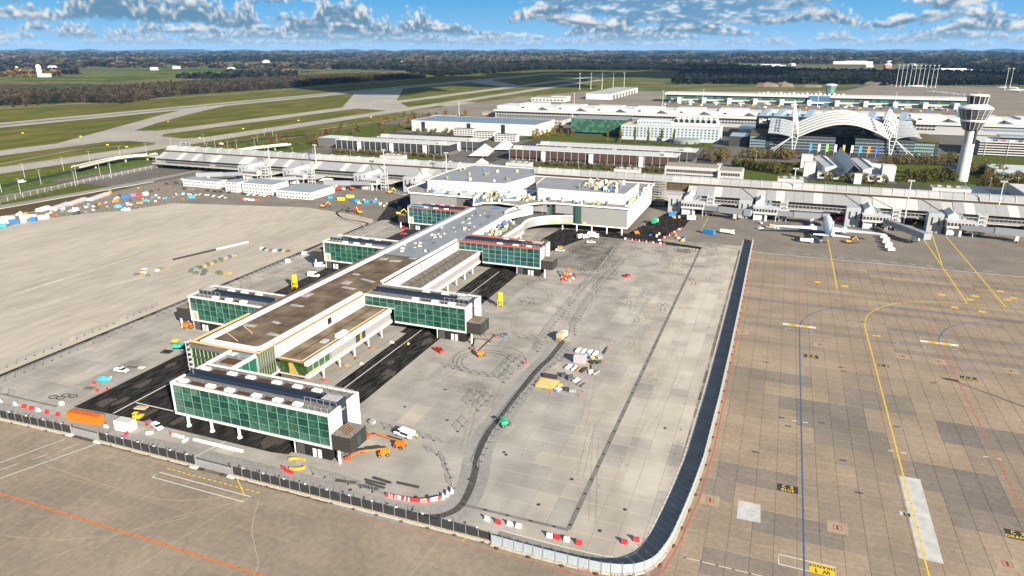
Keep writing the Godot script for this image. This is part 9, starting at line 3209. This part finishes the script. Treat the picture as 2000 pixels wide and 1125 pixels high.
func yard() -> void:
	# storage yard along the western service road
	var wh := mt(0.72, 0.72, 0.72, 0.7, 0.0, "paint", 0.4)
	var lil := mt(0.58, 0.56, 0.60, 0.8, 0.0, "dirt", 0.2)
	var bl := mt(0.015, 0.12, 0.42, 0.6)
	var sky := mt(0.03, 0.28, 0.58, 0.6)
	var or_ := mt(0.62, 0.18, 0.01, 0.7)
	var ye := mt(0.72, 0.46, 0.012, 0.6)
	var rd := mt(0.45, 0.03, 0.03, 0.6)
	var dk := mt(0.03, 0.032, 0.035, 0.8)
	var rust := mt(0.22, 0.10, 0.05, 0.9)
	var gn := mt(0.10, 0.35, 0.03, 0.7)
	var b := MB.new()
	b.sheet(P([-515, -330, -512, -200, -470, -200, -480, -302, -484, -320, -468, -352, -449, -371, -436, -404, -430, -428, -455, -445, -520, -470, -516, -405, -508, -352]), 0.04)
	struct("gravel_yard", b, mt(0.30, 0.26, 0.21, 1.0, 0.0, "dirt", 0.08))
	for q in [[-494, -311, 9, 3, 2.6, wh, "leftmost white container"], [-499, -319, 8, 2.6, 2.6, wh, "white container behind the leftmost"], [-490, -327, 10, 2.6, 2.6, wh, "white container row behind the blue one"], [-484.4, -313.6, 6.4, 2.6, 2.7, bl, "deep blue container"], [-480.5, -317, 3, 2.6, 2.7, wh, "short white container right of the deep blue one"], [-479.4, -323, 4, 2.6, 2.6, bl, "second deep blue container"], [-478.5, -330, 6.5, 2.5, 2.6, wh, "white container at the right of the blue pair"], [-481, -303, 5, 2.5, 2.4, sky, "sky blue container at the frame's left edge"], [-462, -377, 5.5, 3, 2.0, sky, "sky blue round-topped skip"], [-486, -405, 6.0, 2.6, 2.6, bl, "blue container between the white stacks"], [-436.9, -424, 5, 2.5, 2.2, sky, "sky blue container far right in the yard"], [-483, -415, 4.5, 2.5, 2.6, rd, "red container beside the white one"], [-481, -419, 4.5, 2.5, 2.6, wh, "white container beside the red one"], [-486.5, -412, 4.5, 2.5, 2.6, mt(0.16, 0.15, 0.24, 0.7), "dull violet container"]]:
		container("storage_container", q[6] + " of the storage yard", V(q[0], 0.05, q[1]), 0.55, q[2], q[3], q[4], q[5])
	for q in [[-506, -350, 5, "short"], [-503, -361, 9, "second"], [-507, -378, 10, "third"], [-508, -398, 12, "longest"]]:
		b = MB.new()
		b.extr(P([-2.6, 0, 2.6, 0, 2.7, 1.6, 1.2, 2.4, -1.4, 2.3, -2.7, 1.7]), -q[2], q[2])
		solo("covered_stack", b, lil if q[3] != "short" else wh, "%s stack under pale plastic sheeting along the earth bank" % q[3], "covered stack", V(q[0], 0.05, q[1]), 0.35)
	for q in [[-504, -335, or_, 2.4, "bright orange machine on the left bank"], [-507, -333, wh, 3.0, "white boxes beside the orange machine"], [-513.9, -374, sky, 1.8, "sky blue drum between the sheeted stacks"], [-515.8, -415, or_, 3.2, "orange red tipper at the yard's upper edge"], [-487.8, -342, rd, 1.2, "small red and black machine"], [-480, -341, rust, 2.2, "rust brown earth heap"], [-487.4, -351, mt(0.05, 0.3, 0.3, 0.7), 1.4, "teal machine in the clutter"], [-493.9, -357, mt(0.25, 0.3, 0.36, 0.7), 2.4, "blue grey sheet pile"], [-479.6, -356, wh, 3.6, "white tubes pile"], [-470, -349, dk, 3.4, "black beams at the apron edge"], [-484, -375, dk, 2.2, "coiled black hoses"], [-484.9, -380, or_, 1.8, "orange pipe heap"], [-484.4, -385, mt(0.2, 0.22, 0.28, 0.8), 2.0, "grey and rust machine parts"], [-482.4, -393, mt(0.4, 0.14, 0.04, 0.8), 3.4, "orange brown frames"], [-490, -400, wh, 2.6, "white cabins stacked"], [-449.5, -371.4, wh, 2.6, "white van like box at the apron edge, left"], [-446, -371.6, wh, 2.6, "white box at the apron edge, right"], [-458, -394, mt(0.3, 0.22, 0.14, 0.9), 2.2, "timber bits beside blue sheets"], [-462, -402, sky, 2.4, "long light blue sheet pile"], [-489, -427, gn, 2.2, "lime green machine"], [-488, -431, dk, 2.6, "black trailer behind the green machine"], [-488.8, -440, dk, 1.8, "small black trailer at the yard's end"], [-436.9, -399.5, mt(0.04, 0.16, 0.05, 0.6), 1.2, "small green and white cart out on the apron"], [-512.5, -441, or_, 1.4, "orange striped boom barrier"], [-440, -418, rust, 1.8, "brown pallet heap"], [-497, -408, dk, 2.4, "black skips behind the blue container"]]:
		b = MB.new()
		b.slab(-q[3] / 2, 0, -q[3] * 0.35, q[3] / 2, q[3] * 0.45, q[3] * 0.35, 0.15)
		b.slab(-q[3] * 0.1, q[3] * 0.4, -q[3] * 0.3, q[3] * 0.42, q[3] * 0.75, q[3] * 0.2, 0.15)
		b.blob(V(-q[3] * 0.6, q[3] * 0.1, q[3] * 0.2), V(q[3] * 0.35, q[3] * 0.3, q[3] * 0.3), int(-q[0]), 0.35)
		solo("yard_item", b, q[2], q[4] + " in the storage yard", "equipment", V(q[0], 0.05, q[1]), 0.6)
	for k in 60:
		b = MB.new()
		var f := hash2(k, 21)
		var p := Vector2(-505, -312).lerp(Vector2(-456, -436), f) + Vector2((hash2(k, 22) - 0.4) * 30, (hash2(k, 23) - 0.5) * 10)
		b.slab(-0.9, 0, -0.6, 0.9, 0.5 + hash2(k, 24) * 1.0, 0.6, 0.1)
		solo("pallet_load", b, [rust, dk, wh, lil, mt(0.35, 0.25, 0.13, 0.9), sky][int(hash2(k, 25) * 5.99)], "small pallet load in the clutter of the storage yard", "pallet", V(p.x, 0.05, p.y), hash2(k, 26) * 3.0, "pallet loads in the storage yard")
	# row of lettering-like white and red barriers by the office containers
	for k in 12:
		b = MB.new()
		b.slab(-0.9, 0, -0.35, 0.9, 1.1, 0.35, 0.2)
		solo("yard_barrier", b, rd if k in [0, 1, 10, 11] else wh, "%s barrier in the heap before the office containers" % ("red" if k in [0, 1, 10, 11] else "white"), "barrier", V(-396.5 + k * 1.4, 0.02, -433.3 - (k % 3) * 0.9), hash2(k, 3) * 3.0, "%s barriers before the offices" % ("red" if k in [0, 1, 10, 11] else "white"))
	for k in 24:
		b = MB.new()
		b.slab(-1.1, 0, -0.5, 1.1, 0.9, 0.5, 0.1)
		solo("pallet_load", b, [wh, rust, dk, lil][k % 4], "low load in the line at the apron edge below the office containers", "pallet", V(-456 + k * 1.9, 0.03, -433 - hash2(k, 31) * 6), hash2(k, 32) * 2.0, "loads in the line below the offices")
	# yard between the offices and the pier head
	for q in [[-320, -459, 5.5, ye, "yellow open container by the road"], [-319, -470, 6, ye, "yellow hooklift container behind"], [-331.5, -460.5, 3, sky, "teal blue container beside the yellow one"], [-286, -429, 5, rd, "brick red container"], [-303, -455.5, 3, sky, "first sky blue skip"], [-296, -457.5, 3, sky, "second sky blue skip"], [-290, -461, 3.4, sky, "third, taller sky blue skip"], [-310, -461, 3.4, bl, "deep blue low skip"]]:
		container("skip_container", q[4] + " between the offices and pier head", V(q[0], 0.04, q[1]), 0.1, q[2], 2.5, 2.3, q[3])
	digger("yellow telehandler with raised arm beside the gate house", V(-299.5, 0.02, -499), 0.9, ye)
	digger("yellow excavator before the brick red container", V(-281, 0.02, -424), 2.6, ye)
	digger("dark excavator left of the brick red container", V(-292, 0.02, -427), 2.9, mt(0.05, 0.07, 0.09, 0.7))
	digger("small orange excavator at the apron edge", V(-318, 0.02, -433), 0.4, mt(0.6, 0.27, 0.01, 0.6))
	digger("orange and white drilling machine before the grey bridge", V(-337, 0.02, -500), 2.8, mt(0.66, 0.10, 0.02, 0.6), "drilling machine")
	digger("yellow tow tractor in front of the leftmost gate house", V(-446, 0.02, -497), 0.2, ye, "tow tractor")
	digger("second yellow tow tractor under the slip road gate", V(-440, 0.02, -505), 0.1, ye, "tow tractor")
	digger("yellow loader on the dark asphalt by the far west wing", V(-251.9, 0.04, -431), 0.4, ye, "loader")
	truck("white and red truck behind the drilling machine", V(-344, 0.02, -494), 0.2, wh, rd)
	truck("white truck parked on the gate apron, left", V(-384, 0.02, -524), 0.1, wh, wh)
	truck("white truck parked on the gate apron, right", V(-377, 0.02, -525), 0.1, wh, wh)
	for k in 26:
		b = MB.new()
		b.slab(-1.0, 0, -0.7, 1.0, 0.6 + hash2(k, 44) * 1.4, 0.7, 0.1)
		var p := Vector2(-308 + hash2(k, 41) * 34, -468 + hash2(k, 42) * 16) if k < 16 else Vector2(-262 + hash2(k, 41) * 14, -470 + hash2(k, 42) * 30)
		solo("pallet_load", b, [mt(0.5, 0.42, 0.3, 0.9), wh, rust, mt(0.4, 0.33, 0.24, 0.9), dk][k % 5], "small load %s" % ("among the skips left of the pier head" if k < 16 else "in the shade beside the pier head"), "pallet", V(p.x, 0.04, p.y), hash2(k, 43) * 3.0, "loads %s" % ("among the skips" if k < 16 else "in the shade of the pier head"))
	for k in 18:
		b = MB.new()
		b.slab(-1.0, 0, -0.6, 1.0, 0.7 + hash2(k, 54) * 1.0, 0.6, 0.1)
		var p := Vector2(-80 + hash2(k, 51) * 30, -442 + hash2(k, 52) * 14) if k < 9 else Vector2(-66 + hash2(k, 51) * 16, -494 + hash2(k, 52) * 4)
		solo("pallet_load", b, [wh, mt(0.5, 0.4, 0.3, 0.9), mt(0.5, 0.2, 0.02, 0.7), bl, dk][k % 5], "load %s" % ("on the concrete east of the head road" if k < 9 else "in the row of containers by the first right gate house"), "pallet", V(p.x, 0.02, p.y), hash2(k, 53) * 3.0, "loads %s" % ("east of the head road" if k < 9 else "by the first right gate house"))
	container("storage_container", "blue container at the left of the row by the first right gate house", V(-67.3, 0.02, -496.5), 0.1, 5, 2.5, 2.8, mt(0.02, 0.17, 0.42, 0.6))
	container("storage_container", "white container under the orange sheet by the first right gate house", V(-53.4, 0.02, -491.5), 0.1, 6, 2.5, 2.6, wh)

func tower_masts() -> void:
	# floodlight masts of the stands
	var grey := mt(0.55, 0.55, 0.54, 0.5, 0.2)
	var t := thing("floodlight_mast", "tall floodlight mast behind the passenger bridge left of the airliner", "floodlight mast", V(11.5, 0, -546.5))
	var b := MB.new()
	b.tube(V(0, 0, 0), V(0, 31, 0), 0.55, 0.24, 10)
	part("pole", b, grey, t)
	b = MB.new()
	b.cbox(0, 30.6, 0, 4.2, 0.3, 1.0)
	part("lamp_frame", b, grey, t)
	for k in 5:
		b = MB.new()
		b.box(-2.0 + k * 0.85, 30.9, 0.1, -1.4 + k * 0.85, 31.6, 0.6)
		part("floodlight", b, mt(0.35, 0.36, 0.37, 0.4), t)
	b = MB.new()
	b.slab(-1.1, 0, -1.1, 1.1, 0.9, 1.1, 0.2)
	part("foot", b, mt(0.55, 0.54, 0.50, 0.8), t)
	for q in [[-42, -549, "floodlight mast behind the first right gate house"], [82.4, -520.4, "floodlight mast with a black van at its foot"], [138.5, -538.5, "floodlight mast at the far right of the terminal front"], [-431.3, -513.2, "floodlight mast at the leftmost gate house"], [-396, -533.7, "floodlight mast at the gate behind the office containers"], [-320.8, -527.7, "floodlight mast at the gate left of the pier head"], [-262, -530, "floodlight mast just behind the pier head's west storey"], [121.2, -225.4, "floodlight mast standing right of the picture, its shadow on the apron"]]:
		dup(t, "floodlight_mast", V(q[0], 0, q[1]), 0.0, q[2])
	for q in [[-505, -1075, "floodlight mast by the white hall's rear"], [-400, -1395, "tall mast before the taxiway bend"], [-318, -1100, "mast beside the glass cube's rear"], [-250, -1560, "mast at the satellite's left end"], [-175, -1640, "mast before the satellite's left part"], [60, -1640, "mast before the satellite's entrance"], [205, -1640, "mast before the satellite's right part"], [330, -1560, "mast right of the control tower cab"], [395, -1480, "second mast right of the control tower cab"]]:
		dup(t, "floodlight_mast", V(q[0], 0, q[1]), 0.0, q[2])
	for k in 5:
		dup(t, "floodlight_mast", V(-600 + k * 30, -0.3, -2150 - k * 20), 0.0, "mast in the group of five beyond the long hangar", "masts beyond the long hangar").scale = Vector3(1.4, 1.5, 1.4)
	for k in 10:
		dup(t, "floodlight_mast", V(330 + k * 12, -0.3, -2690 + k * 4), 0.0, "tall white mast in the far row beyond the satellite", "far row of masts").scale = Vector3(1.6, 2.2, 1.6)
	for k in 2:
		dup(t, "floodlight_mast", V(606 + k * 12, 0, -2560), 0.0, "tall mast behind the purple tailed freighters", "masts behind the freighters").scale = Vector3(1.5, 2.0, 1.5)
	# slim lamps on the square and behind the terminal
	var l := thing("lamp_post", "slim lamp post in the green strip left before the forum", "lamp post", V(-24, -0.3, -790))
	b = MB.new()
	b.tube(V(0, 0, 0), V(0, 11, 0), 0.14, 0.08, 6)
	part("pole", b, grey, l)
	b = MB.new()
	b.cbox(0, 11, 0, 1.6, 0.2, 0.4)
	part("lamp_head", b, grey, l)
	for q in [[-478, -640], [-505, -640], [-530, -625], [-555, -640], [-430, -640], [-380, -640], [-330, -640], [-280, -650], [-230, -650], [-180, -650], [-130, -650], [150, -690], [168, -690], [190, -700], [10, -650]]:
		dup(l, "lamp_post", V(q[0], -0.3, q[1]), 0.0, "slim lamp post on the road behind the vaulted skylight", "lamp posts behind the skylight")
